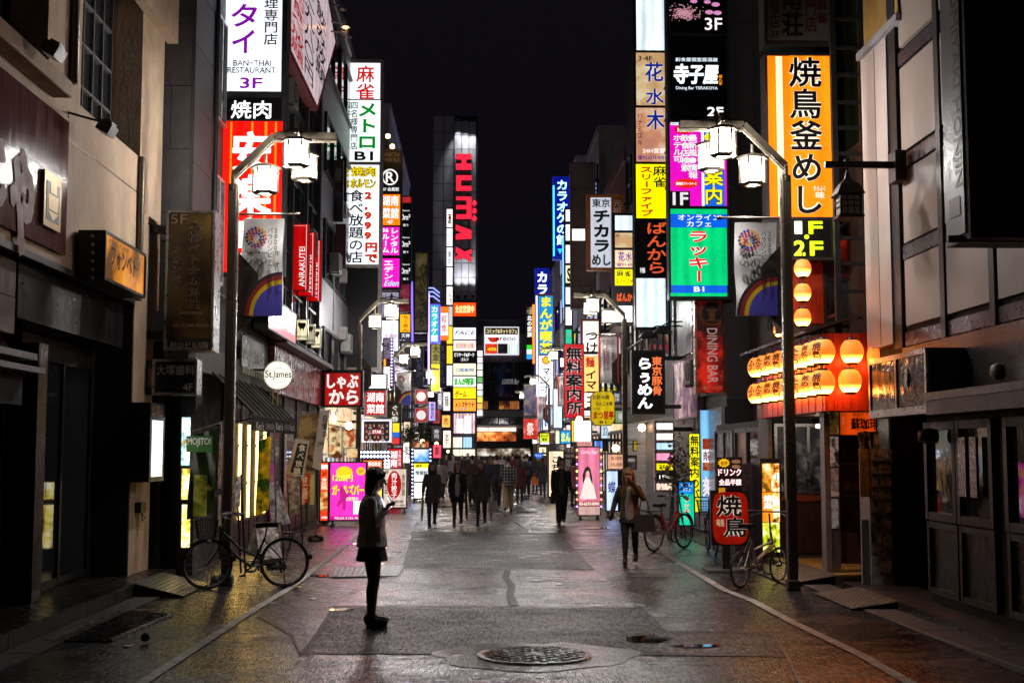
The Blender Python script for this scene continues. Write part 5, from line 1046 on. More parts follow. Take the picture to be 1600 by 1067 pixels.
neon('cyan neon strip down the left side of the blue karaoke sign', [(865, 290), (865.5, 400)], 65.5, '30c0ff', 3, .04); neon('blue neon strip beside the white lightboxes', [(880, 370), (880.5, 480)], 65, '60a0ff', 2.5, .05)
sign('karaoke_sign', 'blue karaoke sign with large white characters and dotted lights behind the manga cafe sign', PF(88), (836, 419, 859, 600), [Pn(837, 420, 858, 598, '0a1c90', .7, .2)], [T('カラオケ', 839, 424, 856, 500, 'ffffff', .06, ('5060ff', .12, 1), v=1, k=1.3)], thick=.5, case=glow('2030d0', .4, 0), bracket=R_())
sign('manga_cafe_sign', 'tall blue and yellow manga cafe sign over a white lower panel', PF(80), (840, 459, 866, 635), [Pn(842, 462, 864, 554, '1080b8', 1.0, .1), Pn(842, 556, 864, 632, 'eef4ff', 1.05, .1)],
     [T('まんが喫茶', 844, 463, 862, 553, 'fff010', .06, v=1, k=1.1), T('マンボー', 848, 573, 859, 628, '181c28', .04, v=1)], thick=.5, case=surf('red_frame', (.5, .12, .08), .4), frame=.06, bracket=R_(),
     extra=lambda root, pl: [MB_disc(root, pl, 853, 563, .26, 'e07818', .014, .9), MB_disc(root, pl, 853, 563, .17, 'f0d020', .016, .9)])
neon('dotted white light strip along the manga cafe sign', [(838.5, 462), (839.5, 632)], 79.5, 'd8d8ff', 1.6, .06)
sign('family_restaurant_sign', 'slim dark vertical sign with white characters far down the right side', PF(104), (821.5, 476, 833, 562), [Pn(823, 480, 831, 491, '', mat=poster('face_ad', 'd8c8b0', '806850', '302018', 2, .6, 2)), Pn(823, 492, 831, 535, '', mat=ink('101018')), Pn(823, 539, 831, 546, '10c020', 1.1, 0), Pn(823, 546, 831, 553, 'e0f0ff', 1.0, 0), Pn(823, 553, 831, 561, '2090ff', 1.1, 0)], [T('北の家族', 824, 493, 831, 527, 'ffffff', .05, v=1, k=1.2)], thick=.4, bracket=R_())
neon('orange neon strip right of the far vertical sign', [(833.5, 476), (834, 568)], 100, 'ff7a18', 2.4, .09)
sign('projecting_sign', 'red sign with five black white-edged characters below the second right lamp', PF(47), (881, 537, 913, 653), [Pn(882, 538, 912, 652, 'c0101c', .8, .12)], [T('無料案内所', 885, 542, 909, 648, '0a0608', .05, ('f0c8c8', .12, .8), v=1)], thick=.3, case=ink('700810'), frame=.02, bracket=R_())
sign('noodle_sign', 'bright cream noodle shop sign with black brush characters in an orange frame', PF(49.5), (908, 498, 938, 655), [Pn(911, 502, 935, 556, 'fff0e0', 1.1, .08), Pn(911, 557, 935, 612, 'ffc870', 1.0, .12), Pn(911, 614, 935, 652, 'ffece0', 1.1, .1)], [T('つけ', 915, 516, 934, 552, '2a1a14', .05, v=1), T('麺', 915, 558, 929, 574, 'd01418', .04, k=.7), T('イマココ', 915, 578, 932, 640, '2a1a14', .05, v=1)], thick=.4, case=surf('orange_frame', (.5, .16, .03), .4), frame=.05, bracket=R_())
p = PF(42.5); q = [p.uv(x, y) for x, y in ((930, 611), (955, 611), (961, 619), (961, 657), (955, 665), (930, 665), (923, 657), (923, 619))]
root = thing('octagonal_sign', 'yellow octagonal okonomiyaki sign with black and red brush characters', 'sign', p.pt(sum(a for a, b in q) / 8, min(b for a, b in q)))
mb = MB(); mb.prism([p.pt(a, b) for a, b in q], -p.n * .3); mb.build('housing', BLACK, root)
cu = sum(a for a, b in q) / 8; cz = sum(b for a, b in q) / 8; mb = MB(); mb.face([p.pt(cu + (a - cu) * .95, cz + (b - cz) * .96, .005) for a, b in q]); mb.build('panel', glow('d8b808', .75, .15), root)
for t in (T('お好み焼', 926, 617, 952, 624, '181004', .03), T('もんじゃ焼', 931, 627, 957, 634, '181004', .03), T('鉄板屋', 927, 637, 937, 640, '181004', .01), T('まつ里亭', 927, 642, 959, 655, 'c82008', .05, k=.5), T('B1', 937, 657, 947, 662, '181004', .06)): letter(p, t, root, .011)
mb = MB(); e = p.pt(q[2][0], cz); mb.bar((e.x - .02, e.y + .15, e.z), (XR + .1, e.y + .15, e.z), .05); mb.build('bracket', DARK, root)
sign('ramen_sign', 'black ramen sign with white brush characters and an orange column of characters', PF(31.4), (987, 547, 1039, 647), [Pn(991, 551, 1036, 644, '', mat=ink('0a080a', .25))], [T('らぅめん', 996, 558, 1019, 640, 'ffffff', .06, v=1, k=1.5), T('東京豚骨', 1019, 557, 1034, 618, 'ff7a40', .03, v=1, k=1.1)], thick=.3, case=BLACK, frame=.04, bracket=R_())
# purple lit photo window on the wall below the green sign
s = sign('photo_window', 'tall wall frame of purple lit photographs beside the dining bar sign', PR(XR - .12), (1052, 558, 1090, 655), [Pn(1054, 562, 1088, 652, '', mat=poster('purple_photos', '301838', '8a5078', 'd8c0b0', 2.2, .55, 4))], [], thick=.15, case=surf('photo_frame', (.25, .22, .24), .4, .5), frame=.05)
wl = thing('wall_lamp_pair', 'pair of dark gooseneck wall lamps above the ramen sign', 'wall lamp', onY(1015, 530, 32))
for x, y in ((1013, 525), (1035, 518)):
    p = onY(x, y, 32); mb = MB(); mb.lathe([(.02, .16), (.08, .14), (.2, .03), (.26, -.05)], p, 16); mb.build('shade', surf('lamp_shade', (.12, .15, .18), .4), wl)
    mb = MB(); mb.tube([p + Vector((0, 0, .15)), p + Vector((.2, 0, .25)), (XR + .05, p.y, p.z + .25)], .02, 6); mb.build('arm', DARK, wl)
# directory of lit slats
ds = sign('directory_sign', 'directory of stacked white, pink and yellow lit floor slats', PF(30.2), (1023, 657, 1053, 768), [Pn(1026, y0, 1051, y1, c, k_, .1) for y0, y1, c, k_ in ((661, 671, 'f4f6ff', 1.1), (677, 687, 'fff4f4', 1.1), (692, 702, 'b0d8f0', 1.0), (708, 719, 'f090b0', 1.0), (724, 734, 'f8e000', 1.0), (755, 765, 'f8d8c0', .9))] + [Pn(1026, 739, 1051, 750, '', mat=ink('101014'))], [T('2F', 1029, 726, 1040, 732, '101010', .04), T('1F', 1030, 742, 1040, 748, 'ffffff', .04, k=1), T('喫茶店', 1041, 743, 1051, 747, 'ffffff', .03, k=.8)], thick=.25, case=STEEL, frame=.02, bracket=R_())
# banners and boards at street level, right
sign('banner_board', 'yellow board with bold black characters behind the parked bicycles', PF(28.6), (1077, 677, 1094, 800), [Pn(1078, 678, 1093, 800, 'f4ee10', .95, .1)], [T('無料案内のバ', 1079, 680, 1092, 780, '0c0c0c', .04, v=1)], thick=.12, case=DARK, frame=.01)
s = sign('banner_board', 'light blue board with grilled sausage picture behind the parked bicycles', PF(28.2), (1094, 640, 1119, 800), [Pn(1095, 641, 1118, 798, '78b8e8', .8, .2), Pn(1098, 685, 1115, 735, '', mat=poster('sausage_print', 'c04818', 'a03010', 'e08850', 5, .6, 2)), Pn(1097, 702, 1114, 722, 'e8f0ff', .9, 0)], [T('肉谷', 1099, 704, 1112, 720, 'a02818', .03, k=.4), T('刻', 1098, 745, 1115, 775, 'f4f4ff', .05, ('a02040', .12, .6), k=.9)], thick=.12, case=DARK, frame=.01)
def stand(name, label, Y, box, panels, texts, legs=True, case=None, thick=.3, extra=None, group=None):
    """a free-standing lightbox on castors or feet, its foot on the road"""
    p = PF(Y); u0, u1, z0, z1 = p.rect(box)
    def ft(root, plane):
        for u in (u0 + .08, u1 - .08):
            mb = MB(); mb.box((u - .03, Y - .12, .004), (u + .03, Y + thick + .12, .04)); mb.build('foot', DARK, root)
            mb = MB(); mb.box((u - .02, Y + thick * .3, .041), (u + .02, Y + thick * .6, max(z0, .05))); mb.build('leg', DARK, root)
        if extra: extra(root, plane)
    return sign(name, label, p, box, panels, texts, thick=thick, case=case or DARK, frame=.03, cat='stand sign', extra=ft, group=group)
stand('stand_sign', 'blue and green online cafe stand sign behind the red bicycle', 27.6, (1059, 751, 1086, 822), [Pn(1061, 753, 1084, 772, '0880d0', 1.0, .05), Pn(1061, 772, 1084, 820, '10c8a0', 1.0, .2)], [T('オンライン', 1064, 756, 1082, 760, 'ffffff', .02, k=1.1), T('カフェ', 1067, 762, 1079, 767, 'ffffff', .02, k=1.1), T('ラッキー', 1068, 776, 1078, 812, 'f04020', .05, ('ffffff', .1, 1), v=1, k=.9)])
# grilled chicken stand: drink board above a red lantern shaped plate
ys = thing('yakitori_stand', 'red lantern shaped grilled chicken stand sign topped by a drink price board', 'stand sign', onG(1135, 892)); YS = ys.location.y; pp = PF(YS)
u0, u1, z0, z1 = pp.rect((1111, 766, 1171, 852)); mb = MB(); slab(mb, pp, u0, u1, z0, z1, -.12, 0); mb.build('backboard', BLACK, ys)
pts = []; cu, cz, hw, hh = (u0 + u1) / 2, (z0 + z1) / 2, (u1 - u0) / 2 * .92, (z1 - z0) / 2 * .95
for k in range(48):
    a = 2 * math.pi * k / 48; cx, sx = math.cos(a), math.sin(a); pts.append(pp.pt(cu + hw * math.copysign(abs(cx) ** .42, cx), cz + hh * math.copysign(abs(sx) ** .55, sx), .002))
mb = MB(); mb.prism(pts, pp.n * .03); mb.build('lantern_plate', poster('lantern_red', 'a01408', 'b81c08', '901006', 1.5, .28, 3), ys)
for t in (T('焼', 1119, 773, 1158, 806, '0a0604', .04, ('f4e8d8', .09, .6)), T('鳥', 1130, 808, 1166, 838, '0a0604', .04, ('f4e8d8', .09, .6)), T('味処', 1119, 810, 1131, 822, 'f0d8b0', .02, k=.4)): letter(pp, t, ys, .04)
u0, u1, z0, z1 = pp.rect((1120, 714, 1160, 770)); mb = MB(); slab(mb, pp, u0, u1, z0, z1, -.04, .0); mb.build('drink_board', ink('100808'), ys)
for t in (T('全品半額', 1123, 748, 1158, 758, 'ffffff', .04, ('d01810', .1, .7), k=1), T('ドリンク', 1122, 732, 1158, 743, 'ffffff', .04, ('d01810', .1, .7), k=1), T('乾杯', 1126, 720, 1137, 727, 'c02010', .03, k=.5)): letter(pp, t, ys, .014)
mb = MB(); cu, cz = pp.uv(1131, 723); mb.face([pp.pt(cu + (.1 if k % 2 else .07) * math.cos(k * math.pi / 12), cz + (.075 if k % 2 else .05) * math.sin(k * math.pi / 12), .003) for k in range(24)]); mb.build('starburst_print', glow('f8d020', .8, 0, False), ys)
MB_disc(ys, pp, 1150, 721, .07, 'c8c0a0', .003, 0, .03); MB_disc(ys, pp, 1150, 729, .07, 'c8c0a0', .0034, 0, .03)
u, z = pp.uv(1128, 766); mb = MB(); slab(mb, pp, u - .05, u + .05, z - .04, z + .04, .002, .006); mb.build('beer_print', glow('d89a20', .6, 0, False), ys)
mb = MB(); mb.box((ys.location.x - .06, YS - .02, .03), (ys.location.x + .06, YS + .08, z0)); mb.build('post', BLACK, ys); mb = MB(); mb.box((ys.location.x - .32, YS - .22, .004), (ys.location.x + .32, YS + .28, .035)); mb.build('base', surf('stone_base', (.12, .12, .12), .6), ys)
# lit menu cabinet and dark cabinet behind it
stand('menu_cabinet', 'bright yellow and white menu cabinet behind the folding bicycle', 20.9, (1188, 716, 1221, 868), [Pn(1191, 724, 1205, 768, '', mat=poster('menu_a', 'fff0c8', 'e8a030', '604010', 5, 1.3, 2)), Pn(1205, 724, 1218, 768, '', mat=poster('menu_b', 'fff8f0', 'ffb040', '805020', 6, 1.3, 4)), Pn(1191, 769, 1207, 815, 'f08018', 1.1, .2), Pn(1207, 769, 1218, 815, '', mat=poster('menu_c', 'fff8e8', 'e8c060', '403008', 6, 1.3, 6)), Pn(1191, 816, 1218, 862, '', mat=poster('menu_d', '101408', 'c8d820', 'fff8d8', 5, 1.2, 7))],
      [T('焼鳥', 1193, 773, 1206, 795, 'ffffff', .04, v=1, k=1.3), T('ビール', 1208, 726, 1217, 764, '803010', .03, v=1)], case=surf('cabinet_dark', (.03, .028, .035), .35), thick=.5)
wall(thing('storage_cabinet', 'dark metal cabinet with glass door between the two lit stands', 'cabinet', onG(1172, 872)), onG(1160, 880) + Vector((0, .6, .004)), onY(1188, 724, onG(1160, 880).y + 1.2), surf('cabinet_violet', (.05, .045, .07), .3), 'case')
# pale pink advertising stand with bulbs
def girl(root, plane):
    def pg_(pts, col, off, k=.8):
        mb = MB(); mb.face([plane.pt(*plane.uv(x, y), off) for x, y in pts]); mb.build('figure_print', glow(col, k, 0, False), root)
    pg_([(912, 752), (917, 744), (923, 747), (927, 757), (930, 770), (932, 779), (906, 779), (909, 768)], 'fff0e8', .0135, 1.0)
    pg_([(911, 757), (910, 742), (914, 731), (918, 728), (922, 731), (925, 744), (926, 758), (922, 748), (921, 738), (915, 738), (914, 748)], '4a3c34', .0142, .5)
    pg_([(916, 737), (919, 735), (921, 738), (920, 744), (917, 744)], 'f8d8c8', .0148, .9)
    for k in range(9):
        for x in (901.2, 939.2):
            u, z = plane.uv(x, 703 + k * 11); mb = MB(); mb.lathe([(.001, -.03), (.026, -.015), (.026, .015), (.001, .03)], plane.pt(u, z, .03), 8, axis='y'); mb.build('bulb', glow(['ffe080', 'ff8060', 'c080ff'][k % 3], 4), root)
stand('stand_sign', 'pink advertising stand with a white figure and rows of bulbs', 34.6, (902, 697, 938.5, 806), [Pn(903.5, 699, 937, 790, 'e07898', .82, .2), Pn(903.5, 783, 937, 790, 'b05838', .8, .1), Pn(903.5, 791, 937, 804, 'd8b0a8', .7, .1)], [T('Girls Bar', 908, 703, 934, 709, 'ffe0f0', .02, k=1), T('03-6273-8701', 905, 784.5, 936, 789, 'ffffff', .04, k=1.1), T('初回', 911, 775, 917, 780, 'ffffff', .03, k=1), T('3,000円', 919, 775, 930, 780, 'ffffff', .03, k=1)], case=surf('pink_case', (.5, .35, .34), .4), extra=girl)
sign('price_board', 'pink price board standing on top of the pink advertising stand', PF(34.9), (901, 690, 926, 697), [Pn(902, 690.6, 925, 696.6, 'f0a8a0', .8, .1)], [T('10,000→8,000', 903, 691.6, 924, 695.6, '802028', .02)], thick=.2, frame=.01)
stand('stand_sign', 'pale blue and black lightbox stand behind the blonde woman', 35.6, (946, 734, 988, 799), [Pn(948, 736, 965, 797, 'b8ccff', 1.0, .2), Pn(966, 736, 986, 797, '', mat=ink('101014'))], [T('蝶', 950, 752, 962, 770, '5868b0', .02, k=.3), T('雪月花', 972, 741, 983, 778, 'ffffff', .03, v=1, k=1)])
sign('price_board', 'salmon price board with small figures above the pale blue stand', PF(36.4), (949, 709, 977, 733), [Pn(950, 710, 976, 732, 'f0b090', .75, .15)], [T('8,000', 955, 713, 974, 719, '802828', .02), T('10,000', 955, 723, 974, 729, '802828', .02)], thick=.1, frame=.01)
sign('notice_board', 'dark framed notice board beside the salmon price board', PF(36), (978, 711, 995, 734), [Pn(980, 713, 993, 732, '', mat=poster('notice', '504440', '80706c', '302824', 5, .2, 3))], [T('営業案内', 981, 716, 992, 721, 'e0d8d0', .02, k=.5)], thick=.1, frame=.03)
sign('yellow_plate', 'dim yellow okonomiyaki plate on the shutter wall', PF(41), (989, 688, 1013, 705), [Pn(990, 689, 1012, 704, 'c8a808', .5, .1)], [T('お好み焼', 993, 691, 1009, 696, '181004', .03), T('もんじゃ', 993, 698, 1009, 703, '181004', .03)], thick=.2, bracket=R_())
tv = sign('screen_sign', 'small glowing television screen above the pink stand', PF(37), (926, 687, 951, 705), [Pn(929, 689, 941, 702, '6090e8', 1.0, .5)], [], thick=.4, case=BLACK)
sign('shop_board', 'large white and yellow trimmed illuminated board behind the pink stand', PF(45), (892, 655, 925, 692), [Pn(897, 657, 924, 690, 'ffe8e0', 1.05, .1), Pn(893, 657, 896, 690, 'f0c810', .9, 0)], [], thick=.3, bracket=R_())
sign('manga_plate', 'small yellow and green manga plate over the street on the right', PF(62), (843, 676, 866, 695), [Pn(844, 677, 858, 690, 'd8e020', 1.0, .1), Pn(844, 690.5, 858, 694, 'e8f0f0', .9, 0), Pn(859, 677, 865, 694, '604048', .5, 0)], [T('まんが', 845, 678, 857, 683, '1c8030', .05), T('喫茶', 847, 684, 855, 689, '1c8030', .05)], thick=.3, bracket=R_())
sign('manga_plate', 'blue and yellow manga plate nearer the red information sign', PF(54), (867, 672, 893, 694), [Pn(868, 673, 874, 693, 'd8f0c0', 1.0, .1), Pn(876, 673, 892, 693, '1888d0', 1.0, .1)], [T('まん', 877, 676, 891, 690, 'e8ff60', .06, k=1)], thick=.3, bracket=R_())
sign('light_panel', 'tall pale blue lightbox left of the red information sign', PF(56), (864, 606, 879, 670), [Pn(865, 608, 878, 668, 'c8ecf4', 1.0, .2)], [], thick=.4, bracket=R_())
sign('blue_plate', 'small blue plate sign low on the right near the crowd', PF(66), (834, 707, 849, 717), [Pn(835, 708, 848, 716, '2060d0', 1.0, .1)], [T('ワイン', 837, 710, 846, 713, 'ffffff', .03, k=1)], thick=.3, bracket=R_())
stand('stand_sign', 'cream framed brush lettered stand behind the man in black', 46, (856, 703, 882, 778), [Pn(858, 705, 880, 775, 'f4dcb8', .95, .2)], [T('ごち', 862, 712, 876, 736, '201408', .06, v=1)])
hb = sign('hanging_banner', 'red and dark hanging banner with white brush marks over the far street', PF(78), (817.5, 648, 841, 686), [Pn(818, 648.5, 840.5, 654, '', mat=ink('181014')), Pn(818, 654, 840.5, 685.5, '', mat=poster('red_banner', 'b01c10', 'd83820', 'f0a090', 1.2, .55, 4))], [T('祭', 823, 660, 834, 680, 'ffe8e0', .03, k=.7)], thick=.1, frame=0)
sign('tall_banner', 'faded violet vertical banner above the red hanging banner', PF(80), (818, 600, 840, 647), [Pn(818.5, 600.5, 839.5, 646.5, '', mat=poster('violet_banner', '302850', '584a70', '8c8458', 1.5, .25, 5))], [], thick=.1, frame=0)
# restaurant directory by the yellow tiled doorway
db = sign('restaurant_directory', 'glowing orange restaurant directory board beside the lanterns', PF(18.1), (1311, 618, 1372, 880), [Pn(1313, 620, 1370, 638, 'c84810', .55, .3), Pn(1313, 640, 1370, 679, 'd84408', .6, .25), Pn(1313, 682, 1370, 723, '', mat=ink('1c0c08')), Pn(1313, 727, 1370, 773, '', mat=ink('241008')), Pn(1313, 777, 1370, 828, '', mat=ink('120a08'))],
          [T('ケッペル', 1330, 624, 1356, 632, 'f8a040', .02, k=.5), T('5F', 1316, 650, 1322, 664, 'f0a060', .02, v=1, k=.4), T('レストラン', 1333, 643, 1362, 650, '1c0804', .02), T('蘇珈琲', 1329, 653, 1372, 671, '1c0804', .04), T('4F', 1316, 697, 1322, 712, '8a4a30', .02, v=1), T('木', 1336, 697, 1352, 714, '7a2818', .03), T('◉◉', 1318, 752, 1345, 766, '583020', .02), T('酒処', 1330, 795, 1356, 818, '4a2a20', .02)], thick=.3, case=surf('directory_case', (.06, .03, .025), .5), frame=.02)
pt_ = thing('poster_pillar', 'steel pillar of backlit posters at the yellow tiled doorway', 'pillar', onG(1300, 898)); PY = 18.0; pf = PF(PY); u0, u1, z0, z1 = pf.rect((1290, 618, 1312, 897)); mb = MB(); slab(mb, pf, u0, u1, .1, z1, -.25, 0); mb.build('post', surf('pillar_steel', (.2, .18, .2), .35, .6), pt_)
for k, (y0, y1) in enumerate(((633, 678), (682, 728), (731, 776), (779, 825))):
    u0, u1, z0, z1 = pf.rect((1292, y0, 1310, y1)); mb = MB(); slab(mb, pf, u0, u1, z0, z1, .002, .01); mb.build('poster', poster('pillar_ad_%d' % k, ['c8a040', '903038', '786058', '484848'][k], ['806020', 'd8c8c0', 'b0a098', 'a8a0a0'][k], '201818', 5, .22, k + 1), pt_)
# magazine rack
mr = thing('magazine_rack', 'tall rack of free magazines and posters by the dark doorway', 'rack', onG(1380, 925)); MY = 16.95; pf = PF(MY)
u0, u1, z0, z1 = pf.rect((1360, 700, 1394, 925)); mb = MB(); slab(mb, pf, u0, u1, .005, z1, -.45, 0); mb.build('cabinet', surf('rack_body', (.28, .27, .26), .4), mr)
rnd = random.Random(5)
for j in range(5):
    for i in range(3):
        y0 = 703 + j * 20; x0 = 1361.5 + i * 10.6; a, b, c, e = pf.rect((x0, y0, x0 + 9.4, y0 + 17)); mb = MB(); slab(mb, pf, a, b, c, e, .002 + .01 * rnd.random(), .016); mb.build('magazine', poster('mag_%d' % ((i + j * 3) % 6), ['c0a898', '8c8c98', 'b07868', 'a8b0a8', 'c8b890', '706880'][(i + j * 3) % 6], 'e8dcd4', '504844', 9, 0, i + j), mr)
    a, b, c, e = pf.rect((1360.5, 719.5 + j * 20, 1393.5, 721.5 + j * 20)); mb = MB(); slab(mb, pf, a, b, c, e, .016, .03); mb.build('shelf_rail', ALU, mr)
for nm, r, cs in (('poster', (1362, 806, 1377, 866), ('f0e4dc', 'a09898', '504848')), ('poster', (1379, 806, 1393, 866), ('c8c0b8', 'e8e0d8', '706868')), ('poster', (1361, 868, 1393, 918), ('f4ece4', 'd8d0cc', '888080')), ('side_poster', (1345, 700, 1358, 775), ('c89848', 'e8b860', '604828'))):
    a, b, c, e = pf.rect(r); mb = MB(); slab(mb, pf, a, b, c, e, .002, .007); mb.build(nm, poster('rack_%d' % r[1] if nm == 'poster' else 'rack_side', *cs, 7, 0, r[0] % 9), mr)
a, b, c, e = pf.rect((1344, 699, 1359, 776)); mb = MB(); slab(mb, pf, a, b, c, e, -.02, .001); mb.build('side_wing', DARK, mr)
a, b, c, e = pf.rect((1349, 812, 1360, 922)); mb = MB(); slab(mb, pf, a, b, .01, e, -.1, -.05); mb.build('stored_board', surf('grey_board', (.2, .19, .18), .5), mr)
for k, (x, s_) in enumerate(((1357, -.2), (1365, .1), (1374, -.05))):
    u, z = pf.uv(x, 690); mb = MB(); mb.cbox(pf.pt(u, z + .0, -.2), (.12, .02, .28), 0, Matrix.Rotation(s_, 3, 'Y')); mb.build('brochure', poster('brochure_%d' % k, 'a89c94', '605850', '302c28', 8, 0, k), mr)

# ================================================================ street level, left
sign('projecting_sign', 'red Hunan restaurant sign with white brush characters above the poster of women', PF(43), (569, 609, 604, 650), [Pn(571, 611, 602, 648, 'b80c18', .75, .1)], [T('湖南', 573, 613, 600, 628, 'fff0f0', .04, k=1.1), T('菜館', 573, 631, 600, 646, 'fff0f0', .04, k=1.1)], thick=.3, case=ALU, frame=.025, bracket=L_())
def faces(root, plane):
    rnd = random.Random(9)
    for k in range(18):
        x, y = 572 + (k % 6) * 6.6 + rnd.uniform(-1, 1), 664 + (k // 6) * 9; 
        MB_disc(root, plane, x, y, .055, '140c0c', .012 + k * .0001, 0, .085); MB_disc(root, plane, x, y + .8, .035, 'c89880', .0145 + k * .0001, .4, .05); MB_disc(root, plane, x, y + 5.2, .06, ['a02030', 'd8d0d0', '202030'][k % 3], .0122 + k * .0001, .3, .05)
    MB_disc(root, plane, 589, 675, .2, 'b02040', .018, .6, .1); letter(plane, T('STAR', 582, 672, 596, 677, 'ffffff', .04, k=1), root, .022)
sign('poster_sign', 'white framed poster of a group of women below the red Hunan sign', PF(42.5), (564, 654, 613, 692), [Pn(565, 655, 612, 691, 'e8e4ee', .85, .05), Pn(568.5, 658, 608.5, 688, '', mat=ink('2a1c1c'))], [], thick=.25, case=ALU, frame=.0, bracket=L_(), extra=faces)
# arrow of white bulbs
la = thing('bulb_arrow', 'arrow of white bulbs pointing down the street on the left', 'arrow sign', onY(585, 730, 39)); pa = PF(39)
mb = MB(); 
for r in ((562, 703, 610, 717), (599, 717.5, 610, 732)):
    a, b, c, e = pa.rect(r); slab(mb, pa, a, b, c, e, -.1, 0)
mb.build('backing', surf('arrow_backing', (.05, .05, .08), .4), la)
for j in range(2):
    for i in range(9):
        u, z = pa.uv(564 + i * 5.3, 706.5 + j * 6.5); mb = MB(); mb.lathe([(.001, -.035), (.035, -.015), (.035, .02)], pa.pt(u, z, .005), 10, axis='y'); mb.build('bulb', glow('e0e4ff', 9), la)
for j in range(3):
    for i in range(2):
        u, z = pa.uv(602 + i * 5.3, 719.5 + j * 5); mb = MB(); mb.lathe([(.001, -.035), (.035, -.015), (.035, .02)], pa.pt(u, z, .005), 10, axis='y'); mb.build('bulb', glow('e0e4ff', 9), la)
for x in (566, 605): q = onY(x, 732 if x > 600 else 716, 39.05); mb = MB(); mb.box((q.x - .03, 39.01, .004), (q.x + .03, 39.08, q.z)); mb.build('post', DARK, la)
stand('menu_board', 'orange and yellow menu board under the arrow of bulbs', 39.3, (558, 717, 598, 790), [Pn(560, 719, 597, 730, 'f06820', 1.0, .2), Pn(560, 731, 597, 788, 'ffd850', 1.0, .2)], [T('お得な料金', 570, 721, 595, 728, 'ffffff', .04, k=1), T('三〇〇〇円', 564, 736, 594, 746, 'c03010', .04, k=.6)])
stand('stand_sign', 'red Hunan stand sign with white brush characters behind the oval board', 42, (605, 699, 629, 790), [Pn(606.5, 701, 627.5, 788, 'b81020', .8, .1)], [T('湖南', 610, 704, 621, 730, 'fff0f0', .05, v=1, k=1.1), T('名物料理', 622.5, 703, 626.5, 728, 'fff0f0', .02, v=1, k=.8)])
def oval(root, pl):
    MB_disc(root, pl, 616, 757, .21, 'c01818', .0125, .7, .41); letter(pl, T('肉汁餃子', 612, 738, 620, 778, 'fff4f0', .03, v=1, k=1), root, .02)
stand('stand_sign', 'cream stand board with a red oval of white characters behind the standing woman', 38.5, (598, 731, 636, 794), [Pn(599, 732, 635, 792, 'd8c4b4', .7, .15)], [T('4F', 601, 734, 608, 740, '282020', .03), T('☎03-5155-6807', 601, 787, 634, 791, '282020', .02), T('上海厨房', 603, 781, 630, 785.5, '282020', .03), T('一品', 601, 744, 606, 772, '503838', .02, v=1), T('食放題', 628, 740, 633, 775, '503838', .02, v=1)], extra=oval)
def barlady(root, pl):
    mb = MB(); mb.face([pl.pt(*pl.uv(x, y), .0135) for x, y in ((530, 766), (534, 758), (539, 765), (542, 772), (549, 768), (550, 771), (541, 778), (540, 797), (536, 797), (535, 784), (528, 792), (526, 789), (532, 777))]); mb.build('figure_print', glow('e020a0', .8, 0, False), root)
    MB_disc(root, pl, 538, 738, .20, 'ffe020', .0128, 1, .15); MB_disc(root, pl, 564, 736, .11, 'ffd020', .0131, 1, .1)
stand('stand_sign', 'magenta girls bar lightbox stand left of the standing woman', 31.6, (514, 721, 573, 814), [Pn(516, 723, 571, 812, 'f030b4', 1.05, .12), Pn(516, 806, 571, 812, 'b01080', 1.0, 0), Pn(552, 782, 570, 803, 'fff0fa', 1.0, 0)],
      [T('1200円', 520, 741, 551, 752, 'f0ff60', .04, ('308020', .12, .5), k=1.1), T('ガールズバー', 519, 757, 569, 773, 'ffe820', .05, ('d01890', .12, .8), k=1.1), T('二階営業中', 533, 776, 560, 782, 'fff4a0', .04, k=1), T('3F', 560, 733, 568, 739, 'd01060', .04, k=.7), T('TEL03-5155-7007', 522, 807.5, 566, 811, 'ffffff', .03, k=1)], thick=.35, extra=barlady)
stand('stand_sign', 'narrow orange grill menu stand touching the magenta lightbox', 32.2, (499, 721, 514, 816), [Pn(500.5, 723, 513, 768, 'f04818', 1.0, .1), Pn(500.5, 768, 513, 798, '', mat=poster('grill_print', 'ffe0a0', 'e08030', '803010', 5, 1.0, 3)), Pn(500.5, 798, 513, 813, 'e03818', 1.0, .1)], [T('焼肉', 502, 725, 512, 733, 'ffffff', .04, k=1.2), T('2F', 503, 737, 511, 743, '181010', .06), T('食放題', 502, 746, 511, 765, 'fff0d0', .03, v=1, k=1), T('ANRA', 502, 806, 512, 810, 'ffffff', .03, k=1)], thick=.3)
# blue kiosk lightboxes with bulbs, further
def kb(root, pl):
    for k in range(14):
        for x in (644.5, 672.5):
            u, z = pl.uv(x, 702 + k * 5.8); mb = MB(); mb.lathe([(.001, -.03), (.03, -.015), (.03, .015)], pl.pt(u, z, .02), 8, axis='y'); mb.build('bulb', glow('a8b0ff', 6), root)
stand('kiosk_sign', 'blue and white kiosk lightbox edged with bulbs behind the three women', 46.5, (644, 699, 673, 780), [Pn(647, 702, 670, 721, '', mat=poster('sky_ad', '2068d0', '68b0f0', 'e8f4ff', 1.6, 1.0, 2)), Pn(647, 724, 670, 731, 'f8e020', 1.1, 0), Pn(647, 731, 670, 752, 'e8f4e8', 1.1, .2), Pn(647, 754, 670, 778, 'f8f4e8', 1.1, .2)], [T('最新', 650, 725, 660, 730, '282010', .03), T('情報館', 649, 735, 668, 742, '2050a0', .03)], extra=kb)
for k, (x0, y0, x1, y1, c) in enumerate(((646, 690, 657, 703, 'c84828'), (658, 689, 670, 703, 'e87850'))):
    sign('poster_board', ['left', 'right'][k] + ' of two small red portrait posters above the blue kiosk', PF(46.6), (x0, y0, x1, y1), [Pn(x0 + .5, y0 + .5, x1 - .5, y1 - .5, '', mat=poster('portrait_%d' % k, c, '802018', 'f0c090', 2.4, .7, k + 2))], [], thick=.1, frame=0, group='portrait posters')
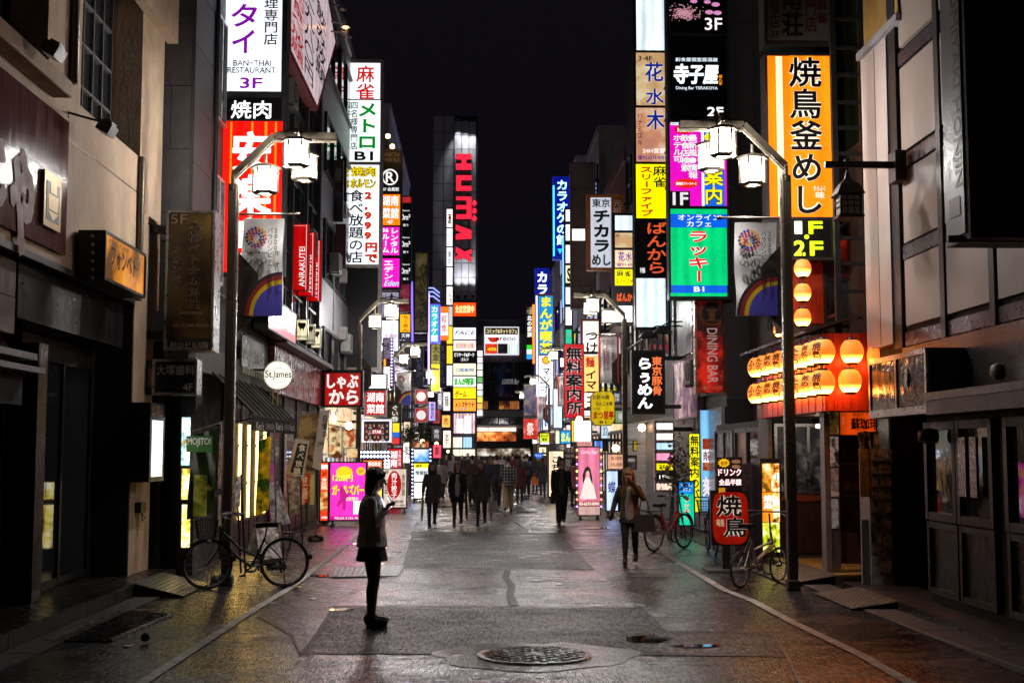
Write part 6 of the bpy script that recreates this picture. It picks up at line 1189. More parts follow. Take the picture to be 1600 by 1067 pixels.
sign('olive_sign', 'olive sign with white slanting characters behind the poster of women', PF(46), (605, 630, 627, 695), [Pn(606, 631, 624, 660, '', mat=ink('4a4420')), Pn(612, 661, 624, 675, 'f0d010', .9, 0), Pn(612, 675, 624, 683, '2060c8', .9, 0), Pn(612, 684, 624, 694, 'd03030', .9, 0)], [T('ぐい呑', 612, 633, 622, 659, 'f4f0e0', .05, v=1, k=.8)], thick=.25, bracket=L_())
for k, (y0, y1) in enumerate(((608, 631), (637, 660))):
    s = sign('red_drink_sign', ['upper', 'lower'][k] + ' red drink sign with a white round figure beyond the tree', PF(52), (648, y0, 668, y1), [Pn(649, y0 + 1, 667, y1 - 1, 'a81c24', .6, .1)], [], thick=.2, case=ALU, frame=.02, group='red drink signs', bracket=L_(-4.2))
    MB_disc(s, PF(52), 658, (y0 + y1) / 2, .19, 'f0e8e8', .012, .8)
sign('lavender_banner', 'pale lavender vertical banner with small characters beyond the drink signs', PF(58), (669, 627, 681, 658), [Pn(670, 628, 680, 657, 'c0a8f0', .8, .1)], [T('歌舞伎町', 673, 630, 678, 655, '604090', .03, v=1)], thick=.1, frame=.01, bracket=L_(-4.2))
s = sign('white_shop_board', 'bright white shop board under the blank black panel', PF(42.8), (574, 584, 605, 608), [Pn(575, 585, 604, 607, 'fbf6f4', 1.15, .05)], [], thick=.3, bracket=L_())
sign('parlour_sign', 'grey sign with violet bulb border right of the blank black panel', PF(46), (598, 528, 614, 608), [Pn(599, 530, 609, 560, '', mat=poster('violet_ad', '887890', 'a898b0', '605068', 2, .4, 3)), Pn(599, 561, 603, 572, 'ff9020', 1.1, 0), Pn(599, 573, 609, 606, 'fff4f0', 1.1, .1)], [T('ータ', 600, 534, 608, 548, '302838', .03)], thick=.25, bracket=L_(),
     extra=lambda root, pl: [(lambda mb, uz: (mb.lathe([(.001, -.03), (.028, -.015), (.028, .015)], pl.pt(uz[0], uz[1], .02), 8, axis='y'), mb.build('bulb', glow('c8b0ff', 6), root)))(MB(), pl.uv(611.8, 531 + k * 5)) for k in range(15)])
sign('small_stack', 'small unlit black and white stack left of the blank black panel', PF(41), (522, 540, 541, 580), [Pn(523, 541, 540, 550, '', mat=ink('c8ccd0')), Pn(523, 551, 540, 563, '', mat=ink('20484c')), Pn(523, 564, 540, 579, '', mat=ink('b8b8bc'))], [T('おけい', 524, 542, 539, 548, '181818', .02), T('2', 532, 566, 539, 578, '181818', .04)], thick=.2, bracket=L_())
for k, (x0, y0, x1, y1, c) in enumerate(((514, 668, 534, 715, 'c86a18'), (503, 645, 513, 715, 'd8c890'), (536, 672, 556, 700, 'b04820'), (541, 700, 559, 715, 'e08838'))):
    sign('lit_menu_panel', ['orange lit menu panel with rows of dishes beyond the red sign', 'pale lit window panel beyond the hanging food banner', 'dim red lit panel beside the orange menu', 'small orange lit panel above the magenta stand'][k], PF(35.5 + k * .4), (x0, y0, x1, y1), [Pn(x0 + .5, y0 + .5, x1 - .5, y1 - .5, '', mat=poster('menu_panel_%d' % k, c, 'f8e0a8', '60300c', 3, .85, k + 3))], [T('ハム ¥360', x0 + 3, y1 - 22, x1 - 3, y1 - 17, '402008', .02)] if k == 0 else [], thick=.12, frame=0)
# hanging food cloths outside the restaurant, hung from a pole
hf = thing('food_banner', 'tilted hanging food banner with black all-you-can-eat label', 'banner', onY(485, 745, 25)); ph = PF(25)
def qd(pts, off, mat, name, th=.012):
    mb = MB(); mb.prism([ph.pt(*ph.uv(x, y), off) for x, y in pts], -ph.n * th); mb.build(name, mat, hf)
qd([(470, 647), (512, 645), (490, 742), (458, 735)], 0, poster('noodle_photo', '6a5030', 'a89060', '382818', 3.5, .06, 3), 'cloth')
qd([(500, 642), (515, 641), (500, 735), (488, 730)], .02, surf('white_cloth', (.55, .52, .54), .7, 0, .15, 5, .1), 'white_strip')
qd([(462, 685), (484, 688), (475, 748), (447, 741)], .035, surf('white_cloth', (.55, .52, .54), .7, 0, .15, 5, .1), 'label_sheet')
qd([(466, 692), (481, 694), (472, 742), (454, 737)], .039, ink('0e0c0c'), 'black_label', .003)
for t in (T('食', 467, 694, 478, 705, 'f4f0ee', .03), T('べ', 465, 707, 475, 717, 'f4f0ee', .03), T('放', 462, 719, 473, 729, 'f4f0ee', .03), T('題', 459, 731, 470, 740, 'f4f0ee', .03)): letter(ph, t, hf, .043)
for t in (T('自慢の', 504, 648, 511, 684, '181418', .03, v=1), T('299', 496, 690, 506, 697, '181418', .03)): letter(ph, t, hf, .026)
mb = MB(); q = onY(470, 645, 25.02); r = onY(516, 641, 25.02); mb.tube([(XL, 25.02, q.z), q, r], .012, 6); mb.build('pole', STEEL, hf)
# nobori banners in front of the pub, faint glow painted into their cloth
def nobori(label, x0, y0, x1, y1, Y, mat, txts, lean=.0, prints=()):
    p = PF(Y); root = thing('nobori_banner', label, 'banner', onY((x0 + x1) / 2, y1, Y)); root.location.z = 0
    u0, u1, z0, z1 = p.rect((x0, y0, x1, y1)); mb = MB(); nx, nz = 8, 14
    g_ = [[p.pt(u0 + (u1 - u0) * i / nx + lean * (z0 - z1) * (1 - j / nz) * 0 + lean * (j / nz), z0 + (z1 - z0) * j / nz + .10 * (i / nx), .025 * math.sin(i * 1.3 + j * .5)) for i in range(nx + 1)] for j in range(nz + 1)]
    mb.mesh([v for rw in g_ for v in rw], [(j * (nx + 1) + i, j * (nx + 1) + i + 1, (j + 1) * (nx + 1) + i + 1, (j + 1) * (nx + 1) + i) for j in range(nz) for i in range(nx)], 0, True); mb.build('cloth', mat, root)
    for t in txts: letter(p, t, root, .035)
    for nm, r, m in prints:
        a, b, c, e = p.rect(r); mb = MB(); mb.face([p.pt(a, c, .032), p.pt(b, c, .032), p.pt(b, e, .032), p.pt(a, e, .032)]); mb.build(nm, m, root)
    mb = MB(); e = u1 + .04; mb.tube([p.pt(e + .1, .1, -.02), p.pt(e + lean, z1 + .2, -.02)], .013, 6); mb.tube([p.pt(e + lean, z1 + .18, -.02), p.pt(u0 + lean, z1 + .06, -.02)], .009, 6); mb.build('pole', STEEL, root)
    mb = MB(); q = p.pt(e + .1, 0, -.02); mb.lathe([(.16, .004), (.16, .09), (.05, .1), (.03, .12)], q, 16); mb.build('base', BLACK, root)
nobori('green and black cocktail banner with white lettering by the pub door', 293, 680, 334, 812, 18.05, poster('cocktail_cloth', '0a1206', '14200a', '28340c', 1.6, .12, 2), [T('MOJITO!', 294, 684, 330, 698, 'f0f0e8', .03), T('Tuesday', 306, 757, 332, 768, '9a8a30', .02, slant=.2)], .05,
       [('green_band', (292, 681, 333, 706), surf('green_cloth', (.04, .20, .03), .7)), ('glass_print', (303, 742, 324, 806), poster('mojito_glass', '3a4a10', '7a7a20', 'b0a850', 5, .12, 6))])
nobori('yellow and green drink banner in front of the pub windows', 400, 690, 420, 806, 20.3, poster('beer_cloth', '28400a', 'c89a10', '604808', 3, .25, 4), [], .03)
# leaning price lists, sheets and trade boards by the pub
def leaning(name, label, pts, Y, mat, cat='board', prints=()):
    p = PF(Y); root = thing(name, label, cat, onY(sum(a for a, b in pts) / 4, max(b for a, b in pts), Y)); root.location.z = 0
    mb = MB(); q = [p.pt(*p.uv(x, y)) for x, y in pts]; zt = max(v.z for v in q)
    q = [v + Vector((0, (v.z) * .18, 0)) for v in q]; mb.prism(q, (0, .025, 0)); mb.build('board', mat, root)
    mb = MB(); a, b = q[0], q[1]; mb.bar(a + Vector((0, .02, 0)), (a.x, a.y + .5, .03), .025); mb.bar(b + Vector((0, .02, 0)), (b.x, b.y + .5, .03), .025); mb.build('back_leg', DARK, root)
    for t in prints:
        pl = Plane(q[3] + Vector((0, -.003, 0)), (1, 0, 0), (0, -1, 0)); letter(PF(Y), t, root, -.05)
    return root
leaning('menu_easel', 'pale menu easel with small print leaning by the pub windows', [(414, 755, ), (431, 752), (452, 818), (424, 822)], 20.6, poster('menu_print', 'c8bcb4', 'a89c98', '584c48', 9, .12, 3))
leaning('trade_board', 'dark board with pale lettering leaning behind the left bicycle', [(394, 818), (436, 816), (440, 868), (384, 868)], 18.9, poster('wet_board', '28241c', '585040', '8a7c64', 4, 0, 4))
leaning('round_cornered_menu', 'pale round cornered menu board farther along the pub front', [(446, 748), (466, 744), (466, 802), (452, 808)], 24, poster('menu_print2', 'a8988c', '807068', '483c38', 8, .08, 5))
leaning('small_menu', 'narrow white menu sheet on the left lamp post', [(364, 746), (371, 742), (371, 792), (364, 796)], 18.4, poster('menu_print3', 'd8d0cc', 'a09894', '504844', 12, .1, 6))
# litter
cp = thing('paper_cup', 'white paper cup lying on the road at lower left', 'cup', onG(230, 1003)); c = cp.location; mb = MB(); r3_ = Matrix.Rotation(R(80), 3, 'X')
mb.lathe([(.03, 0), (.042, .09), (.038, .09), (.027, .005), (.001, .005)], (0, 0, 0), 14); mb.v = [tuple(Vector((c.x, c.y, .042)) + r3_ @ Vector(v)) for v in mb.v]; mb.build('cup', surf('cup_paper', (.5, .5, .48), .5), cp)
for k, (x, y, cl) in enumerate(((200, 1010, 'flat white lid on the road beside the paper cup'), (488, 936, 'white scrap of paper on the road near the left bicycle'), (465, 918, 'yellow scrap by the left bicycle kickstand'))):
    q = onG(x, y); mb = MB(); mb.prism([(q.x + .05 * math.cos(a) * (1 + .3 * math.sin(3 * a)), q.y + .05 * math.sin(a), .011 + .006 * math.sin(2 * a)) for a in [i * math.pi / 5 for i in range(10)]], (0, 0, .004)); tag(mb.build('litter_scrap', surf('yellow_scrap', (.5, .4, .05), .6) if k == 2 else surf('scrap_paper', (.55, .55, .53), .6)), cl, 'litter')
# small street tree on the left with leaves one can tell apart
def tree(label, base, h, cr, seed):
    rnd = random.Random(seed); root = thing('street_tree', label, 'tree', base); b = Vector(base)
    mb = MB(); mb.tube([b, b + Vector((.05, 0, h * .4)), b + Vector((0, .05, h * .75)), b + Vector((.04, 0, h))], [.07, .055, .04, .015], 8)
    for k in range(12):
        a = rnd.uniform(0, 6.28); z = h * rnd.uniform(.55, .95); r = cr * rnd.uniform(.5, .95); mb.tube([b + Vector((0, 0, z)), b + Vector((r * .5 * math.cos(a), r * .5 * math.sin(a), z + .2)), b + Vector((r * math.cos(a), r * math.sin(a), z + .22))], [.025, .015, .006], 5)
    mb.build('trunk', surf('bark', (.05, .04, .03), .8), root)
    mb = MB()
    cl = [(b + Vector((rnd.gauss(0, cr * .5), rnd.gauss(0, cr * .4), h * .85 + rnd.gauss(0, cr * .24))), rnd.uniform(.15, .3)) for _ in range(26)]
    for k in range(2200):
        c, s = rnd.choice(cl); p = c + Vector((rnd.gauss(0, s * .6), rnd.gauss(0, s * .6), rnd.gauss(0, s * .4))); d = Vector((rnd.uniform(-1, 1), rnd.uniform(-1, 1), rnd.uniform(-.6, .4))).normalized(); u = d.cross(Vector((rnd.uniform(-1, 1), .3, 1))).normalized(); l, w_ = rnd.uniform(.07, .13), .025
        mb.face([p - d * l / 2, p + u * w_, p + d * l / 2, p - u * w_])
    o = mb.build('crown', surf('leaf_green', (.035, .075, .03), .45, 0, .5, 3, 0), root); o['kind'] = 'stuff'
tree('small leafy street tree beyond the blue kiosk on the left', onG(640, 772), 2.9, .85, 4)

# ================================================================ small signs crowding the far left and right
for i, (x0, y0, x1, y1, Y, c, k, t, lb) in enumerate(((683, 606, 692, 640, 90, '5a4878', .5, '酒場', 'dim violet far sign under the outlined letter sign'), (692, 612, 704, 642, 98, 'f0e8e0', 1.0, '麺', 'small white far sign beside the tower stack'),
        (676, 640, 688, 662, 82, 'a82430', .7, '居酒', 'small red far sign right of the lavender banner'), (690, 648, 704, 668, 95, 'ffb050', 1.0, '肉', 'small orange far sign low beside the tower'), (674, 666, 690, 690, 80, '40383c', .3, '寿司', 'dark far sign with pale characters low on the left'), (692, 672, 705, 700, 96, 'ffe8d0', 1.1, '茶', 'bright cream far lightbox low beside the tower entrance'),
        (676, 694, 690, 716, 72, 'f04860', .9, '薬', 'pink far lightbox near the crowd on the left'), (629, 690, 643, 724, 60, 'fff4ec', 1.1, '案内', 'white lightbox left of the blue kiosk'), (630, 655, 642, 685, 58, 'f8d8b8', .9, '串', 'pale lightbox behind the street tree'),
        (848, 640, 860, 672, 90, 'd8e8ff', 1.0, '24', 'pale far sign under the manga cafe sign'), (868, 640, 880, 670, 64, 'f08030', .9, '鍋', 'orange far sign left of the red information sign'), (842, 698, 854, 712, 84, 'fff0c0', 1.1, '湯', 'small cream far lightbox behind the crowd on the right'), (884, 660, 892, 700, 58, 'ffd8e8', 1.0, '美', 'pink white sliver of lightbox behind the trimmed board'),
        (938, 660, 956, 686, 50, 'c8e0f0', .7, 'カフェ', 'pale blue board under the octagonal sign'), (956, 610, 972, 632, 46, '3a4860', .4, '整体', 'dim blue board right of the octagonal sign'), (960, 640, 985, 662, 44, '90b890', .45, '中華料理', 'grey green board beside the second right lamp post'), (962, 520, 972, 560, 45, '704050', .4, 'BAR', 'dim rose board behind the sports banner'))):
    sign('small_sign', lb, PF(Y), (x0, y0, x1, y1), [Pn(x0 + .6, y0 + .6, x1 - .6, y1 - .6, c, k, .2)], [T(t, x0 + (x1 - x0) * .25, y0 + (y1 - y0) * .2, x1 - (x1 - x0) * .25, y1 - (y1 - y0) * .2, '201820' if k > .6 else 'e8e0e0', .02, v=1 if len(t) < 3 and t != '24' else 0, k=0 if k > .6 else .7)], thick=.25, bracket=L_(-4.35) if x0 < 743 else R_(XR + .15))
for i, (x, y, Y) in enumerate(((682, 693, 80), (700, 705, 100), (660, 690, 62), (860, 690, 70), (836, 690, 90), (905, 655, 44), (962, 700, 40), (1003, 668, 38), (520, 655, 37), (545, 665, 38))):
    p = onY(x, y, Y); root = thing('globe_lamp', ['orange globe lamp before the far tower entrance', 'tiny globe lamp at the tower foot', 'globe lamp above the portrait posters', 'globe lamp by the small manga plate', 'tiny globe lamp behind the red hanging banner', 'bare bulb lamp over the trimmed board', 'bare bulb beside the salmon price board', 'bulb lamp over the shutter wall', 'warm bulb over the orange menu panel', 'warm bulb beside the dim red panel'][i], 'lamp', p)
    mb = MB(); mb.lathe([(.001, -.12), (.08, -.09), (.12, 0), (.08, .09), (.001, .12)], p, 12); mb.build('globe', glow('ffc080', 9), root); mb = MB(); mb.bar(p + Vector((0, .05, .1)), Vector(((XL - .05) if x < 743 else XR + .1, p.y + .05, p.z + .15)), .03); mb.build('arm', DARK, root)

# air conditioners and conduits on the facades
for i, (sd, y, z, lb) in enumerate(((-1, 23.0, 6.55, 'air conditioner on the stone wall behind the Thai restaurant stack'), (-1, 26.8, 9.2, 'high air conditioner on the wall beside the slanting board'), (-1, 30.5, 6.6, 'air conditioner above the red flag signs'), (-1, 36.2, 6.9, 'air conditioner on the metal clad wall'), (-1, 39.6, 4.9, 'low air conditioner left of the mahjong stack'), (1, 29.0, 3.35, 'air conditioner on the granite wall below the green cafe sign'), (1, 37.2, 5.9, 'air conditioner on the wall right of the six panel stack'))):
    fx = XL + .02 if sd < 0 else XR - .02; root = thing('air_conditioner', lb, 'air conditioner', (fx, y, z), 0, 'wall air conditioners'); a = fx; b_ = fx - sd * .3
    mb = MB(); mb.box((a, y, z), (b_, y + .8, z + .55)); bevel(mb.build('case', surf('aircon_case', (.38, .37, .35), .5, 0, .25, 5, .05, stain=.3), root), .015)
    mb = MB(); mb.lathe([(.22, -.006), (.22, .006), (.19, .006), (.19, -.006)], (b_ - sd * .004, y + .3, z + .28), 20, axis='x'); 
    for k in range(5): mb.bar((b_ - sd * .006, y + .3 - .2, z + .12 + k * .08), (b_ - sd * .006, y + .3 + .2, z + .12 + k * .08), .008)
    mb.build('fan_grille', DARK, root)
    mb = MB(); mb.bar((a, y + .1, z - .03), (b_, y + .1, z - .03), .04); mb.bar((a, y + .7, z - .03), (b_, y + .7, z - .03), .04); mb.build('bracket', GALV, root)
    mb = MB(); mb.tube([(a - sd * .06, y + .85, z + .2), (a - sd * .05, y + .95, z - .2), (a - sd * .04, y + .95, z - 1.6)], .025, 6); mb.build('pipe', surf('pipe_wrap', (.3, .29, .27), .7), root)
for i, (sd, y0, y1, z, lb) in enumerate(((-1, 19, 34.5, 4.32, 'grey conduit running along the left facade above the fascia'), (-1, 35, 44, 3.6, 'grey conduit along the metal clad wall'), (1, 27, 43.5, 3.05, 'grey conduit along the granite wall above the shutters'))):
    fx = XL + .06 if sd < 0 else XR - .06; root = thing('cable_conduit', lb, 'conduit', (fx, (y0 + y1) / 2, z)); mb = MB(); mb.tube([(fx, y0 + (y1 - y0) * k / 10, z + .02 * (k % 2)) for k in range(11)], .022, 6); mb.build('conduit', GALV, root)
    for k in range(8): yy = y0 + (y1 - y0) * (k + .5) / 8; mb = MB(); mb.cbox((fx, yy, z + .01), (.05, .05, .06)); mb.build('clip', DARK, root)
# more boards, flags and papers crowding the pub front
def wall_paper(label, y0, y1, z0, z1, mat, X=XL + .02):
    root = thing('wall_poster', label, 'poster', (X, (y0 + y1) / 2, z0)); mb = MB(); slab(mb, PL(X), y0, y1, z0, z1, .002, .012); mb.build('sheet', mat, root)
wall_paper('pale food poster on the pub wall left of the windows', 21.0, 21.5, 1.2, 2.1, poster('wall_food_a', 'e8dcc8', 'b88848', '50281a', 6, 0, 2)); wall_paper('small green drink poster on the pub wall', 21.05, 21.45, .6, 1.1, poster('wall_food_b', '70a040', 'd8e0a0', '284018', 6, 0, 4))
wall_paper('row of white menu sheets on the restaurant posts', 28.15, 28.45, .9, 2.2, poster('wall_menu_a', 'f0e8e0', 'c8b8a8', '604840', 9, 0, 5), XL + .03); wall_paper('yellow price poster on the restaurant post', 30.12, 30.5, .8, 1.9, poster('wall_menu_b', 'f0d040', 'e8f0e0', 'b03820', 8, 0, 6), XL + .03); wall_paper('red price poster on the farther restaurant post', 32.25, 32.6, .8, 2.0, poster('wall_menu_c', 'd03028', 'f8e8d8', '802018', 8, 0, 7), XL + .03)
nobori('red and white noodle banner beyond the pub windows', 470, 700, 484, 790, 26.5, poster('red_nobori', 'a81c14', 'd84030', 'f0d8c8', 3, .1, 5), [T('食べ放題', 473, 705, 481, 780, 'fff4ec', .04, v=1)], .03)
leaning('menu_easel', 'white crumpled price list board leaning behind the left bicycle saddle', [(398, 828), (430, 822), (440, 872), (404, 876)], 18.6, poster('price_print', 'e8dcd4', 'c0b0a8', '685c58', 10, 0, 4))
for k, (x, y, c_) in enumerate(((470, 806, (.5, .06, .03)), (478, 804, (.04, .10, .30)))):
    q = onG(x, y); root = thing('beer_crate', ['red plastic beer crate by the restaurant wall', 'blue plastic beer crate by the restaurant wall'][k], 'crate', (q.x, q.y, 0), R(8), 'beer crates', local=True); m = surf('crate_%d' % k, c_, .45)
    mb = MB(); mb.box((-.2, -.15, .004), (.2, .15, .03)); mb.build('floor', m, root)
    for a, b in (((-.2, -.15), (.2, -.13)), ((-.2, .13), (.2, .15)), ((-.2, -.129), (-.18, .129)), ((.18, -.129), (.2, .129))):
        for z in (.06, .14, .22): mb = MB(); mb.box((*a, z), (*b, z + .055)); mb.build('slat', m, root)
        mb = MB(); mb.box((a[0], a[1], .031), (a[0] + .03, a[1] + .02, .28)); mb.build('corner', m, root)

# ================================================================ street lamps with lanterns, banners and name blades
LAMP_W = 390
def frosted():
    """thin lit glass: glows itself and lets most of the bulb's light through"""
    if 'lantern_pane' in MATS: return MATS['lantern_pane']
    m, nt, b = _new('lantern_pane'); b.inputs['Base Color'].default_value = (.9, .85, .75, 1); b.inputs['Emission Color'].default_value = (1, .90, .74, 1); b.inputs['Emission Strength'].default_value = 3.2
    tr = N(nt, 'BsdfTransparent'); ms = N(nt, 'MixShader'); ms.inputs[0].default_value = .55; out = nt.nodes['Material Output']
    nt.links.new(tr.outputs[0], ms.inputs[1]); nt.links.new(b.outputs[0], ms.inputs[2]); nt.links.new(ms.outputs[0], out.inputs[0]); m.cycles.emission_sampling = 'NONE'; return m
def lamp_post(side, label, loc, banner=None, blade=True, energy=LAMP_W, group='arched street lamps with three lanterns'):
    """column, cranked arm, three six-sided lanterns; side -1 reaches to the right (stands on the left)"""
    d = -side; root = thing('street_lamp', label, 'street lamp', loc, 0, group, local=True)
    CM = BRONZE; mb = MB()
    mb.box((-.065, -.065, 0), (.065, .065, 5.5)); bevel(mb.build('column', CM, root), .02)
    mb = MB(); mb.box((-.085, -.085, 0), (.085, .085, .14)); bevel(mb.build('base', CM, root), .02)
    mb = MB(); mb.box((d * .066, -.05, 1.2), (d * .074, .05, 5.45)); mb.build('lit_edge_strip', surf('lamp_trim', (.42, .36, .26), .3, .7), root)  # paler metal paints in the column's lit street-side edge
    pts = [(0, 0, 5.42), (0, 0, 5.62), (d * .56, 0, 6.18), (d * 1.42, 0, 6.18)]
    for yy in (-.045, .045):
        mb = MB()
        for a, b in zip(pts, pts[1:]): mb.bar((a[0], yy, a[2]), (b[0], yy, b[2]), .04, .085)
        mb.build('arm', CM, root)
    mb = MB()
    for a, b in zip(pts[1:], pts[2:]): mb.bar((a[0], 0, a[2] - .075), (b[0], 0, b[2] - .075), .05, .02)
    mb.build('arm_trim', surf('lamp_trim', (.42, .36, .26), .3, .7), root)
    mb = MB(); mb.tube([(d * .92 - d * .34, 0, 6.22), (d * .92, 0, 6.30), (d * .92 + d * .34, 0, 6.22)], .018, 6); mb.bar((d * .92, -.45, 6.15), (d * .92, .45, 6.15), .05); mb.lathe([(.035, 6.2), (.035, 6.34), (.001, 6.4)], (d * .92, 0, 0), 8); mb.build('crossbar', CM, root)
    for lx, ly, lz in ((d * .92, -.42, 6.08), (d * .92, .42, 6.08), (d * .44, 0, 5.80)):
        c = Vector((lx, ly, lz)); L = bpy.data.objects.new('lantern', None)
        mb = MB(); mb.tube([c + Vector((0, 0, .12)), c], .022, 6); mb.lathe([(.03, .0), (.20, -.05), (.215, -.085), (.16, -.085)], c, 6, smooth=False); mb.lathe([(.17, -.40), (.18, -.42), (.13, -.45), (.11, -.44)], c, 6, smooth=False)
        for k in range(6):
            a = math.pi / 3 * k; p = Vector((.172 * math.cos(a), .172 * math.sin(a), 0)); mb.bar(c + p + Vector((0, 0, -.085)), c + p + Vector((0, 0, -.41)), .022)
        lo = mb.build('lantern', CM, root)
        mb = MB(); mb.lathe([(.152, -.09), (.152, -.405)], c, 6, smooth=False); mb.build('lantern_glass', frosted(), lo)
        mb = MB(); mb.lathe([(.001, -.32), (.02, -.31), (.022, -.28), (.022, -.2), (.02, -.15), (.02, -.09)], c, 10); mb.build('bulb', glow('fff4e4', 30, 0, False), lo)
        ld = bpy.data.lights.new('lantern_light', 'POINT'); ld.energy = energy; ld.color = (1, .965, .945); ld.shadow_soft_size = .06
        lob = bpy.data.objects.new('lantern_light', ld); COL.objects.link(lob); lob.parent = lo; lob.location = c + Vector((0, 0, -.25))
    if blade:
        mb = MB(); x0 = d * -.0; q = [(d * .10, .02, 4.0), (d * .34, .02, 4.28), (d * .34, .02, 3.62), (d * .10, .02, 3.3)] if False else [(d * .09, .0, 4.55), (d * .09, .0, 3.42), (d * .36, .0, 3.72), (d * .36, .0, 4.25)]
        mb.prism([(a, b - .03, c) for a, b, c in q], (0, .06, 0)); bl = mb.build('name_blade', surf('blade_bronze', (.06, .052, .042), .35, .5), root)
        pl = Plane((loc[0], loc[1] - .031, 0), (1, 0, 0), (0, -1, 0)); mbb = MB(); xc = d * .225
        for k, ch in enumerate('劇場通り一番街'): put(mbb, Plane((0, -.031, 0), (1, 0, 0), (0, -1, 0)), ch, xc - .065, xc + .065, 4.22 - (k + 1) * .118, 4.22 - k * .118, .004, .0, True)
        mbb.build('lettering', ink('1a1612') if True else None, bl)
    if banner:
        x0, x1, zt, zb, kind = banner
        bx = (x0 + x1) / 2
        mb = MB(); mb.tube([(d * .09, 0, zt + .06), (d * .9, 0, zt + .06)], .018, 6); mb.lathe([(.03, -.03), (.03, .03)], (d * .9, 0, zt + .06), 8, axis='x'); mb.build('banner_bar', CM, root)
        P = Plane((0, 0, 0), (1, 0, 0), (0, -1, 0)); mb = MB(); nx, nz = 10, 20
        wob = lambda i, j: .018 * math.sin(i * .9 + j * .25) * (1 - j / nz * .6) + .012 * math.sin(j * .6)
        G = [[P.pt(x0 + (x1 - x0) * i / nx + .01 * math.sin(j * .4), zb + (zt - zb) * j / nz, wob(i, j)) for i in range(nx + 1)] for j in range(nz + 1)]
        mb.mesh([v for r in G for v in r], [(j * (nx + 1) + i, j * (nx + 1) + i + 1, (j + 1) * (nx + 1) + i + 1, (j + 1) * (nx + 1) + i) for j in range(nz) for i in range(nx)], 0, True)
        bn = mb.build('banner', surf('banner_cloth', (.72, .70, .68), .7, 0, .12, 4, .1), root)
        W, H = x1 - x0, zt - zb; f = lambda a, b: (x0 + a * W, zt - b * H)
        o = .036
        if kind == 1:
            # curved colour field in the lower half
            for rr, col, oo in ((.98, '2a1c28', 0), (.90, '8a2018', .001), (.80, 'c8a818', .002), (.70, '4a44a8', .003)):
                mb = MB(); pts = [P.pt(*f(1.0, 1.0), o + oo)] + [P.pt(*f(1 - rr * math.sin(t) * 1.0, 1 - .46 * rr * (1 - (1 - math.cos(t)) * 1.0)), o + oo) for t in [k * math.pi / 2 / 12 for k in range(13)]]
                mb.face(pts); mb.build('colour_field', ink(col), bn)
            rnd = random.Random(2); n = 0
            for ring, cnt in ((.10, 9), (.155, 13), (.205, 17)):
                for k in range(cnt):
                    a = 2 * math.pi * k / cnt + ring; cx, cz = f(.34, .20); cx += ring * W * 1.15 * math.cos(a); cz += ring * W * 1.15 * math.sin(a)
                    col = ['c03030', 'd8a020', '403088', '203048', '803060'][(k * 5 // cnt + int(ring * 30)) % 5]
                    mb = MB(); mb.face([P.pt(cx + .021 * (1 + .35 * math.cos(5 * t)) * math.cos(t), cz + .021 * (1 + .35 * math.cos(5 * t)) * math.sin(t), o + n * 1e-5) for t in [i * math.pi / 10 for i in range(20)]]); mb.build('blossom', ink(col), bn); n += 1
            for k in range(5):
                cx, cz = f(.18 + .085 * k * (1 if True else 0), .435 + (.018 if k % 2 else 0)); mb = MB(); mb.tube([P.pt(cx + .036 * math.cos(t), cz + .036 * math.sin(t), o) for t in [i * math.pi / 8 for i in range(16)]], .005, 4, closed=True); mb.build('ring', ink('302c30'), bn)
            for s, a, b, c, e, fat in (('TOKYO●2020', .10, .345, .62, .37, .02), ('CANDIDATE CITY', .14, .378, .58, .393, .0)):
                mb = MB(); p0, p1 = f(a, e), f(c, b); put(mb, P, s, p0[0], p1[0], p0[1], p1[1], o, fat); mb.build('lettering', ink('282428'), bn)
            for s, a, t0, t1 in (('2020年 オリンピック・', .80, .10, .86), ('パラリンピックを日本で！', .62, .10, .84)):
                mb = MB(); n_ = len(s)
                for k, ch in enumerate(s):
                    if ch == ' ': continue
                    p0, p1 = f(a, t0 + (t1 - t0) * (k + 1) / n_), f(a + .13, t0 + (t1 - t0) * k / n_); put(mb, P, ch, p0[0], p1[0], p0[1], p1[1], o + .006, .01, True, rot=ch == 'ー')
                mb.build('lettering', ink('1c181c'), bn)
        else:
            for a, c in ((.0, .09), (.91, 1.0)):
                mb = MB(); p0, p1 = f(a, 1), f(c, 0); mb.face([P.pt(p0[0], p0[1], o), P.pt(p1[0], p0[1], o), P.pt(p1[0], p1[1], o), P.pt(p0[0], p1[1], o)]); mb.build('orange_edge', ink('b84018'), bn)
            for s, a, t0, t1 in (('スポーツ祭東京2013', .62, .06, .8), ('第68回国民体育大会', .38, .06, .72), ('第13回全国障害者大会', .2, .06, .74)):
                mb = MB(); n_ = len(s)
                for k, ch in enumerate(s): p0, p1 = f(a, t0 + (t1 - t0) * (k + 1) / n_), f(a + .15, t0 + (t1 - t0) * k / n_); put(mb, P, ch, p0[0], p1[0], p0[1], p1[1], o, .01, True, rot=ch == 'ー')
                mb.build('lettering', ink('803038'), bn)
    return root
def post_at(side, px, py): p = onG(px, py); return (p.x, p.y, 0)
lp = post_at(-1, 353, 915); rp = post_at(1, 1239, 922)
lamp_post(-1, 'nearest lamp post on the left, rising beside the pub door', (lp[0], lp[1], 0), (.14, .70, 5.02, 3.66, 1))
lamp_post(1, 'nearest lamp post on the right, beside the lantern restaurant', (rp[0], rp[1], 0), (-.70, -.14, 4.86, 3.60, 1))
lx = lambda Y: lp[0] + (Y - 17) * .0; rx_ = rp[0]
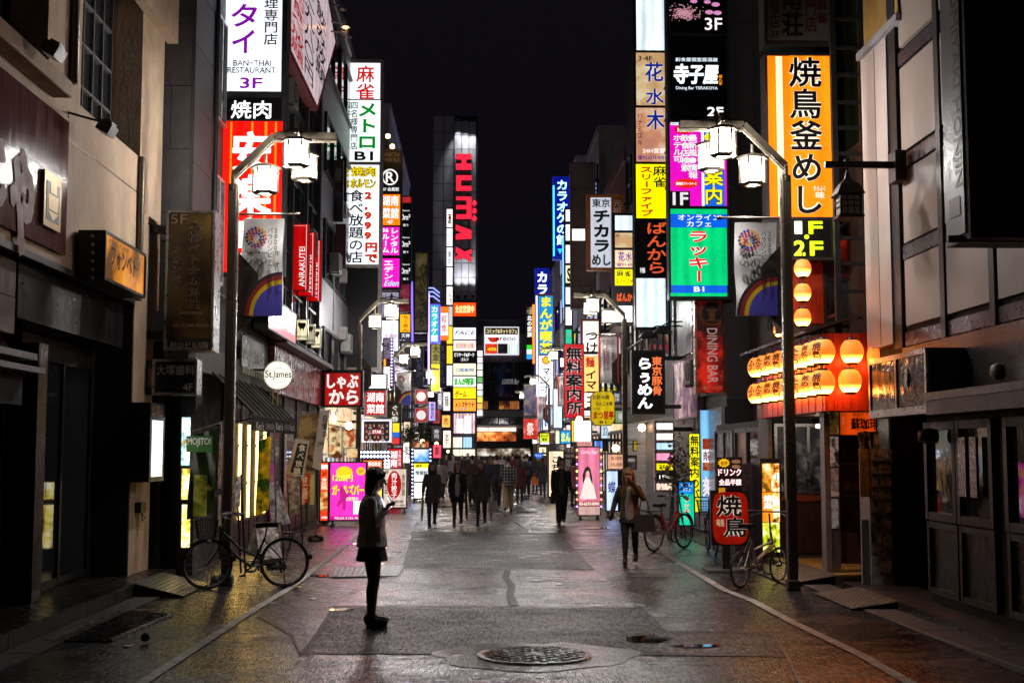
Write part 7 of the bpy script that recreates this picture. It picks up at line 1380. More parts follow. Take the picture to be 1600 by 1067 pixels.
for k, (Y, kind) in enumerate(((37, 0), (52, 1), (68, 1), (84, 1))):
    lamp_post(-1, ['second lamp post on the left, half hidden by the blank black panel', 'third lamp post on the left, by the violet neon', 'fourth lamp post on the left, before the tower', 'fifth lamp post on the left, farthest down the row'][k], (lp[0] + .0 * k, Y, 0), (.16, .74, 5.0, 3.7, kind) if kind else None)
for k, (Y, kind) in enumerate(((35.5, 2), (54, 2), (74, 2), (93, 2))):
    lamp_post(1, ['second lamp post on the right, with orange edged sports banner', 'third lamp post on the right, behind the red information sign', 'fourth lamp post on the right, by the manga cafe sign', 'fifth lamp post on the right, farthest down the row'][k], (rx_ + .05 * k, Y, 0), (-.74, -.16, 5.0, 3.7, kind))
# ---------------------------------------------------------------- paper lanterns
def lantern(label, c, r=.15, k=5, chars='', face=(0, -1), grp='paper lanterns of the restaurant'):
    root = thing('paper_lantern', label, 'lantern', (c[0], c[1], c[2] - r), 0, grp, local=True)
    prof = [(r * .45, 0)]
    for i in range(1, 16): t = i / 16; prof.append((r * (math.sin(math.pi * (.16 + .68 * t)) ** .8) + (.004 if i % 2 else -.002), 2 * r * 1.0 * t))
    prof.append((r * .45, 2 * r)); mb = MB(); mb.lathe(prof, (0, 0, 0), 22); mb.build('paper_shade', LANT, root)
    mb = MB(); mb.lathe([(.001, -.025), (r * .48, -.025), (r * .48, .006)], (0, 0, 0), 16); mb.build('lower_cap', BLACK, root)
    mb = MB(); mb.lathe([(r * .48, 2 * r - .006), (r * .48, 2 * r + .025), (.001, 2 * r + .025)], (0, 0, 0), 16); mb.tube([(0, 0, 2 * r + .02), (0, 0, 2 * r + .12)], .008, 5); mb.build('upper_cap', BLACK, root)
    if chars:
        n = len(chars); vsum = MB(); h = 1.5 * r / n
        P = Plane((0, 0, 0), (face[1] * -1, face[0], 0), (face[0], face[1], 0))
        for i, ch in enumerate(chars):
            put(vsum, P, ch, -r * .42, r * .42, 1.75 * r - (i + 1) * h, 1.75 * r - i * h, 0, .03, True)
        out = []
        for v in vsum.v:
            u = Vector(v).dot(P.u); z = v[2]; t = z / (2 * r); rad = r * (math.sin(math.pi * (.16 + .68 * t)) ** .8) + .007; dd = math.sqrt(max(rad * rad - u * u, .0004)); q = P.u * u + P.n * dd; out.append((q.x, q.y, z))
        vsum.v = out; vsum.build('lettering', ink('180c04'), root)
    return root
def lantern_mat():
    m, nt, b = _new('lit_lantern_paper'); L = nt.links.new
    lw = N(nt, 'TexCoord'); sp = N(nt, 'SeparateXYZ'); L(lw.outputs['Object'], sp.inputs[0])
    b.inputs['Base Color'].default_value = (.7, .42, .12, 1); b.inputs['Roughness'].default_value = .6
    # the lamp inside sits low: the paper is brightest round it
    mr_ = N(nt, 'MapRange', interpolation_type='SMOOTHSTEP', i_1=.02, i_2=.12, i_3=17, i_4=1.1); L(sp.outputs['Z'], mr_.inputs[0]); L(mr_.outputs[0], b.inputs['Emission Strength'])
    mc = N(nt, 'MapRange', interpolation_type='SMOOTHSTEP', i_1=.02, i_2=.10, i_3=0, i_4=1); L(sp.outputs['Z'], mc.inputs[0])
    mm = N(nt, 'Mix', data_type='RGBA'); L(mc.outputs[0], mm.inputs[0]); mm.inputs[6].default_value = (1, .34, .07, 1); mm.inputs[7].default_value = (1, .215, .018, 1); L(mm.outputs[2], b.inputs['Emission Color'])
    m.cycles.emission_sampling = 'FRONT_BACK'; return m
LANT = lantern_mat()
names = ['first', 'second', 'third', 'fourth', 'fifth', 'sixth', 'seventh', 'eighth']
for row, (yA, yB) in enumerate(((549, 574), (597, 615))):
    pA = onX(1286, yA, 4.56); pB = onX(1183, yB, 4.56)
    for k in range(8):
        p = pA.lerp(pB, k / 7)
        lantern('%s lantern from the corner in the %s row along the restaurant' % (names[k], ['upper', 'lower'][row]), p, .155, 5, ['焼鳥', '釜めし', 'たら', 'ふく'][k % 4], (-1, 0) if False else (-.8, -.6))
for i, (x, y, nm) in enumerate(((1331, 549, 'upper'), (1328, 595, 'lower'))): lantern('plain %s lantern on the red plank wall facing the street' % nm, onY(x, y, 17.12), .155)
for i, (x, y, nm) in enumerate(((1279, 550, 'upper'), (1283, 597, 'lower'))): lantern('plain %s lantern at the corner of the red plank wall' % nm, onY(x, y, 17.05), .155)
lantern('half hidden lantern beside the pale corner panel', onY(1373, 555, 17.1), .155)
for i, y in enumerate((419, 457, 496)): lantern('%s of three lanterns hung one below another under the floor panel' % ['top', 'middle', 'bottom'][i], onY(1254, y, 18.55), .125)
lantern('small red lit lantern low behind the lamp post', onY(1220, 515, 19.5), .11)
# hanging pagoda lamp on the pale corner panel
pg2 = thing('pagoda_lamp', 'dark pagoda shaped wall lamp hanging from a bracket at the pale corner', 'wall lamp', onY(1325, 345, 15.6)); c = onY(1325, 322, 15.6); DK = surf('lamp_dark_iron', (.02, .017, .016), .45, .4)
mb = MB(); mb.lathe([(.03, .42), (.05, .34), (.16, .26), (.24, .14), (.235, .125), (.12, .14)], c, 4, smooth=False); mb.v = [tuple(c + Matrix.Rotation(R(45), 3, 'Z') @ (Vector(v) - c)) for v in mb.v]; mb.build('roof', DK, pg2)
mb = MB(); mb.cbox(c, (.24, .24, .25)); mb.build('glass_box', surf('milky_glass', (.42, .33, .28), .35, 0, .15, 8), pg2)
mb = MB()
for sx in (-1, 1):
    for sy in (-1, 1): mb.bar(c + Vector((sx * .125, sy * .125, -.14)), c + Vector((sx * .125, sy * .125, .14)), .022)
for z in (-.13, .13, -.02, .05):
    mb.bar(c + Vector((-.125, -.128, z)), c + Vector((.125, -.128, z)), .012 if abs(z) < .1 else .025); mb.bar(c + Vector((-.128, -.125, z)), c + Vector((-.128, .125, z)), .012 if abs(z) < .1 else .025)
for x in (-.04, .04): mb.bar(c + Vector((x, -.128, -.13)), c + Vector((x, -.128, .13)), .01)
mb.cbox(c + Vector((0, 0, -.15)), (.32, .32, .03)); mb.build('cage', DK, pg2)
mb = MB(); t = c + Vector((0, 0, .42)); mb.tube([t, t + Vector((0, 0, .1))], .015, 6); mb.bar(t + Vector((-.28, 0, .1)), Vector((XR1 - .01, c.y, t.z + .1)), .06, .08); mb.lathe([(.03, .06), (.04, .1), (.001, .14)], t + Vector((0, 0, .06)), 8); mb.build('arm', DK, pg2)
mb = MB(); q = onY(1385, 262, 15.6); mb.box((XR1 - .16, c.y - .14, t.z - .12), (XR1 - .021, c.y + .14, t.z + .26)); mb.build('wall_box', DK, pg2)
# ladder frame of the fire escape
fe = thing('fire_escape', 'dark steel ladder frame rising beside the orange sign', 'ladder', (5.35, 18.3, 3.4)); pf = PF(18.4)
for x in (1306, 1350): u, z = pf.uv(x, 300); mb = MB(); mb.bar((u, 18.4, 3.45), (u, 18.4, 9.5), .08); mb.build('upright', DARK, fe)
for y in (30, 75, 117, 160, 200, 240, 372, 412, 455): a, z = pf.uv(1306, y); b, z2 = pf.uv(1350, y); mb = MB(); mb.bar((a, 18.4, z), (b, 18.4, z), .05); mb.build('rung', DARK, fe)
for x in (1306, 1350): u, z = pf.uv(x, 300); mb = MB(); mb.bar((u, 18.4, 3.8), (u, 18.9, 3.8), .05); mb.build('wall_tie', DARK, fe)
sg = thing('stair_glass', 'glazed stairwell wall reflecting signs behind the ladder', 'glass wall', (5.5, 19.3, 3.6)); win(sg, PF(19.25), 5.22, 5.95, 5.4, 9.8, 1, 5, glass('stair_pane', (.03, .035, .012), .05), DARK, .06, .05)

# ================================================================ people
V = Vector
class Fig:
    """a figure modelled from swept spheres and lofted ellipses, fused by remeshing into one skin per layer"""
    def __init__(s): s.layers = {}
    def L(s, k): return s.layers.setdefault(k, MB())
    def cone(s, k, a, b, ra, rb, seg=12, sq=1.0):
        a, b = V(a), V(b); d = (b - a); l = d.length; d = d.normalized() if l > 1e-6 else V((0, 0, 1))
        up = V((0, 0, 1)) if abs(d.z) < .9 else V((0, 1, 0)); x = d.cross(up).normalized(); y = x.cross(d)
        rings = []
        for i in range(5): t = math.pi / 2 * (1 - i / 4); rings.append((a - d * ra * math.sin(t), max(ra * math.cos(t), 1e-4)))
        for i in range(5): t = math.pi / 2 * (i / 4); rings.append((b + d * rb * math.sin(t), max(rb * math.cos(t), 1e-4)))
        vs = [c + (x * math.cos(2 * math.pi * j / seg) + y * math.sin(2 * math.pi * j / seg) * sq) * r for c, r in rings for j in range(seg)]
        fs = [(i * seg + j, i * seg + (j + 1) % seg, (i + 1) * seg + (j + 1) % seg, (i + 1) * seg + j) for i in range(9) for j in range(seg)]
        fs += [tuple(range(seg))[::-1], tuple(range(9 * seg, 10 * seg))]
        s.L(k).mesh(vs, fs, 0, True)
    def chain(s, k, pts, rs, sq=1.0):
        for a, b, ra, rb in zip(pts, pts[1:], rs, rs[1:]): s.cone(k, a, b, ra, rb, sq=sq)
    def loft(s, k, rings, seg=18, cap=True):
        """rings: (centre, half width x, half depth y)"""
        vs = []
        for c, rx, ry in rings: c = V(c); vs += [c + V((rx * math.cos(2 * math.pi * j / seg), ry * math.sin(2 * math.pi * j / seg), 0)) for j in range(seg)]
        n = len(rings); fs = [(i * seg + j, i * seg + (j + 1) % seg, (i + 1) * seg + (j + 1) % seg, (i + 1) * seg + j) for i in range(n - 1) for j in range(seg)]
        fs += [tuple(range(seg))[::-1], tuple(range((n - 1) * seg, n * seg))]
        s.L(k).mesh(vs, fs, 0, True)
    def ball(s, k, c, rx, ry, rz, seg=14):
        s.loft(k, [(V(c) + V((0, 0, rz * math.sin(t))), max(rx * math.cos(t), 1e-4), max(ry * math.cos(t), 1e-4)) for t in [(-.5 + i / 10) * math.pi for i in range(11)]], seg)
PENDING = []
def flush_people():
    """run all remesh operations in one go"""
    tmp = []
    for o, mb, vox, mats, pick, sm in PENDING:
        me = mb.me('tmp', mats[0]); t = bpy.data.objects.new('tmp', me); COL.objects.link(t)
        m = t.modifiers.new('r', 'REMESH'); m.mode = 'VOXEL'; m.voxel_size = vox; m.use_smooth_shade = True
        if sm: m2 = t.modifiers.new('s', 'SMOOTH'); m2.iterations = sm; m2.factor = .5
        tmp.append(t)
    dg = bpy.context.evaluated_depsgraph_get(); dg.update()
    for (o, mb, vox, mats, pick, sm), t in zip(PENDING, tmp):
        me = bpy.data.meshes.new_from_object(t.evaluated_get(dg)); me.name = o.name
        me.materials.clear()
        for m in mats: me.materials.append(m)
        if pick:
            for p in me.polygons: p.material_index = pick(p.center)
        o.data.user_remap(me)
        for q in list(bpy.data.objects):
            pass
    for t in tmp: bpy.data.objects.remove(t)
    PENDING.clear()
HAIR = surf('dark_hair', (.012, .008, .006), .34, 0, .5, 60, .8, 90, stretch=(1, 1, .1))
BLOND = surf('blond_hair', (.30, .17, .06), .4, 0, .35, 30, .25, 120, stretch=(1, 1, .1)); BROWNH = surf('brown_hair', (.05, .026, .014), .38, 0, .3, 40, .25, 120, stretch=(1, 1, .1))
SKIN = surf('skin', (.58, .36, .26), .5, 0, .08, 10, .03)
EYE = ink('100a08', .2); LIP = ink('803028')
def cloth(key, col, var=.3, rough=.85): return surf('cloth_' + key, col, rough, 0, var, 14, .7, 17)
BLK = cloth('black', (.018, .018, .020)); CHAR = cloth('charcoal', (.07, .068, .075)); GREY = cloth('grey_knit', (.30, .28, .275)); PALEK = cloth('pale_knit', (.62, .58, .56)); TAN = cloth('tan', (.14, .085, .038)); KHA = cloth('khaki', (.42, .30, .14)); LILAC = cloth('lilac', (.45, .42, .50))
TIGHT = cloth('tights', (.022, .017, .016), .15, .6); NAVY = cloth('navy', (.018, .02, .035)); BROWN = cloth('brown', (.06, .035, .022)); PINKC = cloth('rose', (.30, .08, .10)); CREAM = cloth('cream', (.42, .38, .34)); WINE = cloth('wine', (.10, .02, .025))
def plaid():
    m, nt, b = _new('cloth_plaid'); L = nt.links.new; tc = N(nt, 'TexCoord'); cols = []
    sp = N(nt, 'SeparateXYZ'); L(tc.outputs['Object'], sp.inputs[0]); prev = None
    for ax, f in (('X', 70), ('Z', 70), ('Y', 70)):
        mu = N(nt, 'Math', operation='MULTIPLY'); mu.inputs[1].default_value = f; L(sp.outputs[ax], mu.inputs[0]); si = N(nt, 'Math', operation='SINE'); L(mu.outputs[0], si.inputs[0]); cols.append(si)
    a = N(nt, 'Math', operation='ADD'); L(cols[0].outputs[0], a.inputs[0]); L(cols[1].outputs[0], a.inputs[1])
    r = N(nt, 'MapRange', i_1=-.6, i_2=1.2, i_3=.025, i_4=.26); L(a.outputs[0], r.inputs[0]); L(r.outputs[0], b.inputs['Base Color']); b.inputs['Roughness'].default_value = .85; return m
PLAID = plaid()
def person(label, loc, face, H=1.6, top=BLK, low=BLK, legs=TIGHT, hair=HAIR, shoe=BLK, style='coat', hairlen=.12, skirt=None, stride=.0, arms=None, lean=0.0, headturn=0, vox=.012, heel=.0, female=True, trousers=False, scarf=None, group=None, inner=None, headdown=0.0, name='person', bulk=0.0, hairvol=1.0):
    root = thing(name, label, 'person', loc, R(face), group, local=True)
    f = Fig(); h = H - heel; z = lambda t: heel + h * t
    sh = (.103 if female else .122) * h; hp = (.052 if female else .05) * h
    ly = lambda t: -lean * h * max(0, t - .5)      # forward lean of the upper body
    # legs
    J = {}
    for s, ph in ((-1, stride), (1, -stride)):
        hip = V((s * hp, 0, z(.50))); knee = V((s * hp * .95, -ph * .5 - .015 * h, z(.275))); ank = V((s * hp * .95, -ph + (.05 * h * abs(ph) / .2 if ph < 0 else 0), z(.048) + (.03 * h if ph < -.05 else 0)))
        J[s] = (hip, knee, ank)
        f.chain('body', [hip, hip.lerp(knee, .5), knee, knee.lerp(ank, .3) + V((0, .012, 0)), ank, ank + V((0, .0, -.02))], [.060 * h, .050 * h, .036 * h, .036 * h, .023 * h, .022 * h])
        toe = ank + V((s * .008, -.105 * h / 1.0 * .95, -.03 * h)); f.cone('body', ank + V((0, .01, -.02 * h)), toe, .022 * h, .014 * h)
        # shoes
        f.cone('shoe', ank + V((0, .018 * h, -.026 * h)), ank + V((0, -.085 * h, -.034 * h)), .027 * h, .022 * h); f.cone('shoe', ank + V((0, .02 * h, -.01 * h)), ank + V((0, -.01 * h, -.012 * h)), .028 * h, .026 * h)
        if heel > .02: f.loft('shoe', [(ank + V((0, -.035 * h, -.048 * h - heel + .003)), .026 * h, .066 * h), (ank + V((0, -.033 * h, -.034 * h)), .025 * h, .064 * h)])
    # trunk and head
    bw = .075 if female else .082
    f.loft('body', [(V((0, 0, z(.47))), .085 * h, .062 * h), (V((0, ly(.53), z(.53))), .098 * h, .068 * h), (V((0, ly(.61), z(.61))), bw * h, .052 * h), (V((0, ly(.70), z(.70))), (bw + .012) * h, .062 * h), (V((0, ly(.77), z(.77))), (bw + .018) * h, .056 * h), (V((0, ly(.805), z(.805))), .066 * h, .042 * h), (V((0, ly(.835), z(.835))), .034 * h, .034 * h)])
    nk = V((0, ly(.84), z(.835))); hc = V((0, ly(.93) - .012 * h - headdown * .03 * h, z(.927) - headdown * .012 * h))
    f.cone('body', nk, hc - V((0, 0, .05 * h)), .032 * h, .030 * h)
    rot = Matrix.Rotation(R(headturn), 3, 'Z') @ Matrix.Rotation(headdown * .5, 3, 'X')
    hd = lambda x, y, zz: hc + rot @ V((x * h, y * h, zz * h))
    hk = 'body'
    f.ball(hk, hc + V((0, .004 * h, .012 * h)), .046 * h, .056 * h, .058 * h); f.cone(hk, hd(0, -.012, -.028), hd(0, -.028, -.05), .036 * h, .018 * h)
    f.cone(hk, hd(0, -.05, .008), hd(0, -.066, -.014), .006 * h, .010 * h); f.cone(hk, hd(-.014, -.048, -.034), hd(.014, -.048, -.034), .008 * h, .008 * h)
    for s in (-1, 1): f.cone(hk, hd(s * .047, .004, .004), hd(s * .049, .006, -.02), .010 * h, .007 * h, sq=.5); f.cone(hk, hd(s * .024, -.044, .016), hd(s * .010, -.048, .014), .008 * h, .007 * h)
    # arms
    arms = arms or {}
    for s in (-1, 1):
        S = V((s * (sh - .008 * h), ly(.79), z(.782)))
        sw = s * stride / h; el, wr = arms.get(s, ((s * .125, .015 - sw * .35, .635), (s * (.125 + .01 * (s > 0)), -.03 - sw * .9, .50 + abs(sw) * .15)))
        el = V((el[0] * h, el[1] * h + ly(el[2]), z(el[2]))); wr = V((wr[0] * h, wr[1] * h + ly(wr[2]), z(wr[2])))
        f.chain('body', [S, S.lerp(el, .5), el, el.lerp(wr, .35), wr], [.029 * h, .027 * h, .023 * h, .024 * h, .016 * h])
        d = (wr - el).normalized(); side = d.cross(V((0, -1, 0)) if abs(d.y) < .8 else V((0, 0, 1))).normalized(); nrm = side.cross(d)
        pc = wr + d * .035 * h; f.cone('body', wr, pc, .014 * h, .019 * h, sq=.6)
        for i, (o, ln) in enumerate(((-.017, .038), (-.006, .046), (.005, .043), (.015, .033))):
            b0 = pc + side * o * h + d * .008 * h; b1 = b0 + d * ln * .5 * h + nrm * .004 * h; b2 = b1 + d * ln * .4 * h + nrm * .014 * h; f.chain('body', [b0, b1, b2], [.0062 * h, .0056 * h, .005 * h])
        t0 = wr + d * .012 * h - side * .014 * h; f.chain('body', [t0, t0 + d * .022 * h - side * .014 * h, t0 + d * .042 * h - side * .014 * h + nrm * .008 * h], [.008 * h, .007 * h, .0055 * h])
        J['w', s] = wr; J['d', s] = d; J['p', s] = pc
        if style != 'none':
            g = .012 * h; f.chain('top', [S, S.lerp(el, .5), el, el.lerp(wr, .4), wr - d * .004], [.036 * h, .035 * h, .032 * h, .030 * h, .025 * h])
    bot = {'coat': .36, 'jacket': .47, 'cardigan': .488, 'shirt': .46}[style]
    fl = {'coat': .115, 'jacket': .108, 'cardigan': .120, 'shirt': .106}[style]
    k_ = bulk; f.loft('top', [(V((0, ly(bot), z(bot))), fl * h, (fl - .018) * h), (V((0, ly(.53), z(.53))), .108 * h, (.082 + k_) * h), (V((0, ly(.61), z(.61))), (bw + .016 + k_) * h, (.068 + k_) * h), (V((0, ly(.70), z(.70) )), (bw + .026) * h, (.076 + k_) * h), (V((0, ly(.765), z(.765))), (bw + .024) * h, (.066 + k_) * h), (V((0, ly(.805), z(.806))), .074 * h, (.052 + k_ * .6) * h), (V((0, ly(.83), z(.828))), .044 * h, .043 * h)])
    if scarf: f.loft('scarf', [(V((0, ly(.8), z(.79))), .06 * h, .075 * h), (V((0, ly(.84), z(.825))), .07 * h, .07 * h), (V((0, ly(.86), z(.862))), .05 * h, .052 * h)])
    if inner: f.loft('inner', [(V((0, ly(.5) - .05 * h, z(.45))), .05 * h, .045 * h), (V((0, ly(.65) - .045 * h, z(.65))), .045 * h, .042 * h), (V((0, ly(.78) - .035 * h, z(.80))), .03 * h, .04 * h)])
    if skirt: f.loft('low', [(V((0, ly(skirt), z(skirt))), .120 * h, .106 * h), (V((0, 0, z(.47))), .110 * h, .090 * h), (V((0, 0, z(.56))), .088 * h, .066 * h)])
    if trousers:
        for s in (-1, 1): hip, knee, ank = J[s]; f.chain('low', [hip, hip.lerp(knee, .5), knee, ank + V((0, .005, .012))], [.066 * h, .056 * h, .046 * h, .040 * h])
        f.loft('low', [(V((0, 0, z(.46))), .09 * h, .075 * h), (V((0, 0, z(.56))), .088 * h, .066 * h)])
    # hair
    f.ball('hair', hc + rot @ V((0, .020 * h, .026 * h)), .054 * h * hairvol, .057 * h * hairvol, .058 * h)
    if hairlen > .03:
        n = 5; r0 = .056 if female else .052
        for s in (-1, 1): f.chain('hair', [hd(s * .044, .008, .03), hd(s * .050, .014, -.03), hd(s * .050, .012, -.03 - hairlen * .6), hd(s * .044, .012, -.02 - hairlen)], [.02 * h, .022 * h, .022 * h, .014 * h])
        f.loft('hair', [(hd(0, .02, -.02 - hairlen), .044 * h, .03 * h), (hd(0, .022, -.02 - hairlen * .5), .056 * h, .044 * h), (hd(0, .026, -.01), .056 * h * hairvol, .042 * h * hairvol), (hd(0, .024, .03), .054 * h * hairvol, .050 * h * hairvol)])
        for s in (-1, 0, 1): f.cone('hair', hd(s * .02, -.036, .050), hd(s * .034, -.038, .028), .012 * h, .009 * h)
    sk_top = z(.50)
    def layer(k, nm, mats, pick=None, parent=root, vx=vox, sm=2):
        if k not in f.layers: return None
        o = link(nm, bpy.data.meshes.new(nm), parent); PENDING.append((o, f.layers[k], vx, mats, pick, sm)); return o
    layer('body', 'body', [SKIN, legs], lambda c: 1 if c.z < sk_top else 0, sm=2 if vox > .009 else 3)
    layer('top', 'top_garment', [top]); layer('low', 'trousers' if trousers else 'skirt', [low]); layer('hair', 'hair', [hair]); layer('shoe', 'shoes', [shoe]); layer('scarf', 'scarf', [scarf]) if scarf else None; layer('inner', 'blouse', [inner], vx=max(vox, .012)) if inner else None
    if vox < .013:
        for s in (-1, 1):
            mb = MB(); e = hd(s * .019, -.0475, .010); mb.lathe([(.001, -.006), (.006, -.003), (.0075, 0), (.006, .003), (.001, .006)], e, 10, axis='z'); mb.build('eye', EYE, root)
        mb = MB(); mb.tube([hd(-.013, -.0555, -.034), hd(0, -.0585, -.0335), hd(.013, -.0555, -.034)], .003 * h, 5); mb.build('mouth', LIP, root)
    return root, J, f
def world_of(root, p): return Matrix.Translation(root.location) @ Matrix.Rotation(root.rotation_euler.z, 4, 'Z') @ V(p)
def bag(label, p, col, w_=.34, h_=.26, d_=.12, strap=.22):
    root = thing('handbag', label, 'bag', (p[0], p[1], p[2] - h_)); p = V(p)
    mb = MB(); mb.prism([p + V((-w_ / 2, -d_ / 2, -h_)), p + V((w_ / 2, -d_ / 2, -h_)), p + V((w_ * .4, -d_ / 4, 0)), p + V((-w_ * .4, -d_ / 4, 0))], (0, d_ * .8, 0)); bevel(mb.build('body', col, root), .03, 3)
    mb = MB(); mb.tube([p + V((-w_ * .25, 0, 0)), p + V((-w_ * .15, 0, strap * .8)), p + V((0, 0, strap)), p + V((w_ * .15, 0, strap * .8)), p + V((w_ * .25, 0, 0))], .009, 6); mb.build('handle', col, root); return root
def umbrella(label, p, tip, col):
    root = thing('umbrella', label, 'umbrella', (tip[0], tip[1], 0.0)); p, t = V(p), V(tip)
    mb = MB(); mb.tube([p, p.lerp(t, .15), p.lerp(t, .7), p.lerp(t, .93), t], [.012, .028, .034, .014, .004], 8); mb.build('canopy', col, root)
    mb = MB(); mb.tube([p, p + V((0, 0, .07)), p + V((.03, 0, .10)), p + V((.06, 0, .07))], .008, 6); mb.build('handle', BLACK, root)
# ---- woman standing in the foreground, in profile
c = onG(580, 979); A, JA, _ = person('woman standing in profile with bobbed dark hair, grey cardigan and black skirt', (c.x, c.y, 0), 90, 1.64, PALEK, BLK, TIGHT, HAIR, BLK, 'cardigan', .085, skirt=.40, vox=.0085, heel=.035, headdown=.5,
      arms={-1: ((-.118, -.015, .645), (-.06, -.085, .725)), 1: ((.118, -.015, .645), (.06, -.085, .725))}, bulk=.016, hairvol=1.14)
pw = world_of(A, (JA['p', -1] + JA['p', 1]) / 2 + V((0, -.02, .05)))
ph_ = thing('added_lit_phone', 'added mobile phone with bright screen lighting the face of the foreground woman', 'phone', pw); mb = MB(); rt = Matrix.Rotation(R(-25), 3, 'Y'); mb.cbox(pw, (.010, .068, .135), 0, rt); mb.build('case', BLACK, ph_); mb = MB(); mb.cbox(pw + rt @ V((-.0062, 0, 0)), (.001, .06, .12), 0, rt); mb.build('screen', glow('dfe8ff', 14), ph_)  # phone is added; its bright screen lights her face
# ---- three women walking towards us
c = onG(675, 822); B1, J1, _ = person('woman in dark hooded dress with a scarf, leftmost of the three walking', (c.x, c.y, 0), 8, 1.56, CHAR, CHAR, TIGHT, HAIR, BLK, 'coat', .10, stride=.10, scarf=BLK, arms={-1: ((-.13, .0, .64), (-.15, -.08, .53))})
q = world_of(B1, J1['p', -1]); umbrella('pale folded umbrella carried by the leftmost walking woman', q, (q.x - .02, q.y - .08, .12), CREAM)
p_ = Plane((c.x, c.y - .16, 0), (1, 0, 0), (0, -1, 0)); mb = MB()
letter(Plane((c.x, c.y - .135, 0), (1, 0, 0), (0, -1, 0)), T('OREGON', 669, 748, 685, 752, 'b0aca8', .01), B1, .0) if False else None
c = onG(715, 820); B2, J2, _ = person('woman in open black jacket over lilac top, middle of the three walking', (c.x, c.y, 0), -4, 1.56, BLK, BLK, TIGHT, BROWNH, BLK, 'jacket', .19, skirt=.36, stride=.08, inner=LILAC)
q = world_of(B2, J2['p', 1]); umbrella('black folded umbrella carried by the middle walking woman', q, (q.x + .03, q.y - .05, .10), BLK)
c = onG(752, 820); B3, J3, _ = person('woman in long dark coat with brown fur collar, right of the three walking', (c.x, c.y, 0), -6, 1.58, CHAR, BLK, TIGHT, BROWNH, BLK, 'coat', .15, stride=.09, scarf=BROWN, headturn=-15)
q = world_of(B3, J3['p', 1]); umbrella('clear white folded umbrella carried beside the long dark coat', q, (q.x + .05, q.y - .02, .08), CREAM); bag('pale tote bag hanging beside the long dark coat', (q.x + .08, q.y, q.z - .16), CREAM, .22, .26, .08, .18)
# ---- man in plaid shirt from behind, man in black, blond woman
c = onG(794, 800); person('man in plaid shirt and khaki trousers walking away', (c.x, c.y, 0), 178, 1.68, PLAID, KHA, KHA, HAIR, BROWN, 'shirt', .02, trousers=True, stride=.14, female=False)
c = onG(877, 819); D1, JD, _ = person('man in black coat and open collar walking towards us', (c.x, c.y, 0), 4, 1.66, BLK, BLK, BLK, HAIR, BLK, 'jacket', .035, trousers=True, stride=.13, female=False, headturn=25, inner=CHAR)
q = world_of(D1, JD['p', -1]); bag('black briefcase bag held by the man in black', (q.x, q.y, q.z - .02), BLK, .10, .26, .3, .05)
c = onG(985, 882); E1, JE, _ = person('blonde woman in tan jacket touching her face, leaning forward', (c.x, c.y, 0), -12, 1.55, TAN, BLK, BLK, BLOND, BROWN, 'jacket', .27, stride=.09, lean=.30, headdown=.9, vox=.010, heel=.03, inner=CREAM, skirt=.42,
      arms={-1: ((-.15, .03, .66), (-.19, .0, .52)), 1: ((.15, -.06, .68), (.04, -.16, .86))})
q = world_of(E1, V((.15 * 1.55, -.06, .80))); bag('large black shoulder bag of the blonde woman', q, BLK, .36, .27, .14, .26)
# ---- people farther off, seen mostly from behind
far = [(823, 773, 176, 'man in dark suit with pale shirt hem walking away behind the plaid shirt', dict(top=NAVY, low=BLK, style='jacket', trousers=True, female=False, hairlen=.02, H=1.72, stride=.08)),
       (848, 776, 186, 'woman with long brown hair and dark coat walking away near the cream stand', dict(top=CHAR, style='coat', hair=BROWNH, hairlen=.17, H=1.6, stride=.06)),
       (836, 768, 170, 'woman in black carrying an orange bag, far along the street', dict(top=BLK, style='coat', hairlen=.12, H=1.58)),
       (897, 790, 150, 'person in rose coat half hidden behind the man in black', dict(top=PINKC, low=CHAR, style='coat', hairlen=.06, H=1.58)),
       (738, 785, 182, 'man in brown coat seen from behind between the walking women', dict(top=BROWN, low=BLK, style='coat', trousers=True, female=False, hairlen=.02, H=1.68)),
       (690, 778, 175, 'woman in grey coat behind the leftmost walking woman', dict(top=GREY, style='coat', hairlen=.13, H=1.58)),
       (776, 790, 184, 'man in navy jacket walking away beside the plaid shirt', dict(top=NAVY, low=BLK, style='jacket', trousers=True, female=False, hairlen=.02, H=1.7, stride=.1)),
       (812, 786, 178, 'woman in wine red coat walking away right of the plaid shirt', dict(top=WINE, style='coat', hairlen=.14, H=1.57, stride=.05))]
for px, py, fc, lb, kw in far:
    c = onG(px, py); person(lb, (c.x, c.y, 0), fc, vox=.019, **kw)
proto = []
for k, kw in enumerate((dict(top=TAN, low=NAVY, style='jacket', hairlen=.12, H=1.6, hair=BROWNH, trousers=True, stride=.12), dict(top=CREAM, low=BLK, style='jacket', hairlen=.16, H=1.57, skirt=.36, stride=.08), dict(top=WINE, low=CHAR, style='coat', hairlen=.02, female=False, trousers=True, H=1.71, stride=.13), dict(top=GREY, low=NAVY, style='shirt', hairlen=.02, female=False, trousers=True, H=1.69, stride=.16),dict(top=BLK, low=BLK, style='jacket', trousers=True, female=False, hairlen=.02, H=1.7, stride=.09), dict(top=CHAR, style='coat', hairlen=.14, H=1.58, hair=BROWNH, stride=.06), dict(top=NAVY, low=CHAR, style='coat', trousers=True, female=False, hairlen=.02, H=1.66))):
    r, _, _ = person(['person in tan jacket in the distant crowd', 'person in cream jacket in the distant crowd', 'person in wine red coat in the distant crowd', 'person in grey shirt in the distant crowd', 'person in black jacket in the distant crowd', 'person in charcoal coat in the distant crowd', 'person in navy coat in the distant crowd'][k], (0, 0, 0), 0, vox=.024, group='distant crowd', **kw); proto.append(r)
flush_people()
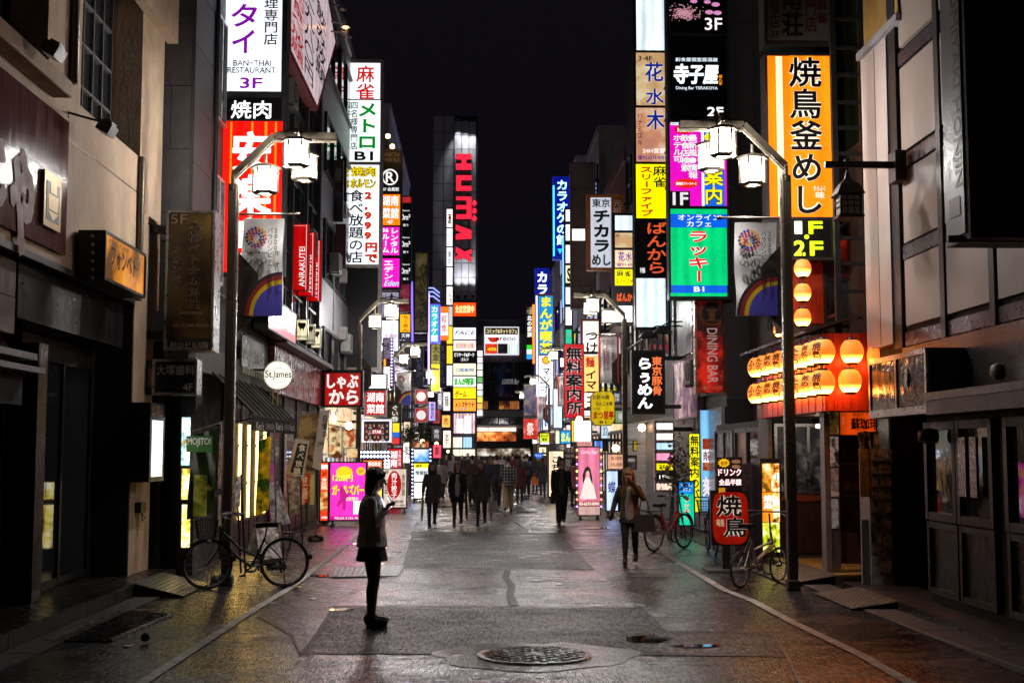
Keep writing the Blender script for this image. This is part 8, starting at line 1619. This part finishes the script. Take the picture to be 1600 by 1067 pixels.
rnd = random.Random(11); spots = [(657, 766), (670, 760), (697, 756), (708, 763), (731, 759), (748, 751), (757, 768), (766, 754), (784, 752), (801, 757), (815, 753), (842, 755), (862, 763), (722, 749), (690, 752), (774, 748)]
for i, (px, py) in enumerate(spots):
    src = proto[i % 7]; o = src if i < 7 else copy_tree(src); c = onG(px, py); o.location = (c.x, c.y, 0); o.rotation_euler.z = R(rnd.choice([0, 180, 170, 190, 20, 175])); s_ = rnd.uniform(.95, 1.04); o.scale = (s_, s_, s_)
bag('orange shopping bag in the far crowd', onY(836, 745, 56), cloth('orange', (.5, .12, .02)), .3, .35, .12, .15)

# ================================================================ bicycles
def bicycle(label, rear, front, rw=.33, col=None, basket=True, small=False, fender=True, rack=True, steer=0, group='parked bicycles'):
    a, b = V(rear), V(front); d = b - a; base = d.length; ang = math.atan2(d.y, d.x)
    root = thing('bicycle', label, 'bicycle', (a.x, a.y, 0), ang, group, local=True)
    col = col or surf('bike_black', (.02, .02, .022), .3, .2); TY = surf('tyre_rubber', (.018, .018, .018), .75); CH = STEEL
    lean = R(5); W0, W1 = V((0, 0, rw)), V((base, 0, rw))
    def wheel(c, nm):
        c = V(c); mb = MB(); n = 40; mb.tube([c + V((rw * .955 * math.cos(2 * math.pi * k / n), 0, rw * .955 * math.sin(2 * math.pi * k / n))) for k in range(n)], rw * .05, 8, closed=True); w_ = mb.build(nm, TY, root)
        mb = MB(); mb.tube([c + V((rw * .885 * math.cos(2 * math.pi * k / n), 0, rw * .885 * math.sin(2 * math.pi * k / n))) for k in range(n)], .011, 6, closed=True); mb.build('rim', CH, w_)
        mb = MB(); mb.lathe([(.001, -.05), (.02, -.05), (.028, -.02), (.028, .02), (.02, .05), (.001, .05)], c, 10, axis='y'); mb.build('hub', CH, w_)
        mb = MB()
        for k in range(20):
            t = 2 * math.pi * k / 20; s = .022 * (1 if k % 2 else -1); t2 = t + (.5 if k % 4 < 2 else -.5); mb.tube([c + V((.025 * math.cos(t2), s, .025 * math.sin(t2))), c + V((rw * .88 * math.cos(t), 0, rw * .88 * math.sin(t)))], .0028, 4, cap=False)
        mb.build('spokes', CH, w_)
        if fender:
            mb = MB(); pts = [c + V((rw * 1.07 * math.cos(t), 0, rw * 1.07 * math.sin(t))) for t in [R(10) + R(165) * k / 16 for k in range(17)]]
            for p, q in zip(pts, pts[1:]): mb.bar(p, q, .045, .006)
            mb.build('mudguard', col if not small else CH, w_)
    wheel(W0, 'rear_wheel'); wheel(W1, 'front_wheel')
    seat_z = .80 if not small else .78; bbx = base * (.43 if not small else .42); BB = V((bbx, 0, rw * .86 if not small else .29)); ST = V((base * .26, 0, seat_z - .14)); HT = V((base * .80, 0, .82 if not small else .70)); HB = V((base * .845, 0, .60 if not small else .52))
    mb = MB(); r = .017 if not small else .02
    if small: mb.tube([HB, BB + V((.03, 0, .06))], .028, 8); mb.tube([HB + V((-.02, 0, .05)), ST.lerp(BB, .45)], .018, 8)
    else: mb.tube([HB.lerp(HT, .15), V((base * .62, 0, .42)), BB], r * 1.15, 8); mb.tube([HT.lerp(HB, .3), V((base * .58, 0, .52)), BB.lerp(ST, .35)], r, 8)
    mb.tube([BB, ST], r, 8); mb.tube([HT, HB], .019, 8); mb.build('frame', col, root)
    mb = MB()
    for s in (-1, 1): mb.tube([BB + V((0, s * .03, 0)), W0 + V((0, s * .055, 0))], .009, 6); mb.tube([ST.lerp(BB, .08) + V((0, s * .02, 0)), W0 + V((0, s * .055, 0))], .008, 6)
    mb.build('rear_stays', col, root)
    mb = MB()
    for s in (-1, 1): mb.tube([HB + V((0, s * .03, 0)), HB + V((.03, s * .05, -.1)), W1 + V((0, s * .052, 0))], .011, 6)
    mb.build('fork', col if not small else BLACK, root)
    mb = MB(); mb.tube([ST, V((ST.x - .02, 0, seat_z))], .013, 8); mb.build('seat_post', CH, root)
    sx = ST.x - .02; mb = MB(); mb.prism([(sx - .14, -.085, seat_z), (sx - .05, -.09, seat_z + .005), (sx + .06, -.03, seat_z), (sx + .15, -.016, seat_z - .01), (sx + .15, .016, seat_z - .01), (sx + .06, .03, seat_z), (sx - .05, .09, seat_z + .005), (sx - .14, .085, seat_z)], (0, 0, .06)); bevel(mb.build('saddle', surf('saddle_black', (.015, .014, .014), .35), root), .025, 3)
    top = V((HT.x - .03, 0, HT.z + (.14 if not small else .26))); mb = MB(); mb.tube([HT, top], .013, 8); mb.tube([top + V((-.14 if not small else .0, -.27, .02)), top + V((-.03, -.22, .03)), top + V((.04, -.08, .02)), top + V((.04, .08, .02)), top + V((-.03, .22, .03)), top + V((-.14 if not small else 0, .27, .02))], .011, 8); mb.build('handlebar', CH if not small else BLACK, root)
    for s in (-1, 1):
        mb = MB(); e = top + V((-.14 if not small else 0, s * .27, .02)); mb.tube([e + V((.04, -s * .02, .003)), e + V((-.07, s * .01, 0))] if not small else [e + V((0, -s * .06, 0)), e + V((-.02, s * .05, 0))], .017, 8); mb.build('grip', BLACK, root)
        mb = MB(); e2 = top + V((.02, s * .17, .0)); mb.tube([e2, e2 + V((.03, s * .04, -.02)), e2 + V((-.06, s * .09, -.035))], .006, 5); mb.build('brake_lever', CH, root)
    mb = MB(); mb.lathe([(.06, -.004), (.09, -.004), (.09, .004), (.06, .004)], BB + V((0, -.05, 0)), 24, axis='y')
    for k in range(4): t = k * math.pi / 2; mb.bar(BB + V((0, -.05, 0)), BB + V((.07 * math.cos(t), -.05, .07 * math.sin(t))), .012)
    mb.build('chainring', CH, root)
    for s, t in ((-1, R(-50)), (1, R(130))):
        e = BB + V((.165 * math.cos(t), s * .065, .165 * math.sin(t))); mb = MB(); mb.bar(BB + V((0, s * .06, 0)), e, .014, .022); mb.build('crank', CH, root); mb = MB(); mb.cbox(e + V((0, s * .05, 0)), (.085, .09, .022)); mb.build('pedal', BLACK, root)
    mb = MB()
    if not small: mb.bar(BB + V((-.06, -.062, .035)), W0 + V((.03, -.062, .02)), .02, .075); mb.build('chain_guard', surf('chain_guard', (.42, .40, .38), .35, .3), root)
    else: mb.tube([BB + V((0, -.05, .09)), W0 + V((0, -.05, .035))], .005, 5); mb.tube([BB + V((0, -.05, -.09)), W0 + V((0, -.05, -.035))], .005, 5); mb.build('chain', IRON, root)
    if rack:
        mb = MB(); zr = rw * 2 + .07
        for s in (-.055, .055): mb.tube([V((.12, s, zr)), V((-.26, s, zr)), V((-.26, s, zr + .04))], .006, 5); mb.tube([V((-.12, s, zr)), W0 + V((0, s, 0))], .005, 5)
        for x in (.08, -.05, -.2): mb.bar((x, -.055, zr), (x, .055, zr), .008)
        mb.build('luggage_rack', BLACK if not small else CH, root)
    if basket:
        mb = MB(); bx, bz = base + .02, .66; w0, w1 = .14, .18
        for k in range(9):
            t = -1 + 2 * k / 8
            for s in (-1, 1): mb.tube([(bx + s * .10, t * w0, bz), (bx + s * .14, t * w1, bz + .25)], .003, 4, cap=False); mb.tube([(bx + t * .10, s * w0, bz), (bx + t * .14, s * w1, bz + .25)], .003, 4, cap=False)
        for k in range(6): f_ = k / 5; a_, b_ = .10 + .04 * f_, w0 + (w1 - w0) * f_; z_ = bz + .25 * f_; mb.tube([(bx - a_, -b_, z_), (bx + a_, -b_, z_), (bx + a_, b_, z_), (bx - a_, b_, z_)], .003 if k < 5 else .006, 4, closed=True)
        mb.build('basket', BLACK, root)
        mb = MB(); mb.lathe([(.001, -.04), (.03, -.03), (.04, .04), (.001, .05)], (base - .02, 0, .62), 12, axis='x'); mb.build('headlight', CH, root)
    mb = MB(); mb.tube([W0 + V((.02, -.07, 0)), V((-.04, -.16, .004))], .009, 6); mb.build('kickstand', CH, root)
    # the parked bicycle leans a little on its stand
    return root
fr, re = onG(323, 921), onG(444, 917); fr.z = re.z = 0
bicycle('black town bicycle with basket parked across the pub front', re, fr)
a, b = onG(1022, 862), onG(1074, 856); a.z = b.z = 0; b = a + (b - a).normalized() * 1.06
bicycle('red town bicycle parked on the right behind the blonde woman', a, b, col=surf('bike_red', (.50, .035, .02), .28, .1), basket=False)
a, b = onG(1157, 919), onG(1222, 909); a.z = b.z = 0; b = a + (b - a).normalized() * 1.02
bicycle('small wheeled folding bicycle beside the right lamp post', a, b, rw=.245, col=surf('bike_cream', (.45, .40, .34), .3, .3), basket=False, small=True, fender=False, rack=False)
a, b = onG(1118, 868), onG(1092, 852); a.z = b.z = 0; b = a + (b - a).normalized() * 1.06
bicycle('black bicycle standing close behind the red one', a, b, basket=True)
# flower bouquet stand by the directory
fl_ = thing('flower_stand', 'celebration stand of yellow and pink flowers below the directory sign', 'flowers', onG(1055, 845)); b_ = V(fl_.location); b_.z = 0
mb = MB(); 
for k in range(3): t = k * 2.09; mb.tube([b_ + V((.22 * math.cos(t), .22 * math.sin(t), .004)), b_ + V((0, 0, 1.5))], .015, 6)
mb.build('tripod', DARK, fl_)
rnd = random.Random(8); cen = V(onY(1058, 735, b_.y)); 
for k in range(46):
    p = cen + V((rnd.gauss(0, .13), rnd.gauss(0, .12), rnd.gauss(0, .26))); s_ = rnd.uniform(.03, .055); mb = MB(); mb.lathe([(.001, -s_), (s_ * .7, -s_ * .5), (s_, 0), (s_ * .7, s_ * .5), (.001, s_ * .7)], p, 8); mb.build('bloom', surf(['bloom_yellow', 'bloom_rose', 'bloom_cream'][k % 3], [(.55, .40, .03), (.5, .16, .2), (.55, .5, .38)][k % 3], .6), fl_)
mb = MB()
for k in range(260):
    p = cen + V((rnd.gauss(0, .15), rnd.gauss(0, .14), rnd.gauss(0, .3))); d = V((rnd.uniform(-1, 1), rnd.uniform(-1, 1), rnd.uniform(-1, 1))).normalized(); u = d.orthogonal().normalized() * .02; mb.face([p - d * .06, p + u, p + d * .06, p - u])
o = mb.build('leaves', surf('leaf_green', (.035, .075, .03), .45, 0, .5, 3, 0), fl_); o['kind'] = 'stuff'
mb = MB(); mb.tube([b_ + V((0, 0, 1.3)), (b_.x, b_.y, cen.z)], .02, 6); mb.build('stem', DARK, fl_)
# ---------------------------------------------------------------- overhead wires
def wire(label, a, b, sag=.3, r=.012):
    a, b = V(a), V(b); root = thing('overhead_wire', label, 'wire', a); mb = MB(); mb.tube([a.lerp(b, t) - V((0, 0, sag * 4 * t * (1 - t))) for t in [k / 12 for k in range(13)]], r, 5); mb.build('cable', BLACK, root)
    for q, dx in ((a, -.12 if a.x < 0 else .12), (b, -.12 if b.x < 0 else .12)): mb = MB(); mb.bar(q, q + V((dx, 0, 0)), .03); mb.build('hook', DARK, root)
wire('thin cable from the slanting board bracket along the left facades', (XL - .05, 22.5, 9.6), (XL - .05, 41, 8.8)); wire('thin cable strung along the left walls at lamp height', (XL1 + .0, 17.9, 5.0), (XL + .02, 21.0, 4.9), .05)
wire('cable running behind the right lamp towards the granite wall', (XR + .1, 26.5, 5.5), (XR + .3, 17.6, 5.2), .15)
